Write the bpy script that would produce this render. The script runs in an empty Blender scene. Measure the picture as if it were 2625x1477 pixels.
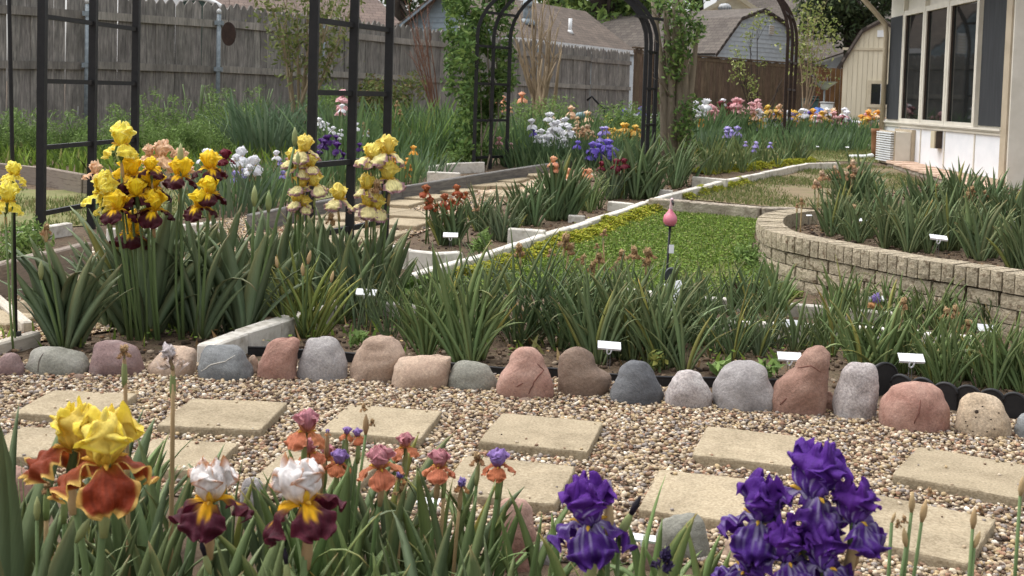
import bpy, bmesh, math, random
import numpy as np
from mathutils import Vector, Matrix, Euler, noise
R = math.radians
rnd = random.Random(7)
scene = bpy.context.scene
C = scene.collection

# ---------------------------------------------------------------- camera, sky, sun, exposure
W0, H0, FPX = 2625.0, 1477.0, 2950.0
EYE, PITCH, ROLL, HORIZ = 0.95, 3.0, 1.75, 240.0
cam_d = bpy.data.cameras.new('camera')
cam = bpy.data.objects.new('camera', cam_d); C.objects.link(cam)
cam_d.lens = FPX / W0 * 36.0
cam_d.sensor_width = 36.0
cam_d.clip_start, cam_d.clip_end = 0.05, 600
SHY = -((H0 / 2 - HORIZ) - FPX * math.tan(R(PITCH))) / W0
cam_d.shift_y = SHY
cam_d.dof.use_dof = True
cam_d.dof.focus_distance = 4.2
cam_d.dof.aperture_fstop = 13.0
CM = (Matrix.Translation((0, 0, EYE)) @ Matrix.Rotation(R(90 - PITCH), 4, 'X') @ Matrix.Rotation(R(ROLL), 4, 'Z'))
cam.matrix_world = CM
scene.camera = cam

world = bpy.data.worlds.new('World'); scene.world = world
world.use_nodes = True
wn = world.node_tree.nodes; wl = world.node_tree.links
bg = wn['Background']
sky = wn.new('ShaderNodeTexSky'); sky.sky_type = 'NISHITA'; sky.sun_disc = False
SUN_EL, SUN_AZ = 66, 300
sky.sun_elevation = R(SUN_EL); sky.sun_rotation = R(SUN_AZ)
sky.air_density = 1.0; sky.dust_density = 4.0; sky.ozone_density = 1.0
hsv = wn.new('ShaderNodeHueSaturation'); hsv.inputs['Saturation'].default_value = 0.22
wl.new(sky.outputs[0], hsv.inputs['Color']); wl.new(hsv.outputs[0], bg.inputs['Color'])
bg.inputs['Strength'].default_value = 0.15
sun_d = bpy.data.lights.new('sun', 'SUN'); sun_d.energy = 0.95; sun_d.angle = R(85); sun_d.color = (1.0, 0.985, 0.965)
sun = bpy.data.objects.new('sun', sun_d); C.objects.link(sun)
sd = Vector((math.sin(R(SUN_AZ)) * math.cos(R(SUN_EL)), math.cos(R(SUN_AZ)) * math.cos(R(SUN_EL)), math.sin(R(SUN_EL))))
sun.rotation_euler = sd.to_track_quat('Z', 'Y').to_euler()
sun.location = (0, 0, 30)
vs = scene.view_settings
vs.view_transform = 'Standard'; vs.look = 'None'; vs.gamma = 1.0; vs.use_curve_mapping = False
vs.exposure = 0.98
scene.cycles.max_bounces = 6; scene.cycles.transparent_max_bounces = 8

# ---------------------------------------------------------------- pixels to places
def prof(y):
    return 0.03 * min(max(y - 6.0, 0.0), 9.0)
CR = CM.to_3x3()
def ray(px, py):
    u = (px - W0 / 2) / FPX
    v = -(py - H0 / 2) / FPX + SHY * W0 / FPX
    return (CR @ Vector((u, v, -1.0)))
def at(px, py, Y):
    d = ray(px, py); return Vector((0, 0, EYE)) + d * (Y / d.y)
def G(px, py, dz=0.0):
    d = ray(px, py); Y = 6.0
    for i in range(60):
        z = prof(Y) + dz
        t = (z - EYE) / d.z if d.z < -1e-6 else 80 / d.y
        Yn = min(max(d.y * t, 0.3), 80)
        Y = 0.5 * Y + 0.5 * Yn
    p = Vector((0, 0, EYE)) + d * (Y / d.y); p.z = prof(p.y) + dz
    return p
def ppm(Y): return FPX / Y
def Zc(n, x, y):
    """enlarged-view coordinates to photograph pixels"""
    if n <= 4: return ((0, 650, 1250, 1925)[n - 1] + x / 3.22, y / 3.22)
    if n <= 8: return ((0, 650, 1250, 1925)[n - 5] + x / 3.22, 400 + y / 3.22)
    if n <= 14: return ((0, 650, 1250, 1925)[n - 11] + x / 3.623, 750 + y / 3.623)      # 11-14
    return ((0, 650, 1250, 1925)[n - 15] + x / 3.22, 1027 + y / 3.22)                    # 15-18
def GZ(n, x, y, dz=0.0): return G(*Zc(n, x, y), dz)

# ---------------------------------------------------------------- objects
def tag(o, label=None, cat=None, group=None, kind=None):
    if label: o['label'] = label
    if cat: o['category'] = cat
    if group: o['group'] = group
    if kind: o['kind'] = kind
    return o
def empty(name, loc, label=None, cat=None, group=None, rz=0.0):
    o = bpy.data.objects.new(name, None); C.objects.link(o)
    o.location = loc; o.rotation_euler = (0, 0, rz); o.empty_display_size = 0.05
    return tag(o, label, cat, group)
def link(name, me, parent=None, loc=None, rot=None, scl=None):
    o = bpy.data.objects.new(name, me); C.objects.link(o)
    if parent is not None: o.parent = parent
    if loc is not None: o.location = loc
    if rot is not None: o.rotation_euler = rot
    if scl is not None: o.scale = scl
    return o
def lin(c):
    c = c / 255.0
    return c / 12.92 if c <= 0.04045 else ((c + 0.055) / 1.055) ** 2.4
def rgb(r, g, b, k=1.0): return (lin(r) * k, lin(g) * k, lin(b) * k, 1.0)

class MB:
    """collects geometry for one mesh"""
    def __init__(s): s.v = []; s.f = []; s.m = []; s.c = []; s.o = Vector((0, 0, 0))
    def add(s, vs_, fs, mi=0, col=None):
        b = len(s.v)
        s.v.extend([tuple(Vector(p) - s.o) for p in vs_]); s.f.extend([tuple(i + b for i in f) for f in fs]); s.m.extend([mi] * len(fs))
        if col is not None:
            s.c.extend(col if isinstance(col, list) else [col] * len(vs_))
        return s
    def box(s, a, b, mi=0):
        x0, y0, z0 = a; x1, y1, z1 = b
        return s.add([(x0, y0, z0), (x1, y0, z0), (x1, y1, z0), (x0, y1, z0), (x0, y0, z1), (x1, y0, z1), (x1, y1, z1), (x0, y1, z1)],
                     [(0, 3, 2, 1), (4, 5, 6, 7), (0, 1, 5, 4), (1, 2, 6, 5), (2, 3, 7, 6), (3, 0, 4, 7)], mi)
    def obox(s, c, ux, uy, uz, mi=0):
        """box about centre c with half-axis vectors"""
        c = Vector(c); ux = Vector(ux); uy = Vector(uy); uz = Vector(uz)
        vs_ = [c + a * ux + b * uy + d * uz for d in (-1, 1) for (a, b) in ((-1, -1), (1, -1), (1, 1), (-1, 1))]
        return s.add(vs_, [(0, 3, 2, 1), (4, 5, 6, 7), (0, 1, 5, 4), (1, 2, 6, 5), (2, 3, 7, 6), (3, 0, 4, 7)], mi)
    def bar(s, a, b, w, d, side=None, mi=0):
        """rectangular bar from a to b; w across side, d the other way"""
        a = Vector(a); b = Vector(b); t = (b - a); L = t.length; t = t / max(L, 1e-9)
        sd_ = Vector(side) if side is not None else (Vector((1, 0, 0)) if abs(t.z) > 0.7 else Vector((0, 0, 1)))
        sd_ = (sd_ - t * sd_.dot(t)).normalized(); n = t.cross(sd_)
        return s.obox((a + b) / 2, t * L / 2, sd_ * w / 2, n * d / 2, mi)
    def tube(s, pts, r, n=8, mi=0, cap=True, col=None):
        pts = [Vector(p) for p in pts]; rs = r if isinstance(r, (list, tuple)) else [r] * len(pts)
        vs_ = []; fs = []; prev = None
        for i, p in enumerate(pts):
            t = (pts[min(i + 1, len(pts) - 1)] - pts[max(i - 1, 0)])
            t = t.normalized() if t.length > 1e-9 else Vector((0, 0, 1))
            if prev is None:
                a = Vector((1, 0, 0)) if abs(t.x) < 0.8 else Vector((0, 1, 0))
            else: a = prev
            a = (a - t * a.dot(t)).normalized(); prev = a; b = t.cross(a)
            for k in range(n):
                th = 2 * math.pi * k / n
                vs_.append(p + (a * math.cos(th) + b * math.sin(th)) * rs[i])
        for i in range(len(pts) - 1):
            for k in range(n):
                fs.append((i * n + k, i * n + (k + 1) % n, (i + 1) * n + (k + 1) % n, (i + 1) * n + k))
        if cap:
            fs.append(tuple(reversed(range(n)))); fs.append(tuple((len(pts) - 1) * n + k for k in range(n)))
        return s.add(vs_, fs, mi, col)
    def lathe(s, prof_, c=(0, 0, 0), n=16, mi=0, sx=1, sy=1):
        vs_ = []; fs = []; c = Vector(c)
        for (r, z) in prof_:
            for k in range(n):
                th = 2 * math.pi * k / n; vs_.append(c + Vector((r * sx * math.cos(th), r * sy * math.sin(th), z)))
        for i in range(len(prof_) - 1):
            for k in range(n): fs.append((i * n + k, i * n + (k + 1) % n, (i + 1) * n + (k + 1) % n, (i + 1) * n + k))
        fs.append(tuple(reversed(range(n)))); fs.append(tuple((len(prof_) - 1) * n + k for k in range(n)))
        return s.add(vs_, fs, mi)
    def prism(s, poly, off, mi=0):
        """closed solid: 3D polygon and the same moved by off"""
        n = len(poly); poly = [Vector(p) for p in poly]; off = Vector(off)
        return s.add(poly + [p + off for p in poly], [tuple(reversed(range(n))), tuple(range(n, 2 * n))] + [(i, (i + 1) % n, n + (i + 1) % n, n + i) for i in range(n)], mi)
    def mesh(s, name, mats, smooth=False, fix=True):
        me = bpy.data.meshes.new(name)
        me.from_pydata(s.v, [], s.f)
        for m in (mats if isinstance(mats, (list, tuple)) else [mats]): me.materials.append(m)
        if any(s.m): me.polygons.foreach_set('material_index', s.m)
        if s.c:
            a = me.color_attributes.new('Col', 'FLOAT_COLOR', 'POINT')
            a.data.foreach_set('color', np.array(s.c, dtype=np.float32).ravel())
        if fix:
            bm = bmesh.new(); bm.from_mesh(me); bmesh.ops.recalc_face_normals(bm, faces=bm.faces); bm.to_mesh(me); bm.free()
        if smooth: me.polygons.foreach_set('use_smooth', [True] * len(me.polygons))
        me.update()
        return me
    def build(s, name, mats, parent=None, smooth=False, loc=None, fix=True):
        return link(name, s.mesh(name, mats, smooth, fix), parent, loc)

def np_mesh(name, verts, faces, mat_, cols=None, smooth=False):
    """big mesh from numpy arrays (faces all of one size)"""
    me = bpy.data.meshes.new(name)
    nv, nf, k = len(verts), len(faces), faces.shape[1]
    me.vertices.add(nv); me.vertices.foreach_set('co', verts.astype(np.float32).ravel())
    me.loops.add(nf * k); me.loops.foreach_set('vertex_index', faces.astype(np.int32).ravel())
    me.polygons.add(nf); me.polygons.foreach_set('loop_start', np.arange(0, nf * k, k, dtype=np.int32))
    me.polygons.foreach_set('loop_total', np.full(nf, k, dtype=np.int32))
    if smooth: me.polygons.foreach_set('use_smooth', np.ones(nf, dtype=bool))
    me.update(calc_edges=True)
    if cols is not None:
        a = me.color_attributes.new('Col', 'FLOAT_COLOR', 'POINT'); a.data.foreach_set('color', cols.astype(np.float32).ravel())
    me.materials.append(mat_)
    return me

def bevel_box(name, sx, sy, sz, bev, mat_, seg=1, jit=0.0, sub=0, seed=0):
    """block resting on z=0, edges bevelled, faces a little uneven"""
    bm = bmesh.new(); bmesh.ops.create_cube(bm, size=1.0)
    for v in bm.verts: v.co = Vector((v.co.x * sx, v.co.y * sy, (v.co.z + 0.5) * sz))
    if sub: bmesh.ops.subdivide_edges(bm, edges=[e for e in bm.edges if e.calc_length() > max(sx, sy) * 0.6], cuts=sub)
    if bev: bmesh.ops.bevel(bm, geom=[e for e in bm.edges if len(e.link_faces) == 2 and e.calc_face_angle(0) > 0.5], offset=bev, segments=seg, affect='EDGES')
    rr = random.Random(seed)
    if jit:
        for v in bm.verts: v.co += Vector((rr.uniform(-jit, jit), rr.uniform(-jit, jit), rr.uniform(-jit, jit)))
    me = bpy.data.meshes.new(name); bm.to_mesh(me); bm.free(); me.materials.append(mat_)
    return me

# ---------------------------------------------------------------- materials
def newmat(name):
    m = bpy.data.materials.new(name); m.use_nodes = True
    nt = m.node_tree; b = nt.nodes['Principled BSDF']
    b.inputs['Specular IOR Level'].default_value = 0.35
    return m, nt, b
def ramp(nt, stops):
    r = nt.nodes.new('ShaderNodeValToRGB'); e = r.color_ramp.elements
    while len(e) < len(stops): e.new(0.5)
    for k, (p, c) in enumerate(stops): e[k].position = p; e[k].color = c
    return r
def coords(nt, rand=True, scale=(1, 1, 1), kind='Object'):
    tc = nt.nodes.new('ShaderNodeTexCoord'); mp = nt.nodes.new('ShaderNodeMapping')
    mp.inputs['Scale'].default_value = scale
    nt.links.new(tc.outputs[kind], mp.inputs['Vector'])
    if rand:
        oi = nt.nodes.new('ShaderNodeObjectInfo'); mu = nt.nodes.new('ShaderNodeMath'); mu.operation = 'MULTIPLY'; mu.inputs[1].default_value = 37.0
        nt.links.new(oi.outputs['Random'], mu.inputs[0]); nt.links.new(mu.outputs[0], mp.inputs['Location'])
    return mp.outputs[0]
def ntex(nt, vec, scale, detail=4, rough=0.6, dist=0.0):
    n = nt.nodes.new('ShaderNodeTexNoise'); n.inputs['Scale'].default_value = scale; n.inputs['Detail'].default_value = detail
    n.inputs['Roughness'].default_value = rough; n.inputs['Distortion'].default_value = dist
    nt.links.new(vec, n.inputs['Vector']); return n
def bump(nt, bsdf, h, strength=0.3, dist=0.01):
    b = nt.nodes.new('ShaderNodeBump'); b.inputs['Strength'].default_value = strength; b.inputs['Distance'].default_value = dist
    nt.links.new(h, b.inputs['Height']); nt.links.new(b.outputs[0], bsdf.inputs['Normal']); return b
def mixc(nt, fac, a, b, mode='MIX'):
    m = nt.nodes.new('ShaderNodeMix'); m.data_type = 'RGBA'; m.blend_type = mode
    for sock, val in ((m.inputs[0], fac), (m.inputs[6], a), (m.inputs[7], b)):
        if hasattr(val, 'is_linked'): nt.links.new(val, sock)
        else: sock.default_value = val
    return m.outputs[2]
def objvar(nt, col, amt=0.25, hue=0.0):
    """brightness (and hue) differs from object to object"""
    oi = nt.nodes.new('ShaderNodeObjectInfo')
    mr = nt.nodes.new('ShaderNodeMapRange'); mr.inputs['To Min'].default_value = 1 - amt; mr.inputs['To Max'].default_value = 1 + amt
    nt.links.new(oi.outputs['Random'], mr.inputs['Value'])
    h = nt.nodes.new('ShaderNodeHueSaturation'); nt.links.new(mr.outputs[0], h.inputs['Value'])
    if hue:
        ma = nt.nodes.new('ShaderNodeMath'); ma.operation = 'MULTIPLY'; ma.inputs[1].default_value = 7.31
        fr = nt.nodes.new('ShaderNodeMath'); fr.operation = 'FRACT'
        nt.links.new(oi.outputs['Random'], ma.inputs[0]); nt.links.new(ma.outputs[0], fr.inputs[0])
        m2 = nt.nodes.new('ShaderNodeMapRange'); m2.inputs['To Min'].default_value = 0.5 - hue; m2.inputs['To Max'].default_value = 0.5 + hue
        nt.links.new(fr.outputs[0], m2.inputs['Value']); nt.links.new(m2.outputs[0], h.inputs['Hue'])
    nt.links.new(col, h.inputs['Color']); return h.outputs[0]
def pmat(name, c1, c2, scale=20, rough=0.8, bumps=0.2, bscale=None, var=0.0, stretch=(1, 1, 1), detail=5, c3=None, dist=0.01, rand=True, spec=0.3, hue=0.0, p=(0.35, 0.65)):
    """two- or three-tone mottled surface with fine relief"""
    m, nt, b = newmat(name)
    vec = coords(nt, rand, stretch)
    n = ntex(nt, vec, scale, detail)
    st = [(p[0], c1), (p[1], c2)] if c3 is None else [(p[0] - 0.05, c1), (0.5, c2), (p[1] + 0.05, c3)]
    rp = ramp(nt, st); nt.links.new(n.outputs['Fac'], rp.inputs[0])
    col = rp.outputs[0]
    if var: col = objvar(nt, col, var, hue)
    nt.links.new(col, b.inputs['Base Color'])
    b.inputs['Roughness'].default_value = rough; b.inputs['Specular IOR Level'].default_value = spec
    if bumps:
        n2 = ntex(nt, vec, bscale or scale * 3, 6, 0.7); bump(nt, b, n2.outputs['Fac'], bumps, dist)
    return m

M = {}
M['concrete'] = pmat('concrete', rgb(188, 182, 170), rgb(212, 207, 197), 14, 0.9, 0.35, 90, 0.07, c3=rgb(160, 152, 138), dist=0.004)
# pavers: fine aggregate, broad damp stains, darker worn edges
m, nt, b = newmat('paver'); vec = coords(nt, True)
n1 = ntex(nt, vec, 150, 3, .7); r1 = ramp(nt, [(.3, rgb(134, 120, 98)), (.5, rgb(160, 146, 121)), (.72, rgb(182, 168, 144))]); nt.links.new(n1.outputs['Fac'], r1.inputs[0])
n2 = ntex(nt, vec, 7, 5, .65, .4); r2 = ramp(nt, [(.34, (.74, .73, .71, 1)), (.55, (1, 1, 1, 1)), (.75, (1.07, 1.06, 1.05, 1))]); nt.links.new(n2.outputs['Fac'], r2.inputs[0])
nt.links.new(objvar(nt, mixc(nt, 1.0, r1.outputs[0], r2.outputs[0], 'MULTIPLY'), .07), b.inputs['Base Color']); b.inputs['Roughness'].default_value = .95; b.inputs['Specular IOR Level'].default_value = .2
bump(nt, b, n1.outputs['Fac'], .7, .003); M['paver'] = m
M['black_metal'] = pmat('black_metal', rgb(16, 16, 18), rgb(28, 27, 28), 30, 0.55, 0.1, 120, spec=0.4)
M['rust_metal'] = pmat('rust_metal', rgb(40, 28, 24), rgb(58, 42, 34), 25, 0.7, 0.2, 90)
M['black_plastic'] = pmat('black_plastic', rgb(24, 24, 26), rgb(40, 39, 40), 18, 0.5, 0.1, 60)
M['soil'] = pmat('soil', rgb(72, 58, 46), rgb(112, 94, 76), 16, 0.95, 0.9, 55, c3=rgb(90, 82, 60), dist=0.02, rand=False)
M['white_metal'] = pmat('white_metal', rgb(232, 233, 236), rgb(245, 245, 247), 30, 0.35, 0.0, spec=0.5)
M['wire'] = pmat('wire', rgb(84, 84, 84), rgb(120, 120, 120), 30, 0.4, 0.0, spec=0.5)
M['galv'] = pmat('galv', rgb(108, 118, 124), rgb(140, 150, 155), 20, 0.5, 0.1, 60, spec=0.5)
M['galv_cap'] = pmat('galv_cap', rgb(170, 172, 172), rgb(200, 200, 198), 20, 0.45, 0.0, spec=0.5)
# ---------------------------------------------------------------- ground, paths, lawns
def sheet(name, poly, dz, mat_, kind='structure', label=None):
    """flat polygon laid on the ground profile"""
    bm = bmesh.new()
    bm.faces.new([bm.verts.new((p[0], p[1], 0)) for p in poly])
    bmesh.ops.triangulate(bm, faces=bm.faces[:])
    for yy in (6.0, 15.0):
        bmesh.ops.bisect_plane(bm, geom=bm.verts[:] + bm.edges[:] + bm.faces[:], plane_co=(0, yy, 0), plane_no=(0, 1, 0))
    for v in bm.verts: v.co.z = prof(v.co.y) + dz
    bmesh.ops.recalc_face_normals(bm, faces=bm.faces[:])
    if sum(f_.normal.z for f_ in bm.faces) < 0: bmesh.ops.reverse_faces(bm, faces=bm.faces[:])
    me = bpy.data.meshes.new(name); bm.to_mesh(me); bm.free(); me.materials.append(mat_)
    o = link(name, me); tag(o, label, None, None, kind); return o
def pxpoly(pts, dz=0.0): return [G(x, y, dz)[:2] for (x, y) in pts]
def inside(P, poly):
    x, y = P[:, 0], P[:, 1]; r = np.zeros(len(P), bool); n = len(poly); j = n - 1
    for i in range(n):
        xi, yi = poly[i]; xj, yj = poly[j]
        c = ((yi > y) != (yj > y)) & (x < (xj - xi) * (y - yi) / (yj - yi + 1e-12) + xi)
        r ^= c; j = i
    return r
def scatter(poly, dens, seed):
    g = np.random.default_rng(seed); a = np.array(poly)
    lo, hi = a.min(0), a.max(0); n = int((hi - lo).prod() * dens)
    P = lo + g.random((n, 2)) * (hi - lo)
    return P[inside(P, poly)], g
def nprof(y): return 0.03 * np.clip(y - 6, 0, 9)

sheet('ground', [(-150, -60), (150, -60), (150, 260), (-150, 260)], 0.0, M['soil'])

# gravel material for the packed layer below the loose pebbles and for the far path
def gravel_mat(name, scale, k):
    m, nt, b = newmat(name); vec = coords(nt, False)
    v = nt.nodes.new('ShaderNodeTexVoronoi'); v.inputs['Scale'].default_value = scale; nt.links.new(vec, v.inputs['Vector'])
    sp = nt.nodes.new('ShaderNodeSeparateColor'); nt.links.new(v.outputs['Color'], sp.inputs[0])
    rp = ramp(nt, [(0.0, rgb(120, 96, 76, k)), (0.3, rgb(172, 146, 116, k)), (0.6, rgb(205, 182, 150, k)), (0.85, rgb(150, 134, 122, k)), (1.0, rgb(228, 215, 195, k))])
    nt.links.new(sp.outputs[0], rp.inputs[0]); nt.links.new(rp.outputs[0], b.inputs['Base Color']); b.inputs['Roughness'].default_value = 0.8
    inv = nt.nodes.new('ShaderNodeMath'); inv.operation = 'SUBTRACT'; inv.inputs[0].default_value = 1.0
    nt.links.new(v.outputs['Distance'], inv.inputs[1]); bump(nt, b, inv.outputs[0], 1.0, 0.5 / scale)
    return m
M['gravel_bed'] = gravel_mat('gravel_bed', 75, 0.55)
M['gravel_far'] = gravel_mat('gravel_far', 42, 1.0)

NEAR_EDGE = [(-500, 1215), (-150, 1235), (300, 1262), (640, 1290), (1000, 1375), (1310, 1440), (1800, 1455), (2250, 1560), (2800, 1680), (3150, 1720)]
FAR_EDGE = [(3150, 1150), (2800, 1110), (2600, 1085), (2300, 1050), (1900, 1018), (1500, 980), (1200, 965), (900, 945), (600, 942), (300, 932), (-150, 935), (-500, 930)]
near_path = pxpoly(NEAR_EDGE + FAR_EDGE)
sheet('gravel_path', near_path, 0.004, M['gravel_bed'])
far_path = pxpoly([(-150, 740), (60, 690), (240, 640), (420, 592), (700, 545), (1026, 482), (1350, 430), (1560, 407), (1790, 398),
                   (1790, 412), (1640, 425), (1440, 470), (1320, 515), (1060, 605), (985, 650), (700, 780), (300, 850), (100, 880), (-150, 1000)])
sheet('stepping_path', far_path, 0.008, M['gravel_far'])

# pavers fitted as true rectangles
PAVERS = [((119, 997), (364, 1013), (250, 1071), (47, 1062)), ((491, 1020), (740, 1037), (673, 1102), (395, 1092)),
          ((890, 1038), (1141, 1056), (1075, 1125), (815, 1108)), ((1290, 1060), (1551, 1081), (1505, 1160), (1218, 1134)),
          ((1820, 1093), (2102, 1127), (2069, 1195), (1755, 1172)), ((2372, 1150), (2665, 1196), (2612, 1278), (2260, 1218)),
          ((45, 1095), (262, 1102), (150, 1180), (-60, 1170)), ((395, 1122), (610, 1138), (535, 1213), (300, 1200)),
          ((735, 1160), (985, 1175), (905, 1262), (625, 1240)), ((1195, 1170), (1486, 1196), (1419, 1294), (1110, 1262)),
          ((1697, 1204), (1985, 1237), (1935, 1345), (1635, 1310)), ((2239, 1265), (2566, 1334), (2459, 1440), (2130, 1372)),
          ((-270, 985), (-60, 990), (-150, 1052), (-360, 1045))]
def fit_rect(q, dz):
    p = [G(x, y, dz) for (x, y) in q]; c = sum(p, Vector()) / 4
    u = ((p[1] - p[0]) + (p[2] - p[3])); v = ((p[0] - p[3]) + (p[1] - p[2]))
    lu, lv = u.length / 2, v.length / 2
    a1 = math.atan2(u.y, u.x); a2 = math.atan2(v.y, v.x) - math.pi / 2
    return c, lu, lv, (a1 + a2) / 2
def worn_slab(name, lx, ly, h, seed):
    """slab with slightly wavering, chipped arrises"""
    n = 14; rr = random.Random(seed); ring = []
    for e in range(4):
        for k in range(n):
            t = k / n * 2 - 1; x, y = ((t, -1), (1, t), (-t, 1), (-1, -t))[e]
            w = 1 - .006 * rr.random() - (.02 * rr.random() if rr.random() < .12 else 0)
            if k == 0: w -= .018
            ring.append((x * lx / 2 * w, y * ly / 2 * w))
    N = len(ring); V = []
    for (s_, z) in ((1.0, 0), (1.0, h - .006), (.992, h - .0015), (.976, h)):
        V += [(x * s_, y * s_, z + (rr.uniform(-.0012, .0008) if z > .04 else 0)) for (x, y) in ring]
    F = [(r * N + i, r * N + (i + 1) % N, (r + 1) * N + (i + 1) % N, (r + 1) * N + i) for r in range(3) for i in range(N)]
    F += [tuple(3 * N + i for i in range(N)), tuple(reversed(range(N)))]
    mb = MB(); mb.add(V, F); return mb.mesh(name, M['paver'])
PLAB = ['below the purple trapezoid boulder', 'below the blue grey and pink boulders', 'below the lumpy beige boulder', 'below the brown notched boulder', 'below the tall red brown boulder', 'below the holed cream boulder',
        'half hidden behind the yellow and brown iris', 'behind the spent stalks left of the white and maroon iris', 'behind the copper iris heads', 'behind the large rose boulder', 'behind the mossy grey green boulder', 'behind the papery tan seed bracts', 'below the boulder at the hook pole']
paver_boxes = []
for i, q in enumerate(PAVERS):
    c, lu, lv, a = fit_rect(q, 0.03)
    s_ = (lu + lv) / 2; lu = 0.5 * lu + 0.5 * s_; lv = 0.5 * lv + 0.5 * s_
    me = worn_slab('paver', lu, lv, 0.05, i)
    o = link('paver', me, None, (c.x, c.y, -0.018), (R(rnd.uniform(-.5, .5)), R(rnd.uniform(-.5, .5)), a))
    tag(o, 'square tan concrete paver ' + PLAB[i], 'paver', 'pavers in the pebble path')
    paver_boxes.append((c.x, c.y, lu, lv, a))

# loose pebbles: uncountable
P, g = scatter(near_path, 12500, 3)
vis = (np.abs(P[:, 0]) < 0.47 * P[:, 1] + 0.5)
P = P[vis]
for (cx, cy, lu, lv, a) in paver_boxes:
    dx, dy = P[:, 0] - cx, P[:, 1] - cy
    u = dx * math.cos(a) + dy * math.sin(a); v = -dx * math.sin(a) + dy * math.cos(a)
    P = P[~((np.abs(u) < lu / 2 - 0.002 + g.random(len(P)) * 0.004) & (np.abs(v) < lv / 2 - 0.002))]
bm = bmesh.new(); bmesh.ops.create_icosphere(bm, subdivisions=1, radius=1.0)
IV = np.array([v.co[:] for v in bm.verts]); IF = np.array([[v.index for v in f.verts] for f in bm.faces]); bm.free()
def pebbles(P, g, smin, smax, lift, pal, zfun):
    n = len(P); a = smin + (smax - smin) * g.random(n) ** 1.6; b = a * (0.62 + 0.33 * g.random(n)); c_ = a * (0.42 + 0.3 * g.random(n))
    V = IV[None] * np.stack([a, b, c_], 1)[:, None, :]
    V = V * (1 + 0.16 * (g.random((n, len(IV), 1)) - 0.5))
    th = g.random(n) * 6.283; tl = (g.random(n) - 0.5) * 0.9
    x = V[..., 0] * np.cos(tl)[:, None] - V[..., 2] * np.sin(tl)[:, None]; z = V[..., 0] * np.sin(tl)[:, None] + V[..., 2] * np.cos(tl)[:, None]; y = V[..., 1]
    X = x * np.cos(th)[:, None] - y * np.sin(th)[:, None] + P[:, 0:1]; Y = x * np.sin(th)[:, None] + y * np.cos(th)[:, None] + P[:, 1:2]
    Z = z + (zfun(P[:, 1]) + c_ * 0.5 + g.random(n) * lift)[:, None]
    F = (IF[None] + (np.arange(n) * len(IV))[:, None, None]).reshape(-1, 3)
    pal = np.array(pal); k = g.choice(len(pal), n, p=pal[:, 4] / pal[:, 4].sum())
    col = pal[k, :4] * (0.62 + 0.46 * g.random((n, 1))); col[:, 3] = 1
    cols = np.repeat(col, len(IV), 0)
    return np.stack([X, Y, Z], -1).reshape(-1, 3), F, cols
PAL = [rgb(184, 164, 136) + (5,), rgb(206, 190, 166) + (3,), rgb(132, 108, 88) + (3.2,), rgb(150, 140, 132) + (2.6,), rgb(160, 124, 100) + (1.6,), rgb(222, 212, 194) + (.8,), rgb(88, 72, 60) + (1.6,), rgb(178, 156, 120) + (3,)]
def vcol_mat(name, rough=0.7, spec=0.35, trans=0.0, sub=0.0, var=0.0):
    m, nt, b = newmat(name); a = nt.nodes.new('ShaderNodeVertexColor'); a.layer_name = 'Col'
    col = a.outputs[0]
    if var: col = objvar(nt, col, var)
    nt.links.new(col, b.inputs['Base Color']); b.inputs['Roughness'].default_value = rough; b.inputs['Specular IOR Level'].default_value = spec
    if trans:
        t = nt.nodes.new('ShaderNodeBsdfTranslucent'); nt.links.new(col, t.inputs['Color'])
        mx = nt.nodes.new('ShaderNodeMixShader'); mx.inputs[0].default_value = trans
        nt.links.new(b.outputs[0], mx.inputs[1]); nt.links.new(t.outputs[0], mx.inputs[2]); nt.links.new(mx.outputs[0], nt.nodes['Material Output'].inputs['Surface'])
    return m
M['pebble'] = vcol_mat('pebble', 0.8, 0.25)
V_, F_, c_ = pebbles(P, g, 0.0045, 0.0098, 0.008, PAL, lambda y: 0.004 + 0 * y)
on = []
for (cx, cy, lu, lv, a) in paver_boxes:
    for q in range(rnd.randrange(4, 11)):
        u, v = rnd.uniform(-.48, .48) * lu, rnd.choice((rnd.uniform(-.48, .48), rnd.uniform(.38, .48), rnd.uniform(-.48, -.4))) * lv
        on.append((cx + u * math.cos(a) - v * math.sin(a), cy + u * math.sin(a) + v * math.cos(a)))
V2, F2, c2 = pebbles(np.array(on), g, 0.0035, 0.007, 0.0, PAL, lambda y: 0.0325 + 0 * y)
F_ = np.concatenate([F_, F2 + len(V_)]); V_ = np.concatenate([V_, V2]); c_ = np.concatenate([c_, c2])
tag(link('gravel', np_mesh('gravel', V_, F_, M['pebble'], c_, True)), 'loose tan and brown pea pebbles covering the front path', 'gravel', None, 'stuff')
P, g = scatter(far_path, 2600, 5)
P = P[(np.abs(P[:, 0]) < 0.47 * P[:, 1] + 0.2) & (P[:, 1] < 9.5)]
V_, F_, c_ = pebbles(P, g, 0.006, 0.013, 0.004, PAL, lambda y: nprof(y) + 0.006)
tag(link('gravel', np_mesh('gravel', V_, F_, M['pebble'], c_, True)), 'loose pebbles of the back stepping path', 'gravel', None, 'stuff')

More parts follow.
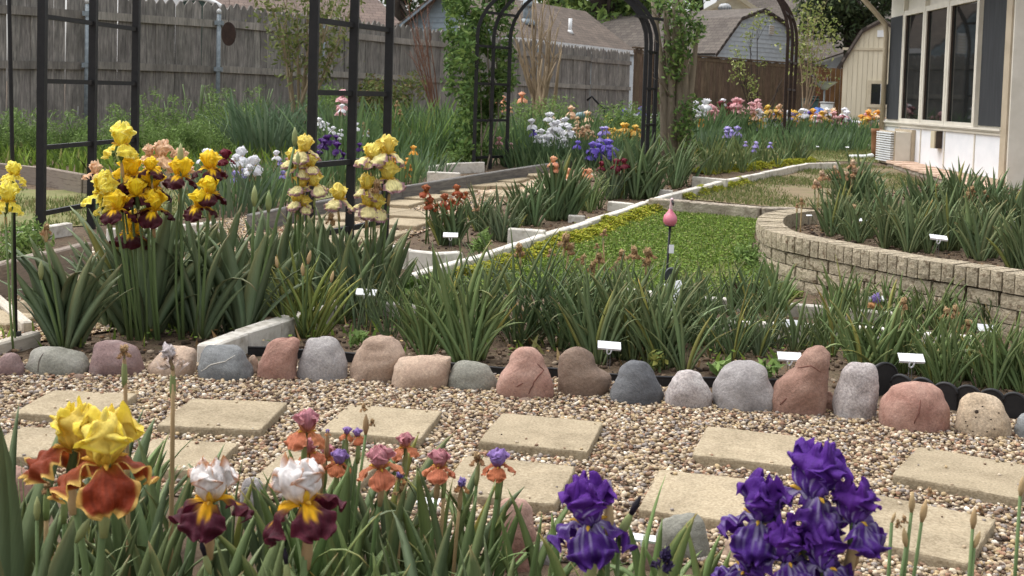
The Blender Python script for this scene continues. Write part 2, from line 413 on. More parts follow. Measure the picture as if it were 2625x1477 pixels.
# back path stepping slabs
far_pav = [Zc(6, 1020, 655), Zc(6, 1250, 560), Zc(6, 1060, 465), Zc(6, 1335, 490), Zc(6, 1200, 395), Zc(6, 1420, 345), Zc(6, 1650, 292), Zc(6, 1850, 243), Zc(6, 2110, 198), Zc(6, 2240, 160),
           Zc(6, 2120, 330), Zc(7, 160, 205), Zc(7, 290, 160), Zc(7, 110, 245), Zc(7, 170, 315), Zc(7, 450, 112), Zc(7, 560, 80), Zc(7, 760, 60), Zc(7, 900, 40),
           (165, 720), (30, 720), (120, 790), (20, 810), Zc(6, 700, 505), Zc(6, 560, 580), Zc(6, 880, 640), Zc(6, 750, 700)]
pth_dir = (G(1350, 450) - G(1000, 560))
pang = math.atan2(pth_dir.y, pth_dir.x)
sl_me = [bevel_box('stepping_slab', 0.36 + 0.02 * k, 0.30 - 0.01 * k, 0.045, 0.005, M['paver'], 1) for k in range(3)]
for i, (x, y) in enumerate(far_pav):
    p = G(x, y, 0.02)
    o = link('stepping_slab', sl_me[i % 3], None, (p.x, p.y, p.z - 0.03), (0, 0, pang + R(rnd.uniform(-4, 4))))
    tag(o, 'pale stepping slab in the curving gravel path beyond the irises', 'paver', 'slabs of the back path')

# lawns
def grass_sheet(name, pts, seed, dens, h, pal, base, clover=0.0, label='short lawn grass', bare=.12):
    poly = pxpoly(pts); sheet(name, poly, 0.006, base)
    P, g = scatter(poly, dens, seed); P = P[np.abs(P[:, 0]) < 0.47 * P[:, 1] + 0.3]
    # patchy: fewer blades where low noise
    nz = np.array([noise.noise(Vector((p[0] * 1.3, p[1] * 1.3, seed))) for p in P]); P = P[1.5 * nz + 0.9 * g.random(len(P)) > bare]
    blades('grass', P, g, h, pal, clover, label)
def blades(name, P, g, h, pal, clover, label, wid=0.0035, lean=0.6, zf=None, csz=.0065):
    n = len(P); th = g.random(n) * 6.283; hh = h * (0.45 + 0.9 * g.random(n)); w = wid * (0.7 + 0.8 * g.random(n))
    ca, sa = np.cos(th), np.sin(th); z0 = (nprof(P[:, 1]) + 0.004) if zf is None else zf
    le = lean * g.random(n) * hh; t2 = g.random(n) * 6.283
    base = np.stack([P[:, 0], P[:, 1], z0], 1)
    d = np.stack([ca, sa, 0 * ca], 1) * w[:, None]
    mid = base + np.stack([le * np.cos(t2) * 0.4, le * np.sin(t2) * 0.4, hh * 0.55], 1)
    tip = base + np.stack([le * np.cos(t2), le * np.sin(t2), hh], 1)
    k = g.random(n) < clover
    # clover: a flat rhombus of leaf at the top instead of a blade
    s_ = csz * (0.7 + 0.8 * g.random(n))[:, None]
    e1 = np.stack([ca, sa, 0.5 * (g.random(n) - 0.5)], 1) * s_; e2 = np.stack([-sa, ca, 0.8 * (g.random(n) - 0.5)], 1) * s_
    cen = base + np.stack([0 * ca, 0 * ca, hh * 0.6], 1)
    A = np.where(k[:, None], cen - e1, base - d); B = np.where(k[:, None], cen - e2, base + d); C2 = np.where(k[:, None], cen + e1, mid + d * 0.7); D = np.where(k[:, None], cen + e2, tip)
    V = np.stack([A, B, C2, D], 1).reshape(-1, 3); F = np.arange(4 * n).reshape(n, 4)
    pal = np.array(pal); kk = g.choice(len(pal), n, p=pal[:, 4] / pal[:, 4].sum()); col = pal[kk, :4] * (0.75 + 0.5 * g.random((n, 1))); col[:, 3] = 1
    o = link(name, np_mesh(name, V, F, M['blade'], np.repeat(col, 4, 0))); tag(o, label, 'ground cover', None, 'stuff'); return o
M['blade'] = vcol_mat('blade', 0.7, 0.15, 0.25)
GR = [rgb(102, 118, 62) + (5,), rgb(122, 130, 80) + (4,), rgb(88, 100, 60) + (3,), rgb(150, 142, 100) + (2.2,), rgb(160, 146, 112) + (1.8,)]
CL = [rgb(106, 130, 54) + (5,), rgb(128, 150, 64) + (4,), rgb(82, 104, 46) + (3.5,), rgb(150, 148, 96) + (1.2,)]
M['lawn_soil'] = pmat('lawn_soil', rgb(112, 102, 74), rgb(128, 112, 88), 2.2, 0.95, 0.6, 60, c3=rgb(104, 108, 66), rand=False, dist=0.01)
M['lawn_green'] = pmat('lawn_green', rgb(96, 104, 58), rgb(120, 116, 76), 3.0, 0.95, 0.6, 60, c3=rgb(104, 112, 62), rand=False, dist=0.01)
grass_sheet('lawn', [(1060, 725), (1130, 690), (1290, 655), (1662, 522), (1950, 545), (1925, 640), (1950, 700), (2060, 765), (1900, 775), (1700, 765), (1500, 755), (1100, 755)], 11, 14000, 0.032, CL, M['lawn_green'], 0.65, 'low clover and grass inside the white edging', -.5)
grass_sheet('lawn', [(1710, 507), (1868, 466), (2060, 428), (2200, 424), (2290, 432), (2400, 490), (2520, 530), (2350, 545), (2060, 535), (1950, 530)], 12, 4200, 0.03, GR, M['lawn_soil'], 0.05, 'thin lawn with bare soil beside the sunroom', .45)
grass_sheet('lawn', [(1770, 405), (1800, 372), (2330, 368), (2290, 420), (2150, 414), (2060, 416), (1780, 424)], 13, 1700, 0.035, GR, M['lawn_green'], 0.0, 'mown lawn in front of the far flower row')
grass_sheet('lawn', [(-60, 480), (130, 490), (330, 480), (560, 500), (560, 556), (330, 575), (40, 590), (-60, 605)], 14, 2600, 0.035, GR, M['lawn_green'], 0.0, 'lawn strip seen through the arbor side')
grass_sheet('lawn', [(830, 455), (960, 430), (1180, 392), (1200, 425), (1030, 470), (800, 518), (600, 520), (640, 480)], 15, 1800, 0.035, GR, M['lawn_green'], 0.0, 'lawn strip behind the back path')

# chartreuse sedum mats
SE = [rgb(172, 170, 52) + (5,), rgb(148, 156, 48) + (4,), rgb(118, 128, 46) + (3,), rgb(182, 164, 70) + (1,)]
def sedum(line, wid, seed, label):
    pts = [G(x, y) for (x, y) in line]; g = np.random.default_rng(seed); out = []; hz = []
    for a, b in zip(pts, pts[1:]):
        L = (b - a).length; n = int(L * 5200 * wid / 0.12); t = g.random(n); s_ = g.normal(0, wid * 0.36, n)
        d = (b - a) / L; nn = Vector((-d.y, d.x, 0))
        x = a.x + d.x * t * L + nn.x * s_; y = a.y + d.y * t * L + nn.y * s_
        clump = np.array([noise.noise(Vector((xx * 7, yy * 7, seed))) for xx, yy in zip(x, y)])
        keep = clump > -0.25; out.append(np.stack([x, y], 1)[keep]); hz.append((np.maximum(0, 0.05 + 0.05 * clump) * np.exp(-(s_ / wid) ** 2 * 3))[keep])
    P = np.concatenate(out); hz = np.concatenate(hz)
    blades('sedum', P, g, 0.02, SE, 0.8, label, 0.004, 0.8, nprof(P[:, 1]) + hz * g.random(len(P)) ** 0.4)
sedum([(1200, 722), (1310, 678), (1440, 630), (1570, 580), (1690, 538)], 0.2, 21, 'yellow green sedum along the diagonal white edging')
sedum([(1740, 514), (1840, 487), (1910, 472)], 0.12, 22, 'yellow green sedum at the bare lawn edge')
sedum([(1775, 447), (1900, 436), (1990, 426), (2080, 416)], 0.2, 23, 'yellow green sedum behind the far end of the white edging')

# ---------------------------------------------------------------- boulders
def rock_mat(name, a, b_, c3, sc=7, speck=0.5):
    m, nt, b = newmat(name); vec = coords(nt, True)
    n = ntex(nt, vec, sc, 6, 0.65, 0.6); rp = ramp(nt, [(0.3, a), (0.5, b_), (0.72, c3)]); nt.links.new(n.outputs['Fac'], rp.inputs[0])
    n2 = ntex(nt, vec, 130, 3, 0.7); r2 = ramp(nt, [(0.32, (0.6, 0.6, 0.6, 1)), (0.52, (1, 1, 1, 1)), (0.7, (1.35, 1.33, 1.3, 1))]); nt.links.new(n2.outputs['Fac'], r2.inputs[0])
    col = mixc(nt, speck, rp.outputs[0], r2.outputs[0], 'MULTIPLY')
    mu = nt.nodes.new('ShaderNodeTexMusgrave') if hasattr(bpy.types, 'ShaderNodeTexMusgrave') else None
    n3 = ntex(nt, vec, 11, 8, 0.75, 1.2)
    crack = nt.nodes.new('ShaderNodeTexVoronoi'); crack.feature = 'DISTANCE_TO_EDGE'; crack.inputs['Scale'].default_value = 6
    nt.links.new(n3.outputs['Color'], crack.inputs['Vector'])
    mr = nt.nodes.new('ShaderNodeMapRange'); mr.inputs['From Max'].default_value = 0.04; nt.links.new(crack.outputs['Distance'], mr.inputs['Value'])
    col = mixc(nt, 0.3, col, mr.outputs[0], 'MULTIPLY')
    nt.links.new(col, b.inputs['Base Color']); b.inputs['Roughness'].default_value = 0.85
    ad = nt.nodes.new('ShaderNodeMath'); ad.operation = 'MULTIPLY_ADD'; ad.inputs[1].default_value = 0.35
    nt.links.new(n2.outputs['Fac'], ad.inputs[0]); nt.links.new(n3.outputs['Fac'], ad.inputs[2]); bump(nt, b, ad.outputs[0], 0.6, 0.012)
    return m
K = 0.78
M['r_purple'] = rock_mat('rock_purple', rgb(128, 104, 102, K), rgb(150, 124, 120, K), rgb(166, 146, 142, K))
M['r_green'] = rock_mat('rock_greygreen', rgb(128, 126, 114, K), rgb(152, 150, 138, K), rgb(170, 166, 156, K))
M['r_beige'] = rock_mat('rock_beige', rgb(176, 148, 128, K), rgb(198, 172, 150, K), rgb(212, 190, 170, K))
M['r_bluegrey'] = rock_mat('rock_bluegrey', rgb(112, 114, 116, K), rgb(136, 138, 138, K), rgb(158, 160, 160, K))
M['r_pink'] = rock_mat('rock_pink', rgb(160, 116, 102, K), rgb(186, 146, 130, K), rgb(206, 172, 156, K))
M['r_grey'] = rock_mat('rock_grey', rgb(140, 134, 132, K), rgb(170, 164, 162, K), rgb(196, 190, 186, K))
M['r_tan'] = rock_mat('rock_tan', rgb(158, 134, 116, K), rgb(188, 162, 142, K), rgb(206, 184, 164, K))
M['r_brown'] = rock_mat('rock_brown', rgb(118, 98, 84, K), rgb(142, 120, 104, K), rgb(158, 138, 122, K))
M['r_dark'] = rock_mat('rock_dark', rgb(92, 93, 96, K), rgb(110, 111, 114, K), rgb(134, 135, 136, K))
M['r_light'] = rock_mat('rock_light', rgb(170, 160, 156, K), rgb(198, 188, 184, K), rgb(214, 208, 204, K), 12, 0.9)
M['r_red'] = rock_mat('rock_red', rgb(138, 104, 90, K), rgb(164, 128, 112, K), rgb(188, 156, 138, K))
M['r_cream'] = rock_mat('rock_cream', rgb(178, 156, 130, K), rgb(204, 182, 154, K), rgb(216, 196, 170, K), 10, 0.8)
def rock(x0, x1, y0, y1, prof_, mat_, label, name='boulder', depth=0.75, seed=0, nz=0.05, group=None, sink=0.02, parts=None, cat='boulder', Y=None, fat=True):
    """boulder from its silhouette: prof_ = (height, left, right) rows; x and y in photo pixels"""
    p = G((x0 + x1) / 2, y1); Yc = p.y; k = 1.0 / ppm(Yc)
    w = (x1 - x0) * k; h = (y1 - y0) * k + sink; dpt = w * depth / 2
    n = 32; rings = []; N = 22
    ts = [r[0] for r in prof_]; ls = [r[1] for r in prof_]; rs = [r[2] for r in prof_]
    V = []; F = []
    off = Vector((seed * 3.7, seed * 1.3, seed * 7.1))
    for i in range(N + 1):
        t = math.sin(i / N * math.pi / 2) ** 0.9 if i else 0
        tr = min(t, .72); l = float(np.interp(tr, ts, ls)); r_ = float(np.interp(tr, ts, rs))
        if t > .72:
            q_ = (t - .72) / .28; e_ = math.sqrt(max(0, 1 - q_ ** 2.1)); ct = (float(np.interp(1, ts, ls)) + float(np.interp(1, ts, rs))) / 2
            sh = float(np.interp(t, ts, ls)), float(np.interp(t, ts, rs)); c0 = (l + r_) / 2
            cc = c0 + (ct - c0) * q_ ** 1.2; hh_ = (r_ - l) / 2 * e_; l, r_ = .8 * (cc - hh_) + .2 * (sh[0] * e_ + cc * (1 - e_)), .8 * (cc + hh_) + .2 * (sh[1] * e_ + cc * (1 - e_))
        cx = (l + r_) / 2 - 0.5; hw = .5 * max(min(1, r_ - l), .0) ** .66 if fat else (r_ - l) / 2; hw = max(hw, .004); cx = max(-.5 + hw, min(.5 - hw, cx))
        top = math.sqrt(max(0.0, 1 - t ** 3.2)) if t < 1 else 0
        dp = dpt * max(top, 0.02) * (0.85 + 0.15 * math.sin(t * 3))
        for q in range(n):
            th = 2 * math.pi * q / n; c_, s_ = math.cos(th), math.sin(th)
            ex = 0.86
            X = cx * w + hw * w * math.copysign(abs(c_) ** ex, c_); Yv = dp * math.copysign(abs(s_) ** ex, s_); Zv = t * h
            q3 = Vector((X / w * 2.2, Yv / w * 2.2, Zv / w * 2.2)) + off
            d_ = noise.noise(q3) * nz * w + noise.noise(q3 * 3.1) * nz * 0.35 * w
            dirv = Vector((c_, s_, 0.3 + t)).normalized()
            V.append(Vector((X, Yv, Zv)) + dirv * d_)
    for i in range(N):
        for q in range(n): F.append((i * n + q, i * n + (q + 1) % n, (i + 1) * n + (q + 1) % n, (i + 1) * n + q))
    F.append(tuple(reversed(range(n)))); F.append(tuple(N * n + q for q in range(n)))
    mb = MB(); mb.add(V, F); me = mb.mesh(name, mat_, True)
    o = link(name, me, None, (p.x, p.y + dpt * 0.6, p.z - sink))
    tag(o, label, cat, group); return o
DOME = [(0, .06, .94), (.15, 0, 1), (.35, .01, .99), (.55, .06, .93), (.75, .16, .83), (.9, .29, .7), (1, .46, .54)]
def wr(n, a, b, c, d): 
    x0, y0 = Zc(n, a, c); x1, y1 = Zc(n, b, d); return x0, x1, y0, y1
RB = 'boulders lining the pebble path'
ROCKS = [
 (wr(11, -60, 195, 570, 790), DOME, 'r_purple', 'purplish grey boulder at the base of the black hook pole'),
 (wr(11, 205, 790, 540, 780), [(0, .05, .95), (.2, 0, 1), (.45, .0, .98), (.7, .06, .9), (.88, .14, .74), (1, .3, .5)], 'r_green', 'long low grey green boulder with a dark vein across it'),
 (wr(11, 790, 1310, 465, 790), [(0, .02, .98), (.2, 0, 1), (.45, .03, .92), (.7, .08, .8), (.88, .13, .7), (1, .25, .55)], 'r_purple', 'purple trapezoid boulder between grey green and beige ones'),
 (wr(11, 1320, 1800, 520, 790), [(0, .0, .98), (.2, .02, 1), (.45, .12, 1), (.7, .3, .97), (.88, .45, .88), (1, .6, .75)], 'r_beige', 'beige boulder sloping down to one side behind a withered white bloom'),
 (wr(11, 1815, 2330, 505, 835), [(0, .2, .98), (.15, .06, 1), (.4, .0, .99), (.65, .03, .9), (.85, .12, .74), (1, .3, .5)], 'r_bluegrey', 'oval blue grey boulder with a pale vein'),
 (wr(12, 5, 400, 415, 830), [(0, .03, .97), (.2, 0, .98), (.45, .06, .96), (.65, .16, .92), (.82, .4, .93), (.93, .56, .9), (1, .7, .8)], 'r_pink', 'pink boulder leaning with its rounded peak to one side'),
 (wr(12, 385, 870, 415, 835), [(0, .04, .92), (.2, 0, 1), (.45, .04, .96), (.65, .13, .85), (.82, .22, .72), (.93, .28, .6), (1, .36, .48)], 'r_grey', 'grey three sided boulder with a blunt peak'),
 (wr(12, 870, 1405, 395, 845), [(0, .1, .7), (.1, .02, .78), (.25, 0, .84), (.5, .12, .96), (.68, .25, .96), (.85, .32, .8), (.95, .42, .66), (1, .5, .58)], 'r_tan', 'pinkish tan wedge shaped boulder leaning outward'),
 (wr(12, 1255, 1825, 590, 910), [(0, .06, .9), (.15, 0, .95), (.4, .02, 1), (.65, .1, 1), (.85, .28, .97), (1, .6, .85)], 'r_beige', 'lumpy beige boulder with a pitted face'),
 (wr(12, 1785, 2265, 660, 920), DOME, 'r_green', 'smooth low grey green dome boulder'),
 (wr(13, 55, 625, 525, 1000), [(0, .12, .85), (.12, .02, .97), (.3, 0, 1), (.5, .07, .96), (.68, .2, .88), (.85, .32, .8), (.95, .42, .68), (1, .5, .6)], 'r_pink', 'cracked salmon pink boulder beside the brown notched one'),
 (wr(13, 635, 1180, 515, 980), [(0, .0, .72), (.15, 0, .86), (.35, .01, .98), (.5, .02, .96), (.6, .03, .75), (.75, .05, .68), (.9, .12, .64), (1, .25, .5)], 'r_brown', 'brown boulder with a notched shoulder'),
 (wr(13, 1140, 1640, 655, 1050), [(0, .1, .9), (.15, .01, .97), (.35, .02, .98), (.55, .1, .88), (.75, .2, .76), (.9, .3, .64), (1, .42, .54)], 'r_dark', 'dark slate grey boulder'),
 (wr(13, 1645, 2095, 745, 1090), [(0, .08, .94), (.2, .0, 1), (.45, .04, .98), (.65, .14, .88), (.85, .28, .72), (1, .42, .55)], 'r_light', 'small pale pinkish grey speckled boulder'),
 (wr(13, 2105, 2715, 660, 1115), [(0, .12, .92), (.15, .03, 1), (.4, .0, .98), (.6, .08, .9), (.8, .2, .78), (.92, .33, .66), (1, .44, .56)], 'r_grey', 'round light grey boulder next to the tall red brown one'),
 (wr(14, 205, 735, 520, 1160), [(0, .0, .9), (.15, .03, .92), (.35, .08, .93), (.55, .11, .95), (.65, .18, .97), (.72, .36, .97), (.82, .45, 1), (.92, .6, .99), (1, .78, .9)], 'r_red', 'tall jagged red brown boulder'),
 (wr(14, 660, 785, 930, 1130), DOME, 'r_red', 'small reddish stone wedged beside the tall red brown boulder'),
 (wr(14, 780, 1200, 655, 1200), [(0, .12, .98), (.12, .03, 1), (.3, .01, 1), (.5, .08, .98), (.7, .2, .96), (.85, .32, .88), (.95, .44, .76), (1, .54, .66)], 'r_light', 'tall upright speckled grey boulder'),
 (wr(14, 1240, 1910, 850, 1310), [(0, .1, 1), (.15, .02, 1), (.35, .0, .98), (.55, .07, .92), (.75, .22, .8), (.9, .36, .65), (1, .46, .56)], 'r_pink', 'broad pink boulder with a crack in front of the scalloped edging'),
 (wr(14, 1930, 2455, 965, 1360), [(0, .2, .85), (.12, .04, .97), (.3, .0, 1), (.55, .06, .95), (.75, .15, .82), (.9, .28, .66), (1, .4, .5)], 'r_cream', 'cream boulder dotted with dark holes'),
 (wr(14, 2470, 2800, 1120, 1390), DOME, 'r_bluegrey', 'blue grey boulder at the end of the row beside the holed one'),
 (wr(11, 2290, 2400, 585, 790), DOME, 'r_tan', 'little tan stone wedged between blue grey and pink boulders'),
 ((1238, 1380, 1280, 1462), [(0, .0, 1), (.25, .0, 1), (.5, .04, .96), (.75, .16, .84), (1, .42, .56)], 'r_pink', 'large rose boulder among the front iris leaves'),
 (wr(17, 375, 600, 1150, 1345), DOME, 'r_grey', 'small grey stone beside the large rose boulder'),
 (wr(17, 1215, 1440, 1165, 1390), DOME, 'r_brown', 'brown boulder behind the front purple iris'),
 (wr(17, 1370, 1860, 965, 1320), DOME, 'r_green', 'mossy grey green boulder in the front bed'),
 (wr(17, 1930, 2170, 1150, 1345), DOME, 'r_beige', 'beige boulder below the dark purple blooms'),
 (wr(15, -90, 240, 540, 820), DOME, 'r_pink', 'rose boulder behind the yellow and brown iris'),
 (wr(15, 1960, 2180, 640, 870), DOME, 'r_grey', 'pale grey boulder behind the white and maroon iris'),
]
BOUL = {}
for i, (bx, pf, mt, lb) in enumerate(ROCKS):
    BOUL[i] = rock(*bx, pf, M[mt], lb, seed=i + 1, group=RB if i < 21 else 'boulders of the front bed' if i > 21 else None, nz=0.07 if mt not in ('r_red', 'r_tan') else 0.11, fat=('jagged' not in lb and 'notched' not in lb))
for (n, x, y, w, lb) in ((11, 720, 815, 150, 'flat dark stone in the gravel below the purple boulder'), (13, 340, 1035, 170, 'flat brown stone in the gravel below the cracked pink boulder')):
    rock(*wr(n, x - w / 2, x + w / 2, y - 48, y + 15), DOME, M['r_brown'], lb, 'flat_stone', 0.8, x, cat='stone')
# dark pits of the cream boulder, veins and cracks: parts of their stones
from mathutils.bvhtree import BVHTree
def rock_marks(o, n, lines, r, mat_, name):
    bv = BVHTree.FromPolygons([v.co[:] for v in o.data.vertices], [p.vertices[:] for p in o.data.polygons]); e = Vector((0, 0, EYE)) - o.location
    for ln in lines:
        pts = []
        for a, b_ in zip(ln, ln[1:] or ln):
            for k in range(4):
                t = k / 4; d = ray(*Zc(n, a[0] + (b_[0] - a[0]) * t + rnd.uniform(-4, 4), a[1] + (b_[1] - a[1]) * t)); h = bv.ray_cast(e, d.normalized())
                if h[0] is not None: pts.append(h[0] - d.normalized() * r * .1)
        if len(pts) < 2: continue
        mb = MB()
        if len(ln) == 1: mb.lathe([(.001, -r * .5), (r * .9, -r * .3), (r, 0), (r * .9, r * .5), (.001, r * .8)], pts[0], 8, 0, 1, .35)
        else: mb.tube(pts, [r * (.5 + .5 * math.sin(math.pi * (i + .5) / len(pts))) for i in range(len(pts))], 5)
        mb.build(name, mat_, o, True)
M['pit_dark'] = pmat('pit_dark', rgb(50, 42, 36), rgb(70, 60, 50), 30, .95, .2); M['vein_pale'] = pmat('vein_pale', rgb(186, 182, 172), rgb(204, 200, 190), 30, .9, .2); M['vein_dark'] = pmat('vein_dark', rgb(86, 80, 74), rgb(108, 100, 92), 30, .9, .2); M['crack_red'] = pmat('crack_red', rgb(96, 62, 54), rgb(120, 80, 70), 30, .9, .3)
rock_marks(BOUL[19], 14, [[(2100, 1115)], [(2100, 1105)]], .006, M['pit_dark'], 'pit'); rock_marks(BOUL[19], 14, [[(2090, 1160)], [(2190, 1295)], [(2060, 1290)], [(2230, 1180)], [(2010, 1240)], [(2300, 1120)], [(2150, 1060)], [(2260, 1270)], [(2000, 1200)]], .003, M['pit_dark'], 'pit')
rock_marks(BOUL[1], 11, [[(405, 560), (362, 640), (350, 770)]], .0022, M['vein_dark'], 'vein'); rock_marks(BOUL[4], 11, [[(1870, 730), (1960, 670), (2090, 640), (2220, 560)]], .0016, M['vein_pale'], 'vein')
rock_marks(BOUL[18], 14, [[(1575, 1000), (1560, 1120), (1500, 1250)]], .0022, M['crack_red'], 'crack'); rock_marks(BOUL[10], 13, [[(460, 660), (520, 720), (430, 830), (370, 980)], [(330, 840), (250, 890)]], .0022, M['crack_red'], 'crack'); rock_marks(BOUL[15], 14, [[(430, 700), (560, 680), (680, 760)], [(330, 980), (250, 1060)]], .002, M['crack_red'], 'crack')
def on_rock(name, pts, r, mat_, parent):
    mb = MB(); mb.o = parent.location.copy(); mb.tube(pts, r, 6); return mb.build(name, mat_, parent, True)
for (n, x0, x1, y0, y1, lb) in ((2, 1455, 1605, 1190, 1285, 'banded tan round stone on the grass by the arch'), (2, 1590, 1735, 1195, 1260, 'brown round stone beside the banded one'), (2, 1575, 1680, 1250, 1290, 'small pale stone in front of the banded one')):
    x0, y0 = Zc(n, x0, y0); x1, y1 = Zc(n, x1, y1)
    rock(x0, x1, y0, y1, DOME, M['r_tan'] if 'brown' not in lb else M['r_brown'], lb, 'garden_stone', 0.9, x0, cat='stone')

# ---------------------------------------------------------------- concrete edging, timber, plastic edging
edge_me = {}
def edge_block(L, h, w, mat_, key):
    k = (round(L, 2), h, w, key)
    if k not in edge_me: edge_me[k] = bevel_box('edging_block', k[0], w, h, 0.006, mat_, 1, 0.0015, 0, int(L * 100))
    return edge_me[k]
def edging(line, label, h=0.075, w=0.055, blk=0.36, mat_='concrete', name='edging_block', cat='edging', group=None, gap=0.004, dz=0.0, zt=True, jit=1.5):
    """row of blocks along pixel points that lie on the blocks' top edge"""
    pts = [G(x, y, h) for (x, y) in line]
    for p in pts: p.z = prof(p.y)
    for a, b in zip(pts, pts[1:]):
        L = (b - a).length; n = max(1, round(L / blk)); l = L / n
        for i in range(n):
            c = a.lerp(b, (i + .5) / n); d = (b - a).normalized()
            o = link(name, edge_block(l - gap, h + 0.03, w, M[mat_], mat_), None, (c.x, c.y, c.z - 0.03 + dz + rnd.uniform(-.004, .004)),
                     (0, -math.asin(max(-1, min(1, d.z))), math.atan2(d.y, d.x) + R(rnd.uniform(-jit, jit))))
            tag(o, label, cat, group or label)
edging([(2152, 418), (2065, 419), (1925, 448), (1865, 460), (1716, 497), (1663, 513)], 'pale concrete edging block of the diagonal line leading to the back lawn')
edging([(1655, 516), (1560, 549), (1393, 602), (1259, 645), (1116, 685), (1038, 711), (908, 757)], 'pale concrete edging block of the diagonal line beside the yellow sedum')
edging([(908, 757), (849, 778), (700, 822), (621, 849), (522, 882)], 'pale concrete edging block of the diagonal line near the boulders', h=0.075, w=0.07, blk=.2, jit=3)
edging([(915, 756), (976, 770), (1060, 780), (1200, 790)], 'pale concrete edging block running off behind the mid bed irises', w=0.04, h=0.06)
edging([(1600, 740), (1760, 757), (1890, 766), (1968, 774), (2124, 785), (2300, 800)], 'pale concrete edging block between clover and the narrow bed', w=0.04, h=0.055)
edging([(1780, 812), (1877, 824), (1990, 827), (2198, 836), (2360, 849), (2500, 862)], 'pale concrete edging block behind the right hand mid bed irises', w=0.04, h=0.075)
edging([(1303, 584), (1399, 591)], 'single pale concrete divider in the diagonal bed by the gap', h=0.1, blk=0.6)
edging([(1560, 515), (1623, 521)], 'short concrete divider near the sedum corner', blk=0.6)
edging([(1688, 486), (1725, 488)], 'short concrete divider by the dark iris clump', blk=0.6)
edging([(1455, 551), (1502, 553)], 'short low concrete divider in the diagonal bed', blk=0.6, h=0.05)
edging([(1775, 452), (1865, 459)], 'long concrete divider at the far end of the diagonal bed', blk=0.9, h=0.1)
edging([(995, 629), (1050, 642), (1116, 648), (1184, 644)], 'curved pale concrete edging of the orange iris bed', h=0.1, blk=0.3)
edging([(47, 591), (180, 570)], 'whitish edging block behind the left arbor side', blk=0.5)
edging([(273, 586), (416, 580), (560, 568)], 'whitish edging block behind the yellow irises', blk=0.5)
edging([(1105, 427), (1160, 419), (1240, 416)], 'pale edging block by the far arch', h=0.1, blk=0.6)
edging([(1095, 440), (1180, 444)], 'pale edging block at the back path corner', h=0.12, blk=0.8)
edging([(2190, 366), (2245, 372)], 'flat pale slab at the end of the far flower row', blk=1.0, h=0.05)
M['ledge_face'] = pmat('ledge_face', rgb(150, 138, 122), rgb(196, 184, 166), 16, 0.95, 1.0, 40, 0.1, dist=0.03)
edging([(1663, 510), (1770, 516), (1865, 524), (1950, 532), (2049, 533)], 'rough tan retaining block with pale top crossing the lawn', h=0.1, w=0.11, blk=0.4, mat_='ledge_face', name='retaining_block')
M['timber'] = pmat('timber', rgb(104, 92, 82), rgb(138, 126, 114), 8, 0.9, 0.5, 40, 0.1, (1, 8, 8), c3=rgb(122, 112, 104), dist=0.006)
M['timber_grey'] = pmat('timber_grey', rgb(96, 94, 92), rgb(128, 124, 118), 8, 0.9, 0.5, 40, 0.1, (1, 8, 8), dist=0.006)
M['timber_pale'] = pmat('timber_pale', rgb(170, 160, 146), rgb(198, 190, 176), 8, 0.9, 0.5, 40, 0.08, (1, 8, 8), dist=0.006)
edging([(728, 533), (1026, 479), (1190, 452), (1350, 427)], 'grey timber edging board of the back path', h=0.12, w=0.05, blk=2.2, mat_='timber_grey', name='timber_edging', jit=0.3)
edging([(1350, 427), (1450, 412), (1570, 403)], 'grey timber edging board at the far bend of the back path', h=0.1, w=0.05, blk=2.2, mat_='timber_grey', name='timber_edging', jit=0.3)
edging([(640, 551), (728, 533)], 'grey timber edging board by the pale yellow irises', h=0.12, w=0.05, blk=2.2, mat_='timber_grey', name='timber_edging', jit=0.3)
edging([(-60, 690), (120, 645), (224, 619)], 'weathered brown timber edging beside the left path', h=0.16, w=0.06, blk=2.2, mat_='timber', name='timber_edging', jit=0.3)
edging([(-40, 413), (110, 428), (217, 447), (330, 455)], 'brown timber board edging the feathery bed', h=0.15, w=0.05, blk=2.5, mat_='timber', name='timber_edging', jit=0.3)
edging([(-40, 732), (72, 826)], 'pale weathered board lying beside the hook pole', h=0.05, w=0.04, blk=3, mat_='timber_pale', name='timber_edging', jit=0.3)
edging([(-40, 885), (94, 848)], 'pale weathered board behind the purplish boulder', h=0.05, w=0.05, blk=3, mat_='timber_pale', name='timber_edging', jit=0.3)

def strip_edging(line, h, label):
    pts = [G(x, y) for (x, y) in line]; root = empty('lawn_edging', pts[0], label, 'edging')
    mb = MB(); mb.o = root.location.copy()
    for a, b in zip(pts, pts[1:]): mb.bar(a + Vector((0, 0, h / 2 - .01)), b + Vector((0, 0, h / 2 - .01)), h, 0.006, (0, 0, 1))
    mb.build('strip', M['black_plastic'], root)
    m2 = MB(); m2.o = root.location.copy(); m2.tube([p + Vector((0, 0, h - .01)) for p in pts], 0.005, 6); m2.build('rim', M['black_plastic'], root, True)
strip_edging([Zc(11, 2300, 590), Zc(12, 150, 590), Zc(12, 380, 610), Zc(12, 830, 640), Zc(12, 1400, 690), Zc(12, 1820, 740), Zc(12, 2330, 790), Zc(13, 600, 790), Zc(13, 1200, 850), Zc(13, 1620, 870), Zc(13, 2100, 880), Zc(14, 250, 900)], 0.04, 'black plastic strip edging behind the boulders')
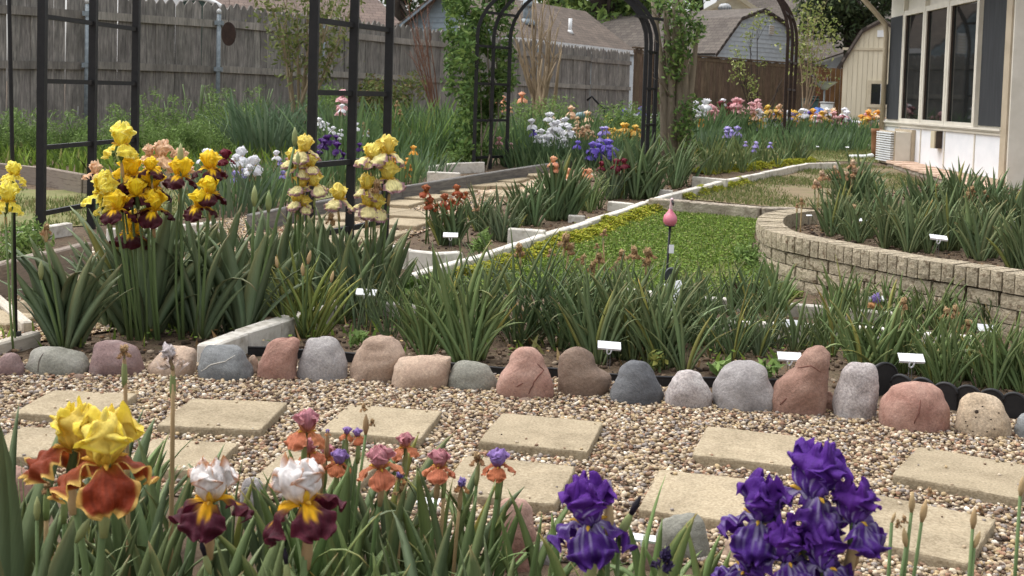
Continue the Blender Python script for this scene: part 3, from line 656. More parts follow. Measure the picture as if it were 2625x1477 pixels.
# scalloped black edging: one moulded run of arched panels
sc = [(14, 790, 880), (14, 1000, 850), (14, 1220, 750), (14, 1390, 795), (14, 1590, 830), (14, 1800, 875), (14, 2010, 900), (14, 2230, 935), (14, 2440, 965), (14, 2640, 1000), (14, 2830, 1030)]
root = empty('scalloped_edging', G(2450, 1090), 'black plastic scalloped edging behind the pink and holed boulders', 'edging')
base = [G(Zc(n, x, y)[0], Zc(n, x, y)[1] + 56) for (n, x, y) in sc]
for i in range(2, len(base) - 1):
    c = base[i]; d = (base[i + 1] - base[i - 1]).normalized(); L = ((base[i + 1] - base[i]).length + (base[i] - base[i - 1]).length) / 2
    hh = L * 0.5
    poly = [c - d * hh + Vector((0, 0, -.02))] + [c + d * (hh * math.cos(a)) + Vector((0, 0, 0.05 + hh * 0.85 * math.sin(a))) for a in [math.pi * (1 - k / 12) for k in range(13)]] + [c + d * hh + Vector((0, 0, -.02))]
    nn = Vector((-d.y, d.x, 0))
    mb = MB(); mb.o = root.location.copy(); mb.prism([p - nn * 0.004 for p in poly], nn * 0.008); p_ = mb.build('scallop', M['black_plastic'], root)
    m2 = MB(); m2.o = root.location.copy(); m2.tube(poly[1:-1], 0.006, 6); r_ = m2.build('rim', M['black_plastic'], root, True)

# ---------------------------------------------------------------- curved block wall
HW = 0.27
top_px = [(400, 428), (240, 438), (130, 455), (60, 482), (30, 520), (38, 565), (110, 612), (230, 645), (420, 690), (650, 715), (880, 765), (1090, 808), (1340, 855), (1620, 890), (1830, 915), (2050, 958), (2260, 992), (2500, 1030)]
ctrl = [GZ(8, x, y, HW) for (x, y) in top_px]
ctrl = [Vector((p.x, p.y, 0)) for p in ctrl]
def catmull(P, n=10):
    P = [P[0] * 2 - P[1]] + P + [P[-1] * 2 - P[-2]]; out = []
    for i in range(1, len(P) - 2):
        for k in range(n):
            t = k / n; a, b, c, d = P[i - 1], P[i], P[i + 1], P[i + 2]
            out.append(0.5 * ((2 * b) + (c - a) * t + (2 * a - 5 * b + 4 * c - d) * t * t + (3 * b - a - 3 * c + d) * t ** 3))
    out.append(P[-2]); return out
for _ in range(2):
    ctrl = [ctrl[0]] + [(a + 2 * b + c) / 4 for a, b, c in zip(ctrl, ctrl[1:], ctrl[2:])] + [ctrl[-1]]
curve = catmull(ctrl); cum = [0]
for a, b in zip(curve, curve[1:]): cum.append(cum[-1] + (b - a).length)
def along(s_):
    s_ = max(0, min(cum[-1] - 1e-6, s_)); i = int(np.searchsorted(cum, s_, 'right')) - 1; i = min(i, len(curve) - 2)
    t = (s_ - cum[i]) / max(cum[i + 1] - cum[i], 1e-9); d = (curve[i + 1] - curve[i]).normalized()
    return curve[i].lerp(curve[i + 1], t), d
M['wall_brick'] = pmat('wall_brick', rgb(170, 154, 128), rgb(202, 188, 162), 40, 0.92, 1.0, 60, 0.1, c3=rgb(118, 98, 76), dist=0.03)
M['wall_core'] = pmat('wall_core', rgb(62, 48, 38), rgb(84, 68, 54), 20, 0.95, 0.5, 60, rand=False)
def rough_brick(name, sx, sy, sz, seed):
    """split-faced block: rough front (-y), arrises chipped"""
    bm = bmesh.new(); bmesh.ops.create_cube(bm, size=1.0)
    for v in bm.verts: v.co = Vector((v.co.x * sx, v.co.y * sy, (v.co.z + .5) * sz))
    fr = [e for e in bm.edges if all(v.co.y < 0 for v in e.verts)]
    bmesh.ops.subdivide_edges(bm, edges=fr, cuts=3, use_grid_fill=True)
    rr = random.Random(seed)
    for v in bm.verts:
        if v.co.y < -sy * 0.49:
            ed = abs(v.co.x) > sx * .49 or v.co.z < .01 * sz or v.co.z > sz * .99
            v.co.y += rr.uniform(0.002, 0.005) if ed else rr.uniform(-0.004, 0.003)
    me = bpy.data.meshes.new(name); bm.to_mesh(me); bm.free(); me.materials.append(M['wall_brick']); return me
wall = empty('block_wall', (curve[len(curve) // 2].x, curve[len(curve) // 2].y, prof(curve[len(curve) // 2].y)), 'curved low retaining wall of rough tan blocks with upright capping round the raised iris bed', 'wall')
cap_me = [rough_brick('cap_brick', 0.0505, 0.145, 0.082, k) for k in range(6)]
brk_me = [rough_brick('brick', 0.145, 0.09, 0.0585, 20 + k) for k in range(6)]
wo = wall.location
Ltot = cum[-1]
n = int(Ltot / 0.056)
for i in range(n):
    p, d = along((i + .5) * Ltot / n); nn = Vector((-d.y, d.x, 0))          # nn points into the bed
    c = p + nn * 0.07; ang = math.atan2(d.y, d.x)
    link('cap_brick', cap_me[rnd.randrange(6)], wall, (c.x - wo.x, c.y - wo.y, prof(c.y) + HW - 0.082 - wo.z + rnd.uniform(-.002, .002)), (0, 0, ang + R(rnd.uniform(-1.2, 1.2))))
for row in range(4):
    n = int(Ltot / 0.153)
    for i in range(n):
        p, d = along((i + (.5 if row % 2 else 0.95)) * Ltot / n); nn = Vector((-d.y, d.x, 0))
        c = p + nn * (0.055 + rnd.uniform(-.002, .002)); ang = math.atan2(d.y, d.x)
        link('brick', brk_me[rnd.randrange(6)], wall, (c.x - wo.x, c.y - wo.y, prof(c.y) + HW - 0.085 - 0.0635 * (row + 1) - wo.z), (0, 0, ang + R(rnd.uniform(-.8, .8))))
mb = MB(); mb.o = wo.copy()
core = [along(s_ * Ltot / 60) for s_ in range(61)]
inn = [p + Vector((-d.y, d.x, 0)) * 0.03 for p, d in core]; inn2 = [p + Vector((-d.y, d.x, 0)) * 0.12 for p, d in core]
vs_ = []
for a, b in zip(inn, inn2):
    for q in (a, b):
        vs_ += [(q.x, q.y, prof(q.y) - .05), (q.x, q.y, prof(q.y) + HW - 0.012)]
fs = []
for i in range(60):
    k = 4 * i; fs += [(k, k + 4, k + 5, k + 1), (k + 1, k + 5, k + 7, k + 3), (k + 2, k + 3, k + 7, k + 6)]
mb.add(vs_, fs); mb.build('mortar_core', M['wall_core'], wall)
# raised bed soil inside
inner = [(p.x, p.y) for p in inn2]
bedpoly = inner + [(inner[-1][0] + 1.4, inner[-1][1] - .2)] + [G(2800, 560)[:2], G(2625, 545)[:2], G(2330, 536)[:2]]
sheet('raised_bed_soil', bedpoly, 0.19, M['soil'])
BEDZ = 0.19
# ---------------------------------------------------------------- picket fence
def wood_mat(name, a, b_, c3, streak=1.0):
    m, nt, b = newmat(name); vec = coords(nt, True, (9, 9, 0.9))
    n = ntex(nt, vec, 4.5, 6, 0.7, 0.5); rp = ramp(nt, [(0.28, a), (0.5, b_), (0.74, c3)]); nt.links.new(n.outputs['Fac'], rp.inputs[0])
    v2 = coords(nt, True, (1, 1, 0.7)); n2 = ntex(nt, v2, 3.0, 3); r2 = ramp(nt, [(0.3, (0.58, 0.57, 0.56, 1)), (0.7, (1.2, 1.18, 1.15, 1))]); nt.links.new(n2.outputs['Fac'], r2.inputs[0])
    col = objvar(nt, mixc(nt, 0.8, rp.outputs[0], r2.outputs[0], 'MULTIPLY'), 0.16, 0.01)
    nt.links.new(col, b.inputs['Base Color']); b.inputs['Roughness'].default_value = 0.9
    bump(nt, b, n.outputs['Fac'], 0.5, 0.004); return m
M['picket'] = wood_mat('picket_wood', rgb(84, 82, 79), rgb(130, 126, 121), rgb(170, 165, 157))
M['rail'] = wood_mat('rail_wood', rgb(106, 103, 98), rgb(140, 135, 128), rgb(168, 162, 153))
M['cedar'] = wood_mat('cedar_wood', rgb(74, 62, 50), rgb(100, 84, 68), rgb(120, 104, 86))
M['cedar_dark'] = wood_mat('cedar_dark', rgb(80, 58, 38), rgb(104, 76, 48), rgb(122, 92, 60))
FP = [(-1150, 10.6), (-110, 13.0), (222, 14.3), (560, 15.9), (1613, 28.6)]
def XY(px, Y): p = at(px, HORIZ, Y); return Vector((p.x, Y, 0))
fpts = [XY(x, Y) for x, Y in FP]
FZ = 0.27
def fence_z(y): return prof(y)
def topz(px, py, Y): return at(px, py, Y).z
fence = empty('picket_fence', (fpts[2].x, fpts[2].y, FZ), 'weathered grey dog-eared picket fence with galvanised posts behind the garden', 'fence')
fo = fence.location
fh = 1.79
bm = bmesh.new()
def picket_me(w, h, k):
    mb = MB(); t = 0.018; e = w * 0.42
    poly = [(-w / 2, 0, 0), (w / 2, 0, 0), (w / 2, 0, h - 0.07), (w * 0.12, 0, h), (-w * 0.12, 0, h), (-w / 2, 0, h - 0.07)]
    mb.prism(poly, (0, t, 0)); return mb.mesh('picket', M['picket'])
pk = [picket_me(0.1405, fh + d, i) for i, d in enumerate((0, 0.01, -0.012, 0.02))]
for a, b in zip(fpts, fpts[1:]):
    L = (b - a).length; n = round(L / 0.1425); d = (b - a).normalized(); ang = math.atan2(d.y, d.x)
    for i in range(n):
        c = a + d * ((i + .5) * L / n)
        link('picket', pk[rnd.randrange(4)], fence, (c.x - fo.x, c.y - fo.y, prof(c.y) - fo.z + rnd.uniform(-.012, .012)), (R(rnd.uniform(-.5, .5)), R(rnd.uniform(-.5, .5)), ang))
    nb = max(1, round(L / 2.4)); out = Vector((d.y, -d.x, 0))
    for (z0, hh) in ((1.52, 0.10), (0.89, 0.095), (0.10, 0.16)):
        for i in range(nb):
            p = a + d * (L * i / nb + .006); q = a + d * (L * (i + 1) / nb - .006)
            mb = MB(); mb.o = fo.copy()
            dz1, dz2 = rnd.uniform(-.012, .012), rnd.uniform(-.012, .012)
            mb.bar(p + out * 0.022 + Vector((0, 0, prof(p.y) + z0 + dz1)), q + out * 0.022 + Vector((0, 0, prof(q.y) + z0 + dz2)), hh, 0.036, (0, 0, 1)); mb.build('rail' if z0 > .2 else 'kickboard', M['rail'], fence)
for (px, Y) in ((222, 14.3), (558, 15.9), (826, 18.05), (1047, 20.2), (1215, 22.2), (1375, 24.4), (1510, 26.7)):
    # post on the garden side of the line
    c = XY(px, Y - 0.13); z0 = prof(Y)
    mb = MB(); mb.o = fo.copy(); mb.tube([c + Vector((0, 0, z0 - .05)), c + Vector((0, 0, z0 + 1.66))], 0.03, 10); po = mb.build('post', M['galv'], fence, True)
    mb = MB(); mb.o = fo.copy(); mb.lathe([(0.034, -.02), (0.034, .02), (0.026, .04), (0.012, .052)], c + Vector((0, 0, z0 + 1.66)), 10); mb.build('post_cap', M['galv_cap'], po, True)
    for zz in (1.52, 0.89):
        mb = MB(); mb.o = fo.copy(); mb.box(c + Vector((-.05, -.04, z0 + zz - .03)), c + Vector((.05, .07, z0 + zz + .03))); mb.build('bracket', M['galv'], po)
# little grey tag on the fence
p = at(*Zc(1, 570, 920), 14.0); mb = MB(); mb.o = fo.copy(); mb.box(p + Vector((-.035, .2, -.06)), p + Vector((.035, .23, .06))); mb.build('tag', M['galv_cap'], fence)

# brown board fence with cap rail
def board_fence(name, pts, h, mat_, label, bw=0.14, cap=True):
    root = empty(name, (pts[0].x, pts[0].y, prof(pts[0].y)), label, 'fence'); o0 = root.location
    meb = [bevel_box('board', bw - .006, 0.018, h + dd, 0.002, M[mat_]) for dd in (0, .01, -.01)]
    for a, b in zip(pts, pts[1:]):
        L = (b - a).length; n = round(L / bw); d = (b - a) / L; ang = math.atan2(d.y, d.x)
        for i in range(n):
            c = a + d * ((i + .5) * L / n)
            link('board', meb[rnd.randrange(3)], root, (c.x - o0.x, c.y - o0.y, prof(c.y) - o0.z), (0, 0, ang))
        if cap:
            for zz, hh, ww in ((h + .03, .04, .14), (h - .06, .09, .05)):
                mb = MB(); mb.o = o0.copy(); u = Vector((0, 0, prof(a.y) + zz)); mb.bar(a + u, b + u, hh, ww, (0, 0, 1)); mb.build('cap_rail' if ww > .1 else 'rail', M[mat_], root)
    return root
e0, e1 = XY(1640, 29.8), XY(2115, 36.5)
board_fence('board_fence', [e0, e1], 1.83, 'cedar', 'stained brown board fence with flat cap rail behind the far flowers')
board_fence('board_fence', [XY(1622, 29.0), XY(1642, 29.4)], 1.9, 'cedar', 'narrow brown gate panel between grey pickets and brown boards', 0.11)
board_fence('board_fence', [XY(2090, 35.2), XY(2190, 35.0)], 1.75, 'cedar_dark', 'dark orange brown fence panel beside the cream shed', 0.14, False)

# ---------------------------------------------------------------- buildings behind
def shingle_mat(name, a, b_, c3, sc=3.2):
    m, nt, b = newmat(name); tc = nt.nodes.new('ShaderNodeTexCoord'); mp = nt.nodes.new('ShaderNodeMapping')
    nt.links.new(tc.outputs['UV'], mp.inputs['Vector'])
    br = nt.nodes.new('ShaderNodeTexBrick'); br.inputs['Scale'].default_value = sc
    br.inputs['Color1'].default_value = a; br.inputs['Color2'].default_value = b_; br.inputs['Mortar'].default_value = tuple(x * .45 for x in a[:3]) + (1,)
    br.inputs['Mortar Size'].default_value = 0.02; br.inputs['Brick Width'].default_value = 0.8; br.inputs['Row Height'].default_value = 0.45; br.inputs['Bias'].default_value = 0.1
    nt.links.new(mp.outputs[0], br.inputs['Vector'])
    n = ntex(nt, mp.outputs[0], 1.3, 5); r2 = ramp(nt, [(0.3, (0.78, 0.78, 0.78, 1)), (0.7, (1.12, 1.1, 1.08, 1))]); nt.links.new(n.outputs['Fac'], r2.inputs[0])
    n3 = ntex(nt, mp.outputs[0], 26, 3); r3 = ramp(nt, [(0.3, (0.8, 0.8, 0.8, 1)), (0.7, (1.15, 1.15, 1.15, 1))]); nt.links.new(n3.outputs['Fac'], r3.inputs[0])
    col = mixc(nt, 1.0, mixc(nt, 1.0, br.outputs['Color'], r2.outputs[0], 'MULTIPLY'), r3.outputs[0], 'MULTIPLY')
    nt.links.new(col, b.inputs['Base Color']); b.inputs['Roughness'].default_value = 0.95
    bump(nt, b, br.outputs['Fac'], -0.6, 0.02); return m
M['roof_brown'] = shingle_mat('roof_brown', rgb(98, 88, 80), rgb(116, 104, 94), None)
M['roof_grey'] = shingle_mat('roof_grey', rgb(92, 85, 80), rgb(108, 101, 94), None)
M['roof_pink'] = shingle_mat('roof_pink', rgb(116, 102, 95), rgb(132, 116, 107), None)
M['siding_grey'] = pmat('siding_grey', rgb(168, 174, 178), rgb(184, 190, 193), 6, 0.7, 0.1, 40, 0.04)
M['siding_blue'] = pmat('siding_blue', rgb(126, 140, 148), rgb(144, 156, 163), 6, 0.7, 0.1, 40, 0.04)
M['trim_blue'] = pmat('trim_blue', rgb(112, 126, 136), rgb(128, 142, 150), 6, 0.6, 0.0)
M['trim_white'] = pmat('trim_white', rgb(214, 216, 216), rgb(228, 229, 228), 6, 0.55, 0.05)
M['cream'] = pmat('cream_siding', rgb(204, 194, 168), rgb(218, 208, 183), 5, 0.75, 0.15, 30, 0.03, (1, 1, .2))
M['cream_trim'] = pmat('cream_trim', rgb(186, 174, 148), rgb(200, 189, 164), 6, 0.6, 0.1)
M['beige'] = pmat('beige_frame', rgb(204, 198, 184), rgb(216, 210, 197), 6, 0.5, 0.05, spec=0.4)
M['beige_dark'] = pmat('beige_post', rgb(168, 154, 132), rgb(184, 170, 148), 6, 0.6, 0.1)
M['panel_white'] = pmat('panel_white', rgb(222, 224, 228), rgb(232, 233, 236), 5, 0.45, 0.1, 90, spec=0.4)
M['dark_screen'] = pmat('dark_screen', rgb(40, 42, 45), rgb(54, 56, 59), 12, 0.75, 0.15, 300, stretch=(4, 4, .2))
M['dark_trim'] = pmat('dark_trim', rgb(54, 44, 38), rgb(72, 60, 52), 8, 0.6, 0.0)
m, nt, b = newmat('window_glass'); b.inputs['Base Color'].default_value = (0.012, 0.014, 0.014, 1); b.inputs['Roughness'].default_value = 0.03; b.inputs['Specular IOR Level'].default_value = 0.75
nz_ = ntex(nt, coords(nt, False), 0.9, 2); bump(nt, b, nz_.outputs['Fac'], 0.03, 0.05); M['glass'] = m

def uv_quad(name, quad, mat_, parent, thick=0.05, usz=1.0):
    """roof slab with UVs in metres: quad = eave0, eave1, ridge1, ridge0 (world)"""
    q = [Vector(p) for p in quad]; o0 = parent.location
    nrm = (q[1] - q[0]).cross(q[3] - q[0]).normalized()
    if nrm.z < 0: nrm = -nrm
    vs_ = [p - o0 for p in q] + [p - nrm * thick - o0 for p in q]
    fs = [(0, 1, 2, 3), (7, 6, 5, 4)] + [(i, (i + 4), (i + 1) % 4 + 4, (i + 1) % 4) for i in range(4)]
    me = bpy.data.meshes.new(name); me.from_pydata([v[:] for v in vs_], [], fs); me.materials.append(mat_)
    uvl = me.uv_layers.new(); e = (q[1] - q[0]).normalized(); w = nrm.cross(e)
    for poly in me.polygons:
        for li in poly.loop_indices:
            v = me.vertices[me.loops[li].vertex_index].co + o0 - q[0]
            uvl.data[li].uv = (v.dot(e), v.dot(w))
    bm = bmesh.new(); bm.from_mesh(me); bmesh.ops.recalc_face_normals(bm, faces=bm.faces); bm.to_mesh(me); bm.free()
    return link(name, me, parent)
def gable_house(name, label, cat, A, B, back, prf, z0, side_mat, roof_mat, trim_mat, boards, bw, over=0.15, group=None, wall_thick=0.06):
    """A, B: front corners; prf: (u, z) roofline over the front; back: vector to the rear; boards: 'h' or 'v' cladding pieces"""
    A = Vector((A.x, A.y, 0)); B = Vector((B.x, B.y, 0)); back = Vector((back[0], back[1], 0))
    root = empty(name, (A.x, A.y, z0), label, cat, group); o0 = root.location.copy()
    d = (B - A); Wd = d.length; d = d / Wd; bk = back.normalized(); fr = -bk
    zt = lambda u: float(np.interp(u, [p[0] for p in prf], [p[1] for p in prf]))
    P3 = lambda u, z, off=0.0: A + d * (u * Wd) + Vector((0, 0, z)) + fr * off
    # shell
    mb = MB(); mb.o = o0
    poly = [P3(0, z0)] + [P3(u, z) for u, z in prf] + [P3(1, z0)]
    mb.prism([p + bk * 0.02 for p in poly], back - bk * .04); mb.build('wall', side_mat, root)
    if boards == 'h':
        z = z0
        zmax = max(p[1] for p in prf)
        while z < zmax - 0.02:
            z1 = min(z + bw, zmax - .005)
            def span(zz):
                us = [u / 200 for u in range(201) if zt(u / 200) >= zz]; return (min(us), max(us)) if us else (0.5, 0.5)
            a0, b0 = span(z); a1, b1 = span(z1)
            mb = MB(); mb.o = o0
            mb.add([P3(a0, z, .022), P3(b0, z, .022), P3(b1, z1, .004), P3(a1, z1, .004), P3(a0, z, -.015), P3(b0, z, -.015), P3(b1, z1, -.015), P3(a1, z1, -.015)],
                   [(0, 1, 2, 3), (7, 6, 5, 4), (0, 4, 5, 1), (1, 5, 6, 2), (2, 6, 7, 3), (3, 7, 4, 0)])
            mb.build('siding_board', side_mat, root); z += bw
    elif boards == 'v':
        nb = round(Wd / bw)
        for i in range(nb):
            u0, u1 = i / nb + 0.004 / Wd, (i + 1) / nb - 0.004 / Wd
            poly = [P3(u0, z0), P3(u0, zt(u0)), P3(u1, zt(u1)), P3(u1, z0)]
            mb = MB(); mb.o = o0; mb.prism([p + fr * .004 for p in poly], fr * .012); mb.build('plank', side_mat, root)
    # roof
    for (u0, za), (u1, zb) in zip(prf, prf[1:]):
        lo0, lo1 = (u0, za), (u1, zb)
        ex0 = 0.12 if u0 == 0 else 0; ex1 = 0.12 if u1 == 1 else 0
        sl = (zb - za) / ((u1 - u0) * Wd)
        a = P3(u0 - ex0 / Wd, za - sl * ex0 + .05) + fr * over; b_ = P3(u1 + ex1 / Wd, zb + sl * ex1 + .05) + fr * over
        ln = back + bk * over * 2
        q = [a, a + ln, b_ + ln, b_] if za < zb else [b_, b_ + ln, a + ln, a]
        uv_quad('roof', q, roof_mat, root)
        mb = MB(); mb.o = o0; mb.bar(a + Vector((0, 0, -.075)) + bk * .02, b_ + Vector((0, 0, -.075)) + bk * .02, 0.10, 0.03, (0, 0, 1)); mb.build('rake_board', trim_mat, root)
    return root, P3, d, fr

# blue-grey gabled house
hA, hB = XY(1018, 31.7), XY(1290, 30.0)
house, P3, hd, hf = gable_house('neighbour_house', 'blue grey gabled house with long brown shingle roof and white gutter behind the picket fence', 'house', hA, hB, (3.9, 6.7), [(0, 2.55), (.48, 3.66), (1, 2.42)], FZ, M['siding_blue'], M['roof_brown'], M['trim_blue'], 'h', 0.14, 0.35)
ho = house.location.copy()
mb = MB(); mb.o = ho; mb.obox(P3(.63, 2.62, .05), hd * .16, hf * .025, (0, 0, .26)); v_ = mb.build('gable_vent', M['trim_white'], house)
for k in range(6):
    mb = MB(); mb.o = ho; mb.obox(P3(.63, 2.42 + k * .075, .085), hd * .135, hf * .01, (0, 0, .022)); mb.build('louver', M['beige'], v_)
g0 = P3(1.04, 2.36) + hf * .3; g1 = g0 + Vector((3.9, 6.7, 0)) * 1.09
mb = MB(); mb.o = ho; mb.bar(g0, g1, 0.12, 0.12, (0, 0, 1)); mb.build('gutter', M['trim_white'], house)
def roof_pt(px, py, A_, n_): d_ = ray(px, py); t = (A_ - Vector((0, 0, EYE))).dot(n_) / d_.dot(n_); return Vector((0, 0, EYE)) + d_ * t
rA = P3(1, 2.47); rn = (P3(.48, 3.71) - rA).cross(Vector((3.9, 6.7, 0))).normalized()
p = roof_pt(*Zc(3, 680, 265), rA, rn); mb = MB(); mb.o = ho; mb.tube([p - Vector((0, 0, .1)), p + Vector((0, 0, .40))], .055, 10); mb.lathe([(.12, -.06), (.06, .06)], p, 10); mb.build('vent_pipe', M['trim_white'], house, True)
p = roof_pt(*Zc(3, 325, 185), rA, rn); mb = MB(); mb.o = ho; mb.tube([p - Vector((0, 0, .1)), p + Vector((0, 0, .62))], .12, 12); mb.lathe([(.19, .42), (.19, .5), (.12, .62), (.02, .68)], p, 12); mb.lathe([(.3, -.08), (.14, .1)], p, 12); mb.build('chimney_pipe', M['galv'], house, True)

# grey barn shed
bA = XY(1831, 37); bB = XY(2044, 40)
barn, P3, bd, bf = gable_house('barn_shed', 'light grey gambrel barn shed with lap siding and brown shingles behind the board fence', 'shed', bA, bB, (-5.6, 6.3), [(0, 2.5), (.25, 3.62), (.52, 4.0), (.79, 3.62), (1, 2.5)], FZ, M['siding_grey'], M['roof_grey'], M['dark_trim'], 'h', 0.145, 0.12)
mb = MB(); mb.o = barn.location.copy(); mb.obox(P3(.62, 3.35, .05), bd * .13, bf * .02, (0, 0, .16)); v_ = mb.build('gable_vent', M['trim_white'], barn)
for k in range(4):
    mb = MB(); mb.o = barn.location.copy(); mb.obox(P3(.62, 3.24 + k * .075, .08), bd * .11, bf * .01, (0, 0, .022)); mb.build('louver', M['beige_dark'], v_)
for u in (0.0, 1.0):
    mb = MB(); mb.o = barn.location.copy(); mb.obox(P3(u, 1.4, .03), bd * .05, bf * .02, (0, 0, 1.1)); mb.build('corner_board', M['trim_white'], barn)
# cream gambrel shed
sA, sB = XY(2158, 31), XY(2350, 30.3)
shed, P3, sd_, sf = gable_house('garden_shed', 'cream gambrel garden shed of grooved planks with small window beside the sunroom', 'shed', sA, sB, (1.25, 3.4), [(0, 2.12), (.23, 2.9), (.5, 3.2), (.77, 2.9), (1, 2.12)], FZ, M['cream'], M['roof_grey'], M['dark_trim'], 'v', 0.125, 0.1)
so = shed.location.copy()
mb = MB(); mb.o = so; mb.obox(P3(.5, 2.42, .03), sd_ * .98, sf * .012, (0, 0, .035)); mb.build('trim_board', M['cream_trim'], shed)
mb = MB(); mb.o = so; mb.obox(P3(.5, 2.83, .03), sd_ * .11, sf * .015, (0, 0, .09)); mb.build('gable_vent', M['trim_white'], shed)
wc = P3(.53, 1.23, .03)
mb = MB(); mb.o = so
for sx_ in (-1, 1): mb.obox(wc + sd_ * sx_ * .30, sd_ * .045, sf * .02, (0, 0, .36))
for sz_ in (-1, 1): mb.obox(wc + Vector((0, 0, sz_ * .315)), sd_ * .255, sf * .02, (0, 0, .045))
w_ = mb.build('window', M['cream_trim'], shed)
mb = MB(); mb.o = so; mb.obox(wc, sd_ * .25, sf * .004, (0, 0, .27)); mb.build('pane', M['glass'], w_)
mb = MB(); mb.o = so; mb.obox(wc + sf * .012, sd_ * .015, sf * .008, (0, 0, .27)); mb.build('sash_bar', M['trim_white'], w_)
# far houses: roofs over the fences
far_h, P3, d_, f_ = gable_house('far_house', 'pinkish brown shingled house roof rising behind the picket fence by the hanging disc', 'house', XY(330, 29), XY(1052, 32.5), (-2.6, 6.4), [(0, 2.3), (1, 2.35)], FZ, M['siding_grey'], M['roof_pink'], M['trim_white'], '', 0.2, 0)
fa, fb = XY(300, 28.6), XY(1062, 32.3); bk_ = Vector((-2.6, 6.4, 0)).normalized()
up = lambda p, z: Vector((p.x, p.y, z))
r0 = up(fa + (fb - fa) * .2 + bk_ * 3.4, 4.9); r1 = up(fa + (fb - fa) * .80 + bk_ * 3.4, 4.9); e0_, e1_ = up(fa, 2.42), up(fb, 2.42)
e2_ = up(fb + bk_ * 6.9, 2.42)
uv_quad('roof', [e0_, e1_, r1, r0], M['roof_pink'], far_h); uv_quad('roof', [e1_, e2_, r1 + Vector((0, 0, .003)), r1], M['roof_pink'], far_h)
fh2, P3, d_, f_ = gable_house('far_house', 'large grey roofed house with turbine vent behind the grey barn', 'house', XY(1800, 50), XY(2330, 47), (2.5, 10), [(0, 2.6), (.5, 2.65), (1, 2.6)], FZ, M['siding_grey'], M['roof_grey'], M['trim_white'], '', 0.2, 0)
uv_quad('roof', [up(XY(1770, 49.6), 2.7), up(XY(2370, 46.6), 2.7), up(XY(2300, 53), 6.6), up(XY(1850, 54), 6.6)], M['roof_grey'], fh2)
gpk, gl, gr_ = at(1880, -10, 45.5), at(1795, 38, 45.5), at(1985, 60, 45.5)
mb = MB(); mb.o = fh2.location.copy(); mb.prism([gl, gpk, gr_, up(gr_, 2.5), up(gl, 2.5)], (0, 3.5, 0)); mb.build('gable_wall', M['cream_trim'], fh2)
for a_, b_ in ((gl, gpk), (gpk, gr_)):
    mb = MB(); mb.o = fh2.location.copy(); mb.bar(a_ + Vector((0, -.1, .05)), b_ + Vector((0, -.1, .05)), .16, .08, (0, 0, 1)); mb.build('rake_board', M['cream_trim'], fh2)
p = at(1858, 22, 44.2)
mb = MB(); mb.o = fh2.location.copy(); mb.lathe([(.10, -.5), (.10, -.14), (.19, -.1), (.25, .02), (.22, .12), (.12, .18), (.02, .2)], p, 14); tv = mb.build('turbine_vent', M['galv_cap'], fh2, True)
for k in range(14):
    th = k / 14 * 6.283; mb = MB(); mb.o = fh2.location.copy(); c_, s_ = math.cos(th), math.sin(th)
    mb.tube([p + Vector((.2 * c_, .2 * s_, -.1)), p + Vector((.262 * c_, .262 * s_, .02)), p + Vector((.13 * c_, .13 * s_, .18))], .014, 5); mb.build('vane', M['galv'], tv, True)
gw, P3, d_, f_ = gable_house('garage', 'white garage gable end seen between the arch and cream shed', 'garage', XY(2062, 42), XY(2290, 42), (1, 6), [(0, 2.28), (.7, 3.1), (1, 2.7)], FZ, M['siding_grey'], M['roof_grey'], M['trim_white'], 'v', 0.3, 0.1)
# dark green arched cover with a white rim
ac = at(500, 62, 27.5); root = empty('arched_cover', (ac.x, ac.y, FZ), 'dark green arched cover with white rim showing over the picket tips', 'cover')
arc = [ac + Vector((.86 * math.cos(t), 0, .62 * math.sin(t))) for t in [math.pi * k / 16 for k in range(17)]]
mb = MB(); mb.o = root.location.copy(); mb.prism([up(arc[0], FZ)] + arc + [up(arc[-1], FZ)], (-1.2, 2.5, 0)); m_ = pmat('cover_green', rgb(52, 68, 62), rgb(66, 82, 74), 8, .7, .1); mb.build('cover', m_, root)
mb = MB(); mb.o = root.location.copy(); mb.tube(arc, .055, 8); mb.build('rim', M['trim_white'], root, True)
wb = [at(372, -2, 27.0), at(468, 3, 27.0)]
root = empty('caravan_roof', up(wb[0], FZ), 'white vehicle roof edge just showing above the picket tips', 'vehicle')
mb = MB(); mb.o = root.location.copy(); mb.prism([wb[0] + Vector((0, 0, -.05)), wb[1] + Vector((0, 0, -.05)), wb[1] + Vector((.02, 0, .05)), wb[1] + Vector((-.15, 0, .2)), wb[0] + Vector((0, 0, .2))], (-1.4, 2.2, 0)); mb.build('roof', M['trim_white'], root)
mb = MB(); mb.o = root.location.copy(); mb.prism([up(wb[0], FZ), up(wb[1], FZ), wb[1] + Vector((0, 0, -.05)), wb[0] + Vector((0, 0, -.05))], (-1.4, 2.2, 0)); mb.build('body', M['trim_white'], root)

# ---------------------------------------------------------------- sunroom
q0, q1 = G(2341, 430), G(2568, 496)
wd = (q1 - q0); wd.z = 0; wd.normalize(); wn_ = Vector((wd.y, -wd.x, 0))
if wn_.x > 0: wn_ = -wn_                                      # outward, to the lawn
wz0 = prof(q0.y)
nrmv = wn_
def wp(px, py):
    d_ = ray(px, py); t = (Vector((q0.x, q0.y, EYE)) - Vector((0, 0, EYE))).dot(nrmv) / d_.dot(nrmv); return Vector((0, 0, EYE)) + d_ * t
def ws(px, py): return (wp(px, py) - Vector((q0.x, q0.y, 0))).dot(wd)
O = Vector((q0.x, q0.y, 0))
def WP(s_, z, t=0.0): return O + wd * s_ + wn_ * t + Vector((0, 0, z))
z_sill = wp(*Zc(4, 1400, 1030)).z; z_wtop = wp(*Zc(4, 1350, 118)).z; z_wbot = wp(*Zc(4, 1500, 995)).z; z_pt = wp(*Zc(4, 1500, 1075)).z
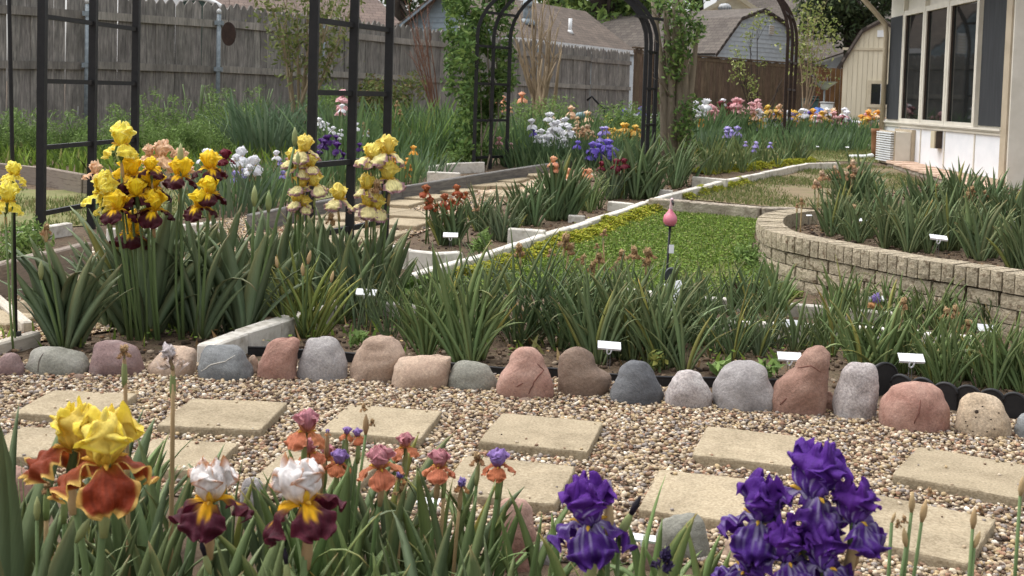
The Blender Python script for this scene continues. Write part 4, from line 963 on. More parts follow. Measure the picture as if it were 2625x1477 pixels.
sE = ws(*Zc(4, 1098, 1000))                                   # far corner
sN = ws(*Zc(4, 2135, 1000))                                   # near corner
zt_ = 2.45
sun = empty('sunroom', WP((sE + sN) / 2, wz0), 'cream framed sunroom with tall dark windows over white lower panels', 'house'); s0 = sun.location.copy()
def wbox(name, sa, sb, za, zb, ta, tb, mat_, parent=None):
    mb = MB(); mb.o = s0; c_ = WP((sa + sb) / 2, (za + zb) / 2, (ta + tb) / 2)
    mb.obox(c_, wd * abs(sb - sa) / 2, wn_ * abs(tb - ta) / 2, Vector((0, 0, abs(zb - za) / 2))); return mb.build(name, mat_, parent or sun)
wbox('wall', sE, sN - .02, wz0 - .1, zt_, -0.25, -0.03, M['beige'])
edges = [ws(*Zc(4, x, 1000)) for x in (1115, 1232, 1405, 1603, 1852, 2088)]
pan = [sE + .02] + edges[1:5] + [edges[5]]
for i in range(5):
    a, b_ = pan[i], pan[i + 1]
    wbox('lower_panel', a + .014, b_ - .014, wz0 + .05, z_pt, -.029, -.006, M['panel_white'])
    if i < 4: wbox('joint_strip', b_ - .012, b_ + .012, wz0 + .02, z_sill + .0, -.029, .004, M['beige'])
wbox('base_trim', sE, edges[5], wz0 - .02, wz0 + .048, -.029, .006, M['beige_dark'])
for k, (za, zb, t_) in enumerate(((z_pt + .003, z_pt + .03, .012), (z_pt + .033, z_sill - .005, .024), (z_sill - .002, z_sill + .018, .036))):
    wbox('sill', sE, edges[5], za, zb, -.029, t_, M['beige'])
fr_ = 0.05
for i in range(5):
    a, b_ = pan[i] + .012, pan[i + 1] - .012
    if i in (0, 4):
        wbox('screen_panel', a + (.02 if i == 0 else .03), b_ - .02, z_wbot - .02, z_wtop + (.02 if i == 0 else .3), -.029, -.012, M['dark_screen'])
        continue
    mb = MB(); mb.o = s0
    for (sa, sb, za, zb) in ((a, a + fr_, z_wbot - .05, z_wtop + .06), (b_ - fr_, b_, z_wbot - .05, z_wtop + .06), (a + fr_, b_ - fr_, z_wbot - .05, z_wbot), (a + fr_, b_ - fr_, z_wtop, z_wtop + .06)):
        mb.obox(WP((sa + sb) / 2, (za + zb) / 2, -.0055), wd * abs(sb - sa) / 2, wn_ * .0235, Vector((0, 0, abs(zb - za) / 2)))
    f1 = mb.build('window', M['beige'], sun)
    wbox('gasket', a + fr_, a + fr_ + .014, z_wbot + .001, z_wtop - .001, -.029, .004, M['dark_trim'], f1)
    wbox('gasket', b_ - fr_ - .014, b_ - fr_, z_wbot + .001, z_wtop - .001, -.029, .004, M['dark_trim'], f1)
    wbox('pane', a + fr_ + .014, b_ - fr_ - .014, z_wbot, z_wtop, -.029, -.016, M['glass'], f1)
for b_ in pan[1:5]: wbox('mullion', b_ - .011, b_ + .011, z_sill + .019, zt_ - .001, -.028, .022, M['beige'])
wbox('upper_trim', sE, edges[5], z_wtop + .33, zt_ - .002, -.029, .008, M['beige_dark'])
mb = MB(); mb.o = s0
# near corner post and return wall
wbox('corner_post', edges[5] + .004, sN, wz0 - .05, zt_ - .003, -.2, .03, M['beige_dark'])
wbox('corner_trim', sN + .004, sN + .035, wz0 - .05, zt_ - .003, -.21, .012, M['beige'])
mb = MB(); mb.o = s0; c_ = WP(sN - .05, (wz0 + zt_) / 2 - .05, -2.3); mb.obox(c_, wd * .05, wn_ * 2.1, Vector((0, 0, (zt_ - wz0) / 2 + .05))); mb.build('end_wall', M['beige'], sun)
# roof slab, soffit, gutter, downspout
wbox('soffit', sE - .05, sN + .3, zt_ + .001, zt_ + .04, -2.5, .36, M['trim_white'])
wbox('roof', sE - .08, sN + .32, zt_ + .041, zt_ + .2, -2.6, .36, M['roof_grey'])
wbox('gutter', sE - .10, sN + .32, zt_ + .03, zt_ + .13, .362, .46, M['trim_white'])
dsx = sE + .06
g_a = WP(dsx, zt_ + .03, .41)
mb = MB(); mb.o = s0; mb.tube([g_a, g_a - Vector((0, 0, .14)), WP(dsx, zt_ - .3, .22), WP(dsx, zt_ - .48, .055), WP(dsx, zt_ - .62, .04), WP(dsx, wz0 + .2, .04)], .033, 10); ds = mb.build('downspout', M['beige_dark'], sun, True)
mb = MB(); mb.o = s0; mb.tube([WP(dsx, wz0 + .2, .04), WP(dsx, wz0 + .1, .06), WP(dsx - .05, wz0 + .05, .2), WP(dsx - .05, wz0 + .04, .42)], .035, 10); mb.build('spout_elbow', M['trim_white'], ds, True)
# outlet box on the panels
p = wp(*Zc(4, 1555, 1150)); sb_ = (p - O).dot(wd)
ob = wbox('outlet_box', sb_ - .06, sb_ + .06, p.z - .1, p.z + .09, -.005, .075, M['cream_trim']); wbox('box_cover', sb_ + .061, sb_ + .085, p.z - .1, p.z + .09, -.004, .06, M['dark_trim'], ob)
# ledge of blocks along the base
ledge = empty('block_ledge', WP((sE + sN) / 2, wz0), 'low ledge of rough tan blocks topped with pinkish pavers along the sunroom base', 'ledge')
M['ledge_top'] = pmat('ledge_top', rgb(190, 160, 138), rgb(210, 184, 162), 7, .9, .3, 60, .08)
s_ = ws(*Zc(8, 1370, 90)) - .2; lb = bevel_box('ledge_block', .285, .26, .05, .008, M['ledge_face'], 1, .003); lt = bevel_box('ledge_paver', .288, .29, .035, .005, M['ledge_top'], 1, .001)
lang = math.atan2(wd.y, wd.x); lo = ledge.location
while s_ < sN + .3:
    c_ = WP(s_ + .145, 0, .155); link('ledge_block', lb, ledge, (c_.x - lo.x, c_.y - lo.y, prof(c_.y) - .01 - lo.z), (0, 0, lang)); link('ledge_paver', lt, ledge, (c_.x - lo.x, c_.y - lo.y, prof(c_.y) + .041 - lo.z), (0, 0, lang)); s_ += .292
# wall air conditioner
sA_ = ws(*Zc(4, 1345, 1250)) ; zA0, zA1 = wp(*Zc(4, 1345, 1360)).z, wp(*Zc(4, 1345, 1095)).z
acu = empty('air_conditioner', WP(sA_ - .3, zA0, .2), 'boxy beige wall air conditioner with white louvred grille on a leg', 'air conditioner'); a0 = acu.location.copy()
def abox(name, sa, sb, za, zb, ta, tb, mat_, parent):
    mb = MB(); mb.o = a0; mb.obox(WP((sa + sb) / 2, (za + zb) / 2, (ta + tb) / 2), wd * abs(sb - sa) / 2, wn_ * abs(tb - ta) / 2, Vector((0, 0, abs(zb - za) / 2))); return mb.build(name, mat_, parent)
TA = .22
abox('casing', sA_ - .62, sA_, zA0, zA1, .04, TA, M['beige'], acu)
gr = abox('grille', sA_ - .62, sA_, zA0 - .01, zA1 + .01, TA + .001, TA + .012, M['beige_dark'], acu)
for k in range(13):
    z = zA0 + .02 + k * (zA1 - zA0 - .03) / 12.5; abox('louver', sA_ - .60, sA_ - .02, z, z + .016, TA + .013, TA + .05, M['trim_white'], gr)
abox('leg', sA_ - .06, sA_ - .02, prof(sA_) - .05 + wz0, zA0 - .012, TA - .03, TA + .01, M['beige_dark'], acu)
abox('leg', sA_ - .6, sA_ - .56, prof(sA_) - .05 + wz0, zA0 - .012, TA - .03, TA + .01, M['beige_dark'], acu)
abox('sleeve', sA_ - .64, sA_ + .02, zA0 - .03, zA1 + .03, -.004, .038, M['beige_dark'], acu)

# ---------------------------------------------------------------- arbors, arches, hook
def panel(root, feet, rungs, zt, w, mat_, top=None):
    for f_ in feet:
        mb = MB(); mb.o = root.location.copy(); mb.bar(f_ - Vector((0, 0, .05)), Vector((f_.x, f_.y, zt)), w, w, (1, 0, 0)); mb.build('post', mat_, root)
    for z in rungs:
        mb = MB(); mb.o = root.location.copy(); a, b_ = feet[0], feet[-1]; mb.bar(Vector((a.x, a.y, z)), Vector((b_.x, b_.y, z)), w * .62, w * .5, (0, 0, 1)); mb.build('rung', mat_, root)
fl = [G(104, 627), G(228, 588), G(343, 553)]; fr2 = [G(792, 700), G(893, 668), G(985, 642)]
for F in (fl, fr2): F[1].xy = ((F[0] + F[2]) / 2).xy
arb = empty('garden_arbor', (fl[0] + fr2[0]) / 2, 'large black metal garden arbor with two lattice sides over the left path', 'arbor')
panel(arb, fl, [at(112, y, fl[0].y).z for y in (42, 208, 379, 549)], 2.0, .043, M['black_metal'])
panel(arb, fr2, [at(800, y, fr2[0].y).z for y in (51, 237, 424, 606)], 2.0, .045, M['black_metal'])
for a, b_ in zip(fl, fr2):
    c_ = (a + b_) / 2; hd2 = (b_ - a) / 2; r_ = hd2.length
    mb = MB(); mb.o = arb.location.copy(); mb.tube([Vector((c_.x, c_.y, 1.98)) - Vector((hd2.x, hd2.y, 0)) * math.cos(t) + Vector((0, 0, r_ * .8 * math.sin(t))) for t in [math.pi * k / 14 for k in range(15)]], .022, 8); mb.build('arch_bar', M['black_metal'], arb, True)
def garden_arch(feetL, span0, spring, rise, w, label, zr, mat_, spans=None):
    root = empty('garden_arch', feetL[1], label, 'arch'); n_ = 20
    for q_, f_ in enumerate(feetL):
        span = spans[q_] if spans else span0
        pts = [Vector((f_.x, f_.y, f_.z - .05)), Vector((f_.x, f_.y, spring))]
        c_ = f_ + span / 2
        pts += [Vector((c_.x, c_.y, spring)) - Vector((span.x, span.y, 0)) / 2 * math.cos(t) + Vector((0, 0, rise * math.sin(t))) for t in [math.pi * k / n_ for k in range(1, n_)]]
        e_ = f_ + span; pts += [Vector((e_.x, e_.y, spring)), Vector((e_.x, e_.y, prof(e_.y) - .05))]
        mb = MB(); mb.o = root.location.copy()
        for a, b_ in zip(pts, pts[1:]): mb.bar(a, b_ + (b_ - a).normalized() * .004, w, w, span.cross(Vector((0, 0, 1))))
        mb.build('hoop', mat_, root)
    a, b_ = feetL[0], feetL[-1]; sa_, sb_ = (spans[0], spans[-1]) if spans else (span0, span0); O3 = Vector((0, 0, 0)); span = span0
    for z in zr:
        for s_, s2_ in ((O3, O3), (sa_, sb_)):
            mb = MB(); mb.o = root.location.copy(); mb.bar(Vector((a.x + s_.x, a.y + s_.y, z)), Vector((b_.x + s2_.x, b_.y + s2_.y, z)), w * .7, w * .6, (0, 0, 1)); mb.build('rung', mat_, root)
    c_ = (a + b_) / 2 + span / 2; ax = Vector((b_.x - a.x, b_.y - a.y, 0)) / 2
    for t in (.4, .8, 1.2, 1.94, 2.34, 2.74):
        m_ = Vector((c_.x, c_.y, spring)) - Vector((span.x, span.y, 0)) / 2 * math.cos(t) + Vector((0, 0, rise * math.sin(t)))
        mb = MB(); mb.o = root.location.copy(); mb.bar(m_ - ax, m_ + ax, w * .7, w * .6, (0, 0, 1)); mb.build('rung', mat_, root)
    return root
fA = [G(1214, 437), G(1256, 433), G(1298, 429)]
zA = [at(1225, y, fA[0].y).z for y in (117, 214, 309, 405)]
archA = garden_arch(fA, XY(1668, fA[1].y - .1) - XY(1256, fA[1].y), at(1240, 96, fA[1].y).z, .62, .037, 'black metal arch with a leafy vine up one leg by the back path', zA, M['black_metal'], [XY(x, f_.y + .1) - XY(0, 0) - Vector((f_.x, f_.y, 0)) for x, f_ in zip((1652, 1664, 1680), fA)])
fB = [G(2008, 381), G(2020, 377), G(2031, 373)]
spB = XY(1694, fB[1].y + .3) - XY(2020, fB[1].y)
archB = garden_arch(fB, spB, at(2040, 105, fB[1].y).z, 1.0, .045, 'rusty dark metal arch of three hoops in front of the far flower row', [at(2020, y, fB[1].y).z for y in (330, 230, 160)], M['rust_metal'])
# shepherd hook pole at the left edge
p = G(42, 897); t_ = at(22, -60, p.y); root = empty('hook_pole', p, 'thin black hook pole standing by the purplish boulder', 'pole')
hk = [t_ + Vector((.13 * (1 - math.cos(a)), 0, .13 * math.sin(a))) for a in [math.pi * k / 10 for k in range(11)]]
mb = MB(); mb.o = p.copy(); mb.tube([p - Vector((0, 0, .05)), p.lerp(t_, .5), t_] + hk[1:], .0075, 8); mb.build('rod', M['black_metal'], root, True)
mb = MB(); mb.o = p.copy(); mb.obox(p + Vector((0, 0, .03)), (.012, 0, 0), (0, .012, 0), (0, 0, .035)); mb.build('collar', M['black_metal'], root)
mb = MB(); mb.o = p.copy(); mb.tube([p + Vector((0, 0, .03)), p + Vector((-.07, .02, .025)), p + Vector((-.075, .02, -.04))], .006, 6); mb.build('step_prong', M['black_metal'], root, True)
# hanging rusty disc
dY = 11.0; c_ = at(*Zc(1, 1885, 280), dY); tpt = at(*Zc(1, 1897, -120), dY)
foot = XY(640, dY); foot.z = prof(dY)
root = empty('hanging_disc', c_ - Vector((0, 0, .12)), 'rusty brown oval disc hanging on a wire in front of the picket fence', 'ornament')
mb = MB(); mb.o = root.location.copy(); n_ = 28
el = [c_ + Vector((.067 * math.cos(a), 0, .113 * math.sin(a))) for a in [6.283 * k / n_ for k in range(n_)]]
mb.prism(el, (0.004, .012, 0)); mb.build('disc', M['rust_metal'], root)
mb = MB(); mb.o = root.location.copy(); mb.tube([c_ + Vector((0, .006, .1)), tpt], .0022, 5); mb.build('wire', M['rust_metal'], root)

# ---------------------------------------------------------------- odds and ends by the shed
def Yt(n, x, y, Y): return at(*Zc(n, x, y), Y)
root = empty('broadcast_spreader', up(Yt(4, 600, 850, 32), FZ), 'broadcast spreader with pale flared hopper standing by the dark fence panel', 'spreader')
c_ = Yt(4, 608, 735, 32); mb = MB(); mb.o = root.location.copy(); mb.lathe([(.08, -.02), (.12, .04), (.33, .19), (.345, .2), (.33, .2), (.11, .045), (.05, .04)], c_, 18); m_ = pmat('hopper_plastic', rgb(150, 166, 160), rgb(172, 186, 180), 8, .5, .05); mb.build('hopper', m_, root, True)
mb = MB(); mb.o = root.location.copy(); mb.tube([up(c_, FZ), c_ + Vector((0, 0, .02))], .025, 8); mb.build('stand', M['galv'], root, True)
for s_ in (-1, 1):
    mb = MB(); mb.o = root.location.copy(); mb.tube([c_ + Vector((s_ * .1, .05, 0)), c_ + Vector((s_ * .2, .5, .35)), c_ + Vector((s_ * .22, .6, .38))], .016, 8); mb.build('handle', M['black_metal'], root, True)
    w_ = up(c_, FZ + .14) + Vector((s_ * .22, 0, 0)); mb = MB(); mb.o = root.location.copy(); mb.tube([w_ - Vector((.03, 0, 0)), w_ + Vector((.03, 0, 0))], .14, 16); mb.build('wheel', M['black_plastic'], root)
mb = MB(); mb.o = root.location.copy(); w_ = up(c_, FZ + .14); mb.tube([w_ - Vector((.23, 0, 0)), w_ + Vector((.23, 0, 0))], .012, 6); mb.build('axle', M['galv'], root)
def bin_(name, n, x0, x1, y0, y1, Y, mat_, label, cat):
    a, b_ = Yt(n, x0, y1, Y), Yt(n, x1, y0, Y); z0 = FZ; w_ = b_.x - a.x; h = b_.z - z0
    root = empty(name, ((a.x + b_.x) / 2, Y, z0), label, cat)
    mb = MB(); mb.lathe([(w_ * .42, 0), (w_ * .5, h * .96), (w_ * .46, h * .96), (w_ * .4, .05)], (0, 0, 0), 20); mb.build('body', mat_, root, True)
    mb = MB(); mb.tube([Vector((w_ * .5 * math.cos(a_), w_ * .5 * math.sin(a_), h * .96)) for a_ in [6.283 * k / 20 for k in range(21)]], .02, 6); mb.build('rim', mat_, root, True)
m_g = pmat('bin_green', rgb(36, 58, 56), rgb(52, 74, 70), 9, .6, .1); m_w = pmat('bin_grey', rgb(168, 168, 162), rgb(186, 186, 180), 9, .6, .1)
bin_('plant_tub', 4, 415, 560, 815, 940, 31, m_g, 'dark green tub beside the blue tarp', 'tub'); bin_('plant_tub', 4, 505, 560, 790, 900, 32.5, m_g, 'narrow dark green pot behind the dark green tub', 'tub')
bin_('bucket', 4, 570, 682, 840, 950, 30.5, m_w, 'pale grey bucket between tarp and cream shed', 'bucket')
a, b_ = Yt(4, 478, 940, 29.6), Yt(4, 655, 900, 29.6)
mb = MB(); V = []; nx, ny = 22, 14
for j in range(ny + 1):
    for i in range(nx + 1):
        u, v = i / nx, j / ny; h = (b_.z - FZ + .02) * (math.sin(math.pi * u) ** .5) * (math.sin(math.pi * v) ** .5)
        V.append((a.x + (b_.x - a.x) * u, 29.2 + 1.1 * v, FZ + h * (1 + .25 * noise.noise(Vector((u * 5, v * 5, 1)))) + .05 * noise.noise(Vector((u * 14, v * 14, 3))) * (h > .05)))
mb.add(V, [(j * (nx + 1) + i, j * (nx + 1) + i + 1, (j + 1) * (nx + 1) + i + 1, (j + 1) * (nx + 1) + i) for j in range(ny) for i in range(nx)])
tag(mb.build('tarp', pmat('tarp_blue', rgb(36, 70, 140), rgb(58, 92, 160), 6, .45, .2), None, True), 'crumpled bright blue tarp behind the far flower row', 'tarp')
# clay planter
p0, p1 = G(*Zc(4, 1030, 1310)), Zc(4, 1030, 1310)
k = 1 / ppm(p0.y); h = (1310 - 1062) / 3.22 * k; r_ = 58 / 3.22 * k * .75
mb = MB(); mb.lathe([(r_ * .7, 0), (r_ * .95, h * .4), (r_, h * .85), (r_ * 1.08, h * .87), (r_ * 1.1, h), (r_ * .95, h), (r_ * .9, h * .9)], (0, 0, 0), 20); o = mb.build('planter', pmat('terracotta', rgb(120, 82, 56), rgb(146, 104, 74), 8, .8, .2), None, True, p0); tag(o, 'tall brown clay planter in front of the cream shed beside the air conditioner', 'planter')
# black cart handle by the picket fence
p = at(*Zc(3, 930, 870), 25.5); root = empty('hand_cart', up(p, FZ), 'black tube handle of a hand cart against the picket fence', 'cart')
hp = [Yt(3, 820, 830, 25.5), Yt(3, 860, 795, 25.5), Yt(3, 890, 830, 25.5), Yt(3, 955, 895, 25.5), up(Yt(3, 985, 940, 25.5), FZ)]
mb = MB(); mb.o = root.location.copy(); mb.tube(hp, .025, 8); mb.build('handle', M['black_metal'], root, True)
mb = MB(); mb.o = root.location.copy(); q_ = Yt(3, 1105, 825, 25.2); mb.tube([q_, up(Yt(3, 1120, 920, 25.2), FZ)], .03, 8); mb.build('upright', M['black_metal'], root, True)
mb = MB(); mb.o = root.location.copy(); mb.tube([hp[3], Yt(3, 1108, 880, 25.2)], .015, 6); mb.build('crossbar', M['black_metal'], root, True)
# ---------------------------------------------------------------- leaves
def leaf_mat():
    m, nt, b = newmat('iris_leaf'); a = nt.nodes.new('ShaderNodeVertexColor'); a.layer_name = 'Col'
    oi = nt.nodes.new('ShaderNodeObjectInfo')
    col = mixc(nt, 1.0, a.outputs[0], oi.outputs['Color'], 'MULTIPLY')
    vec = coords(nt, True, (60, 60, 3)); n = ntex(nt, vec, 3, 3); r2 = ramp(nt, [(0.3, (.82, .84, .8, 1)), (.7, (1.14, 1.12, 1.08, 1))]); nt.links.new(n.outputs['Fac'], r2.inputs[0])
    col = mixc(nt, .8, col, r2.outputs[0], 'MULTIPLY'); col = objvar(nt, col, .2, .012)
    nt.links.new(col, b.inputs['Base Color']); b.inputs['Roughness'].default_value = .5; b.inputs['Specular IOR Level'].default_value = .38
    t = nt.nodes.new('ShaderNodeBsdfTranslucent'); nt.links.new(col, t.inputs['Color']); mx = nt.nodes.new('ShaderNodeMixShader'); mx.inputs[0].default_value = .18
    nt.links.new(b.outputs[0], mx.inputs[1]); nt.links.new(t.outputs[0], mx.inputs[2]); nt.links.new(mx.outputs[0], nt.nodes['Material Output'].inputs['Surface']); return m
M['leaf'] = leaf_mat()
def leaf_width(u): 
    a = 0.72 + 0.28 * min(1, u / .35)
    return a * (1 - max(0, (u - .45) / .55) ** 1.9) ** .85 if u < 1 else 0.0
def leaf_proto(w, kind, bend, seed, dry=0.0, ns=11):
    """sword leaf, length 1: 'A' curves in its own plane, 'B' arches over its flat side, 'K' is kinked"""
    rr = random.Random(seed); V = []; F = []; Cc = []; x = z = 0.0; ds = 1.0 / ns; tw = rr.uniform(-.5, .5)
    for i in range(ns + 1):
        u = i / ns; ang = bend * (u ** 1.6)
        if kind == 'K' and u > .55: ang = bend * .35 + (u - .55) * 4.2
        if i: x += math.sin(ang) * ds; z += math.cos(ang) * ds
        hw = max(leaf_width(u) * w / 2, .0012); th = hw * .16 + .0008; t = u * tw
        T = Vector((math.sin(ang), 0, math.cos(ang))); N = Vector((math.cos(ang), 0, -math.sin(ang))); Yv = Vector((0, 1, 0))
        if kind == 'A': wd_, nd = N, Yv
        else: wd_, nd = Yv, N
        wd2 = wd_ * math.cos(t) + nd * math.sin(t); nd2 = nd * math.cos(t) - wd_ * math.sin(t)
        c = Vector((x, 0, z)) + (Yv * (math.sin(u * 5 + seed) * .012 * u) if kind == 'A' else Vector((0, 0, 0)))
        V += [c - wd2 * hw, c + nd2 * th, c + wd2 * hw, c - nd2 * th]
        base = Vector((.17, .21, .10)); mid = Vector((.142, .20, .100)); tip = Vector((.17, .215, .095))
        k = base.lerp(mid, min(1, u / .28)) if u < .28 else mid.lerp(tip, (u - .28) / .72)
        if dry and u > 1 - dry: k = k.lerp(Vector((.32, .22, .10)), min(1, (u - 1 + dry) / dry * 1.6))
        Cc += [(k.x, k.y, k.z, 1)] * 4
        if dry: Cc[-4] = tuple(np.array(Cc[-4]) * .6 + np.array((.26, .2, .07, 1)) * .4)
    for i in range(ns):
        for q in range(4): F.append((4 * i + q, 4 * i + (q + 1) % 4, 4 * i + 4 + (q + 1) % 4, 4 * i + 4 + q))
    F.append((3, 2, 1, 0)); F.append(tuple(4 * ns + q for q in range(4)))
    mb = MB(); mb.add(V, F, 0, Cc); return mb.mesh('leaf', M['leaf'], True)
LW = {'wide': .108, 'mid': .078, 'slim': .052, 'grass': .028}
LEAVES = {}
for wk, w in LW.items():
    LEAVES[wk] = [leaf_proto(w, k, b_, i * 7 + 1, d) for i, (k, b_, d) in enumerate((('A', .12, 0), ('A', .35, 0), ('A', .22, .06), ('B', .35, 0), ('B', .8, 0), ('B', 1.25, 0), ('A', .55, .1), ('K', .6, .12), ('B', .55, .05)))]
TINT = {'blue': (1.0, 1.0, 1.1), 'green': (1.05, 1.1, .85), 'dark': (.8, .87, .78), 'yellow': (1.45, 1.32, .72), 'grey': (1.15, 1.1, 1.25), 'mid': (1, 1, .92)}
def fan(root, base, L, n, spread, wk, tint, rr, yaw=None, lean=0.0, flop=.35, dead=0.04):
    """one fan of sword leaves as separate leaf objects"""
    yaw = rr.uniform(-1.1, 1.1) if yaw is None else yaw
    o0 = root.location
    for i in range(n):
        t = (i + .5) / n * 2 - 1 + rr.uniform(-.12, .12)
        l = L * (1 - .38 * abs(t) ** 1.5) * rr.uniform(.82, 1.08)
        ty = rr.random()
        if ty > flop: idx = rr.choice((0, 0, 1, 2, 1, 6))
        else: idx = rr.choice((3, 4, 4, 5, 8, 7))
        side = 1 if t >= 0 else -1
        ang = t * spread + lean
        # local: leaf bends to +x, so turn it to fall outwards
        Mx = Matrix.Rotation(yaw, 4, 'Z') @ Matrix.Rotation(ang, 4, 'Y') @ Matrix.Rotation(0 if side > 0 else math.pi, 4, 'Z') @ Matrix.Rotation(rr.uniform(-.35, .35), 4, 'Z')
        off = Matrix.Rotation(yaw, 4, 'Z') @ Vector((t * L * .05, rr.uniform(-.01, .01), 0))
        o = bpy.data.objects.new('leaf', LEAVES[wk][idx]); C.objects.link(o); o.parent = root
        o.matrix_local = Matrix.Translation(base - o0 + off + Vector((0, 0, -.008))) @ Mx @ Matrix.Diagonal((l * rr.uniform(.85, 1.15), l * rr.uniform(.85, 1.15), l, 1))
        c = TINT[tint]; k = rr.uniform(.85, 1.15)
        if rr.random() < dead * .6: c = (1.9, 1.45, .85)
        o.color = (c[0] * k, c[1] * k, c[2] * k, 1)
def leaf_np(bases, L, w, lean, az, face, bend, cols, ns=5):
    """many strap leaves as one mesh (numpy)"""
    n = len(bases); u = np.linspace(0, 1, ns + 1)
    ang = lean[:, None] + bend[:, None] * u[None] ** 1.5
    ds = L[:, None] / ns
    r = np.concatenate([np.zeros((n, 1)), np.cumsum(np.sin(ang[:, 1:]) * ds, 1)], 1); z = np.concatenate([np.zeros((n, 1)), np.cumsum(np.cos(ang[:, 1:]) * ds, 1)], 1)
    ca, sa = np.cos(az)[:, None], np.sin(az)[:, None]
    cx = bases[:, 0:1] + r * ca; cy = bases[:, 1:2] + r * sa; cz = bases[:, 2:3] + z
    hw = (w[:, None] / 2) * np.array([max(leaf_width(x), .06) for x in u])[None]
    dx, dy = np.cos(face)[:, None] * hw, np.sin(face)[:, None] * hw
    A = np.stack([cx - dx, cy - dy, cz], -1); B = np.stack([cx + dx, cy + dy, cz], -1)
    V = np.stack([A, B], 2).reshape(-1, 3)
    i = np.arange(ns); f = np.stack([2 * i, 2 * i + 1, 2 * i + 3, 2 * i + 2], 1)
    F = (f[None] + (np.arange(n) * 2 * (ns + 1))[:, None, None]).reshape(-1, 4)
    return V, F, np.repeat(cols, 2 * (ns + 1), 0)
LPAL = {'green': [(.115, .18, .075), (.14, .21, .085), (.09, .15, .065)], 'dark': [(.08, .13, .06), (.1, .15, .07), (.065, .11, .052)], 'blue': [(.12, .175, .1), (.145, .2, .12), (.1, .155, .085)],
        'bright': [(.16, .24, .06), (.12, .2, .06), (.2, .26, .08)], 'yellow': [(.25, .25, .07), (.16, .2, .06), (.12, .18, .06)]}
def far_leaves(root, n, rad, h, wk, pal, seed, flopv=.5, name='leaves', rady=None):
    g = np.random.default_rng(seed); o0 = root.location
    a = g.random(n) * 6.283; r = rad * np.sqrt(g.random(n)); x, y = r * np.cos(a), r * np.sin(a) * ((rady or rad) / rad)
    bases = np.stack([x, y, nprof(o0.y + y) - prof(o0.y) - .01], 1)
    L = h * (.6 + .5 * g.random(n)); az = np.where(g.random(n) < .75, np.arctan2(y, x), g.random(n) * 6.283); lean = .08 + .38 * g.random(n) * (.4 + r / rad)
    w = L * wk * (.8 + .5 * g.random(n)); pl = np.array(LPAL[pal]); col = np.ones((n, 4)); col[:, :3] = pl[g.integers(0, len(pl), n)] * (.7 + .65 * g.random((n, 1)))
    V, F, Cc = leaf_np(bases, L, w, lean, az, g.random(n) * 3.14, flopv * g.random(n), col)
    o = link(name, np_mesh(name, V, F, M['blade'], Cc), root); tag(o, None, None, None, 'stuff'); return o
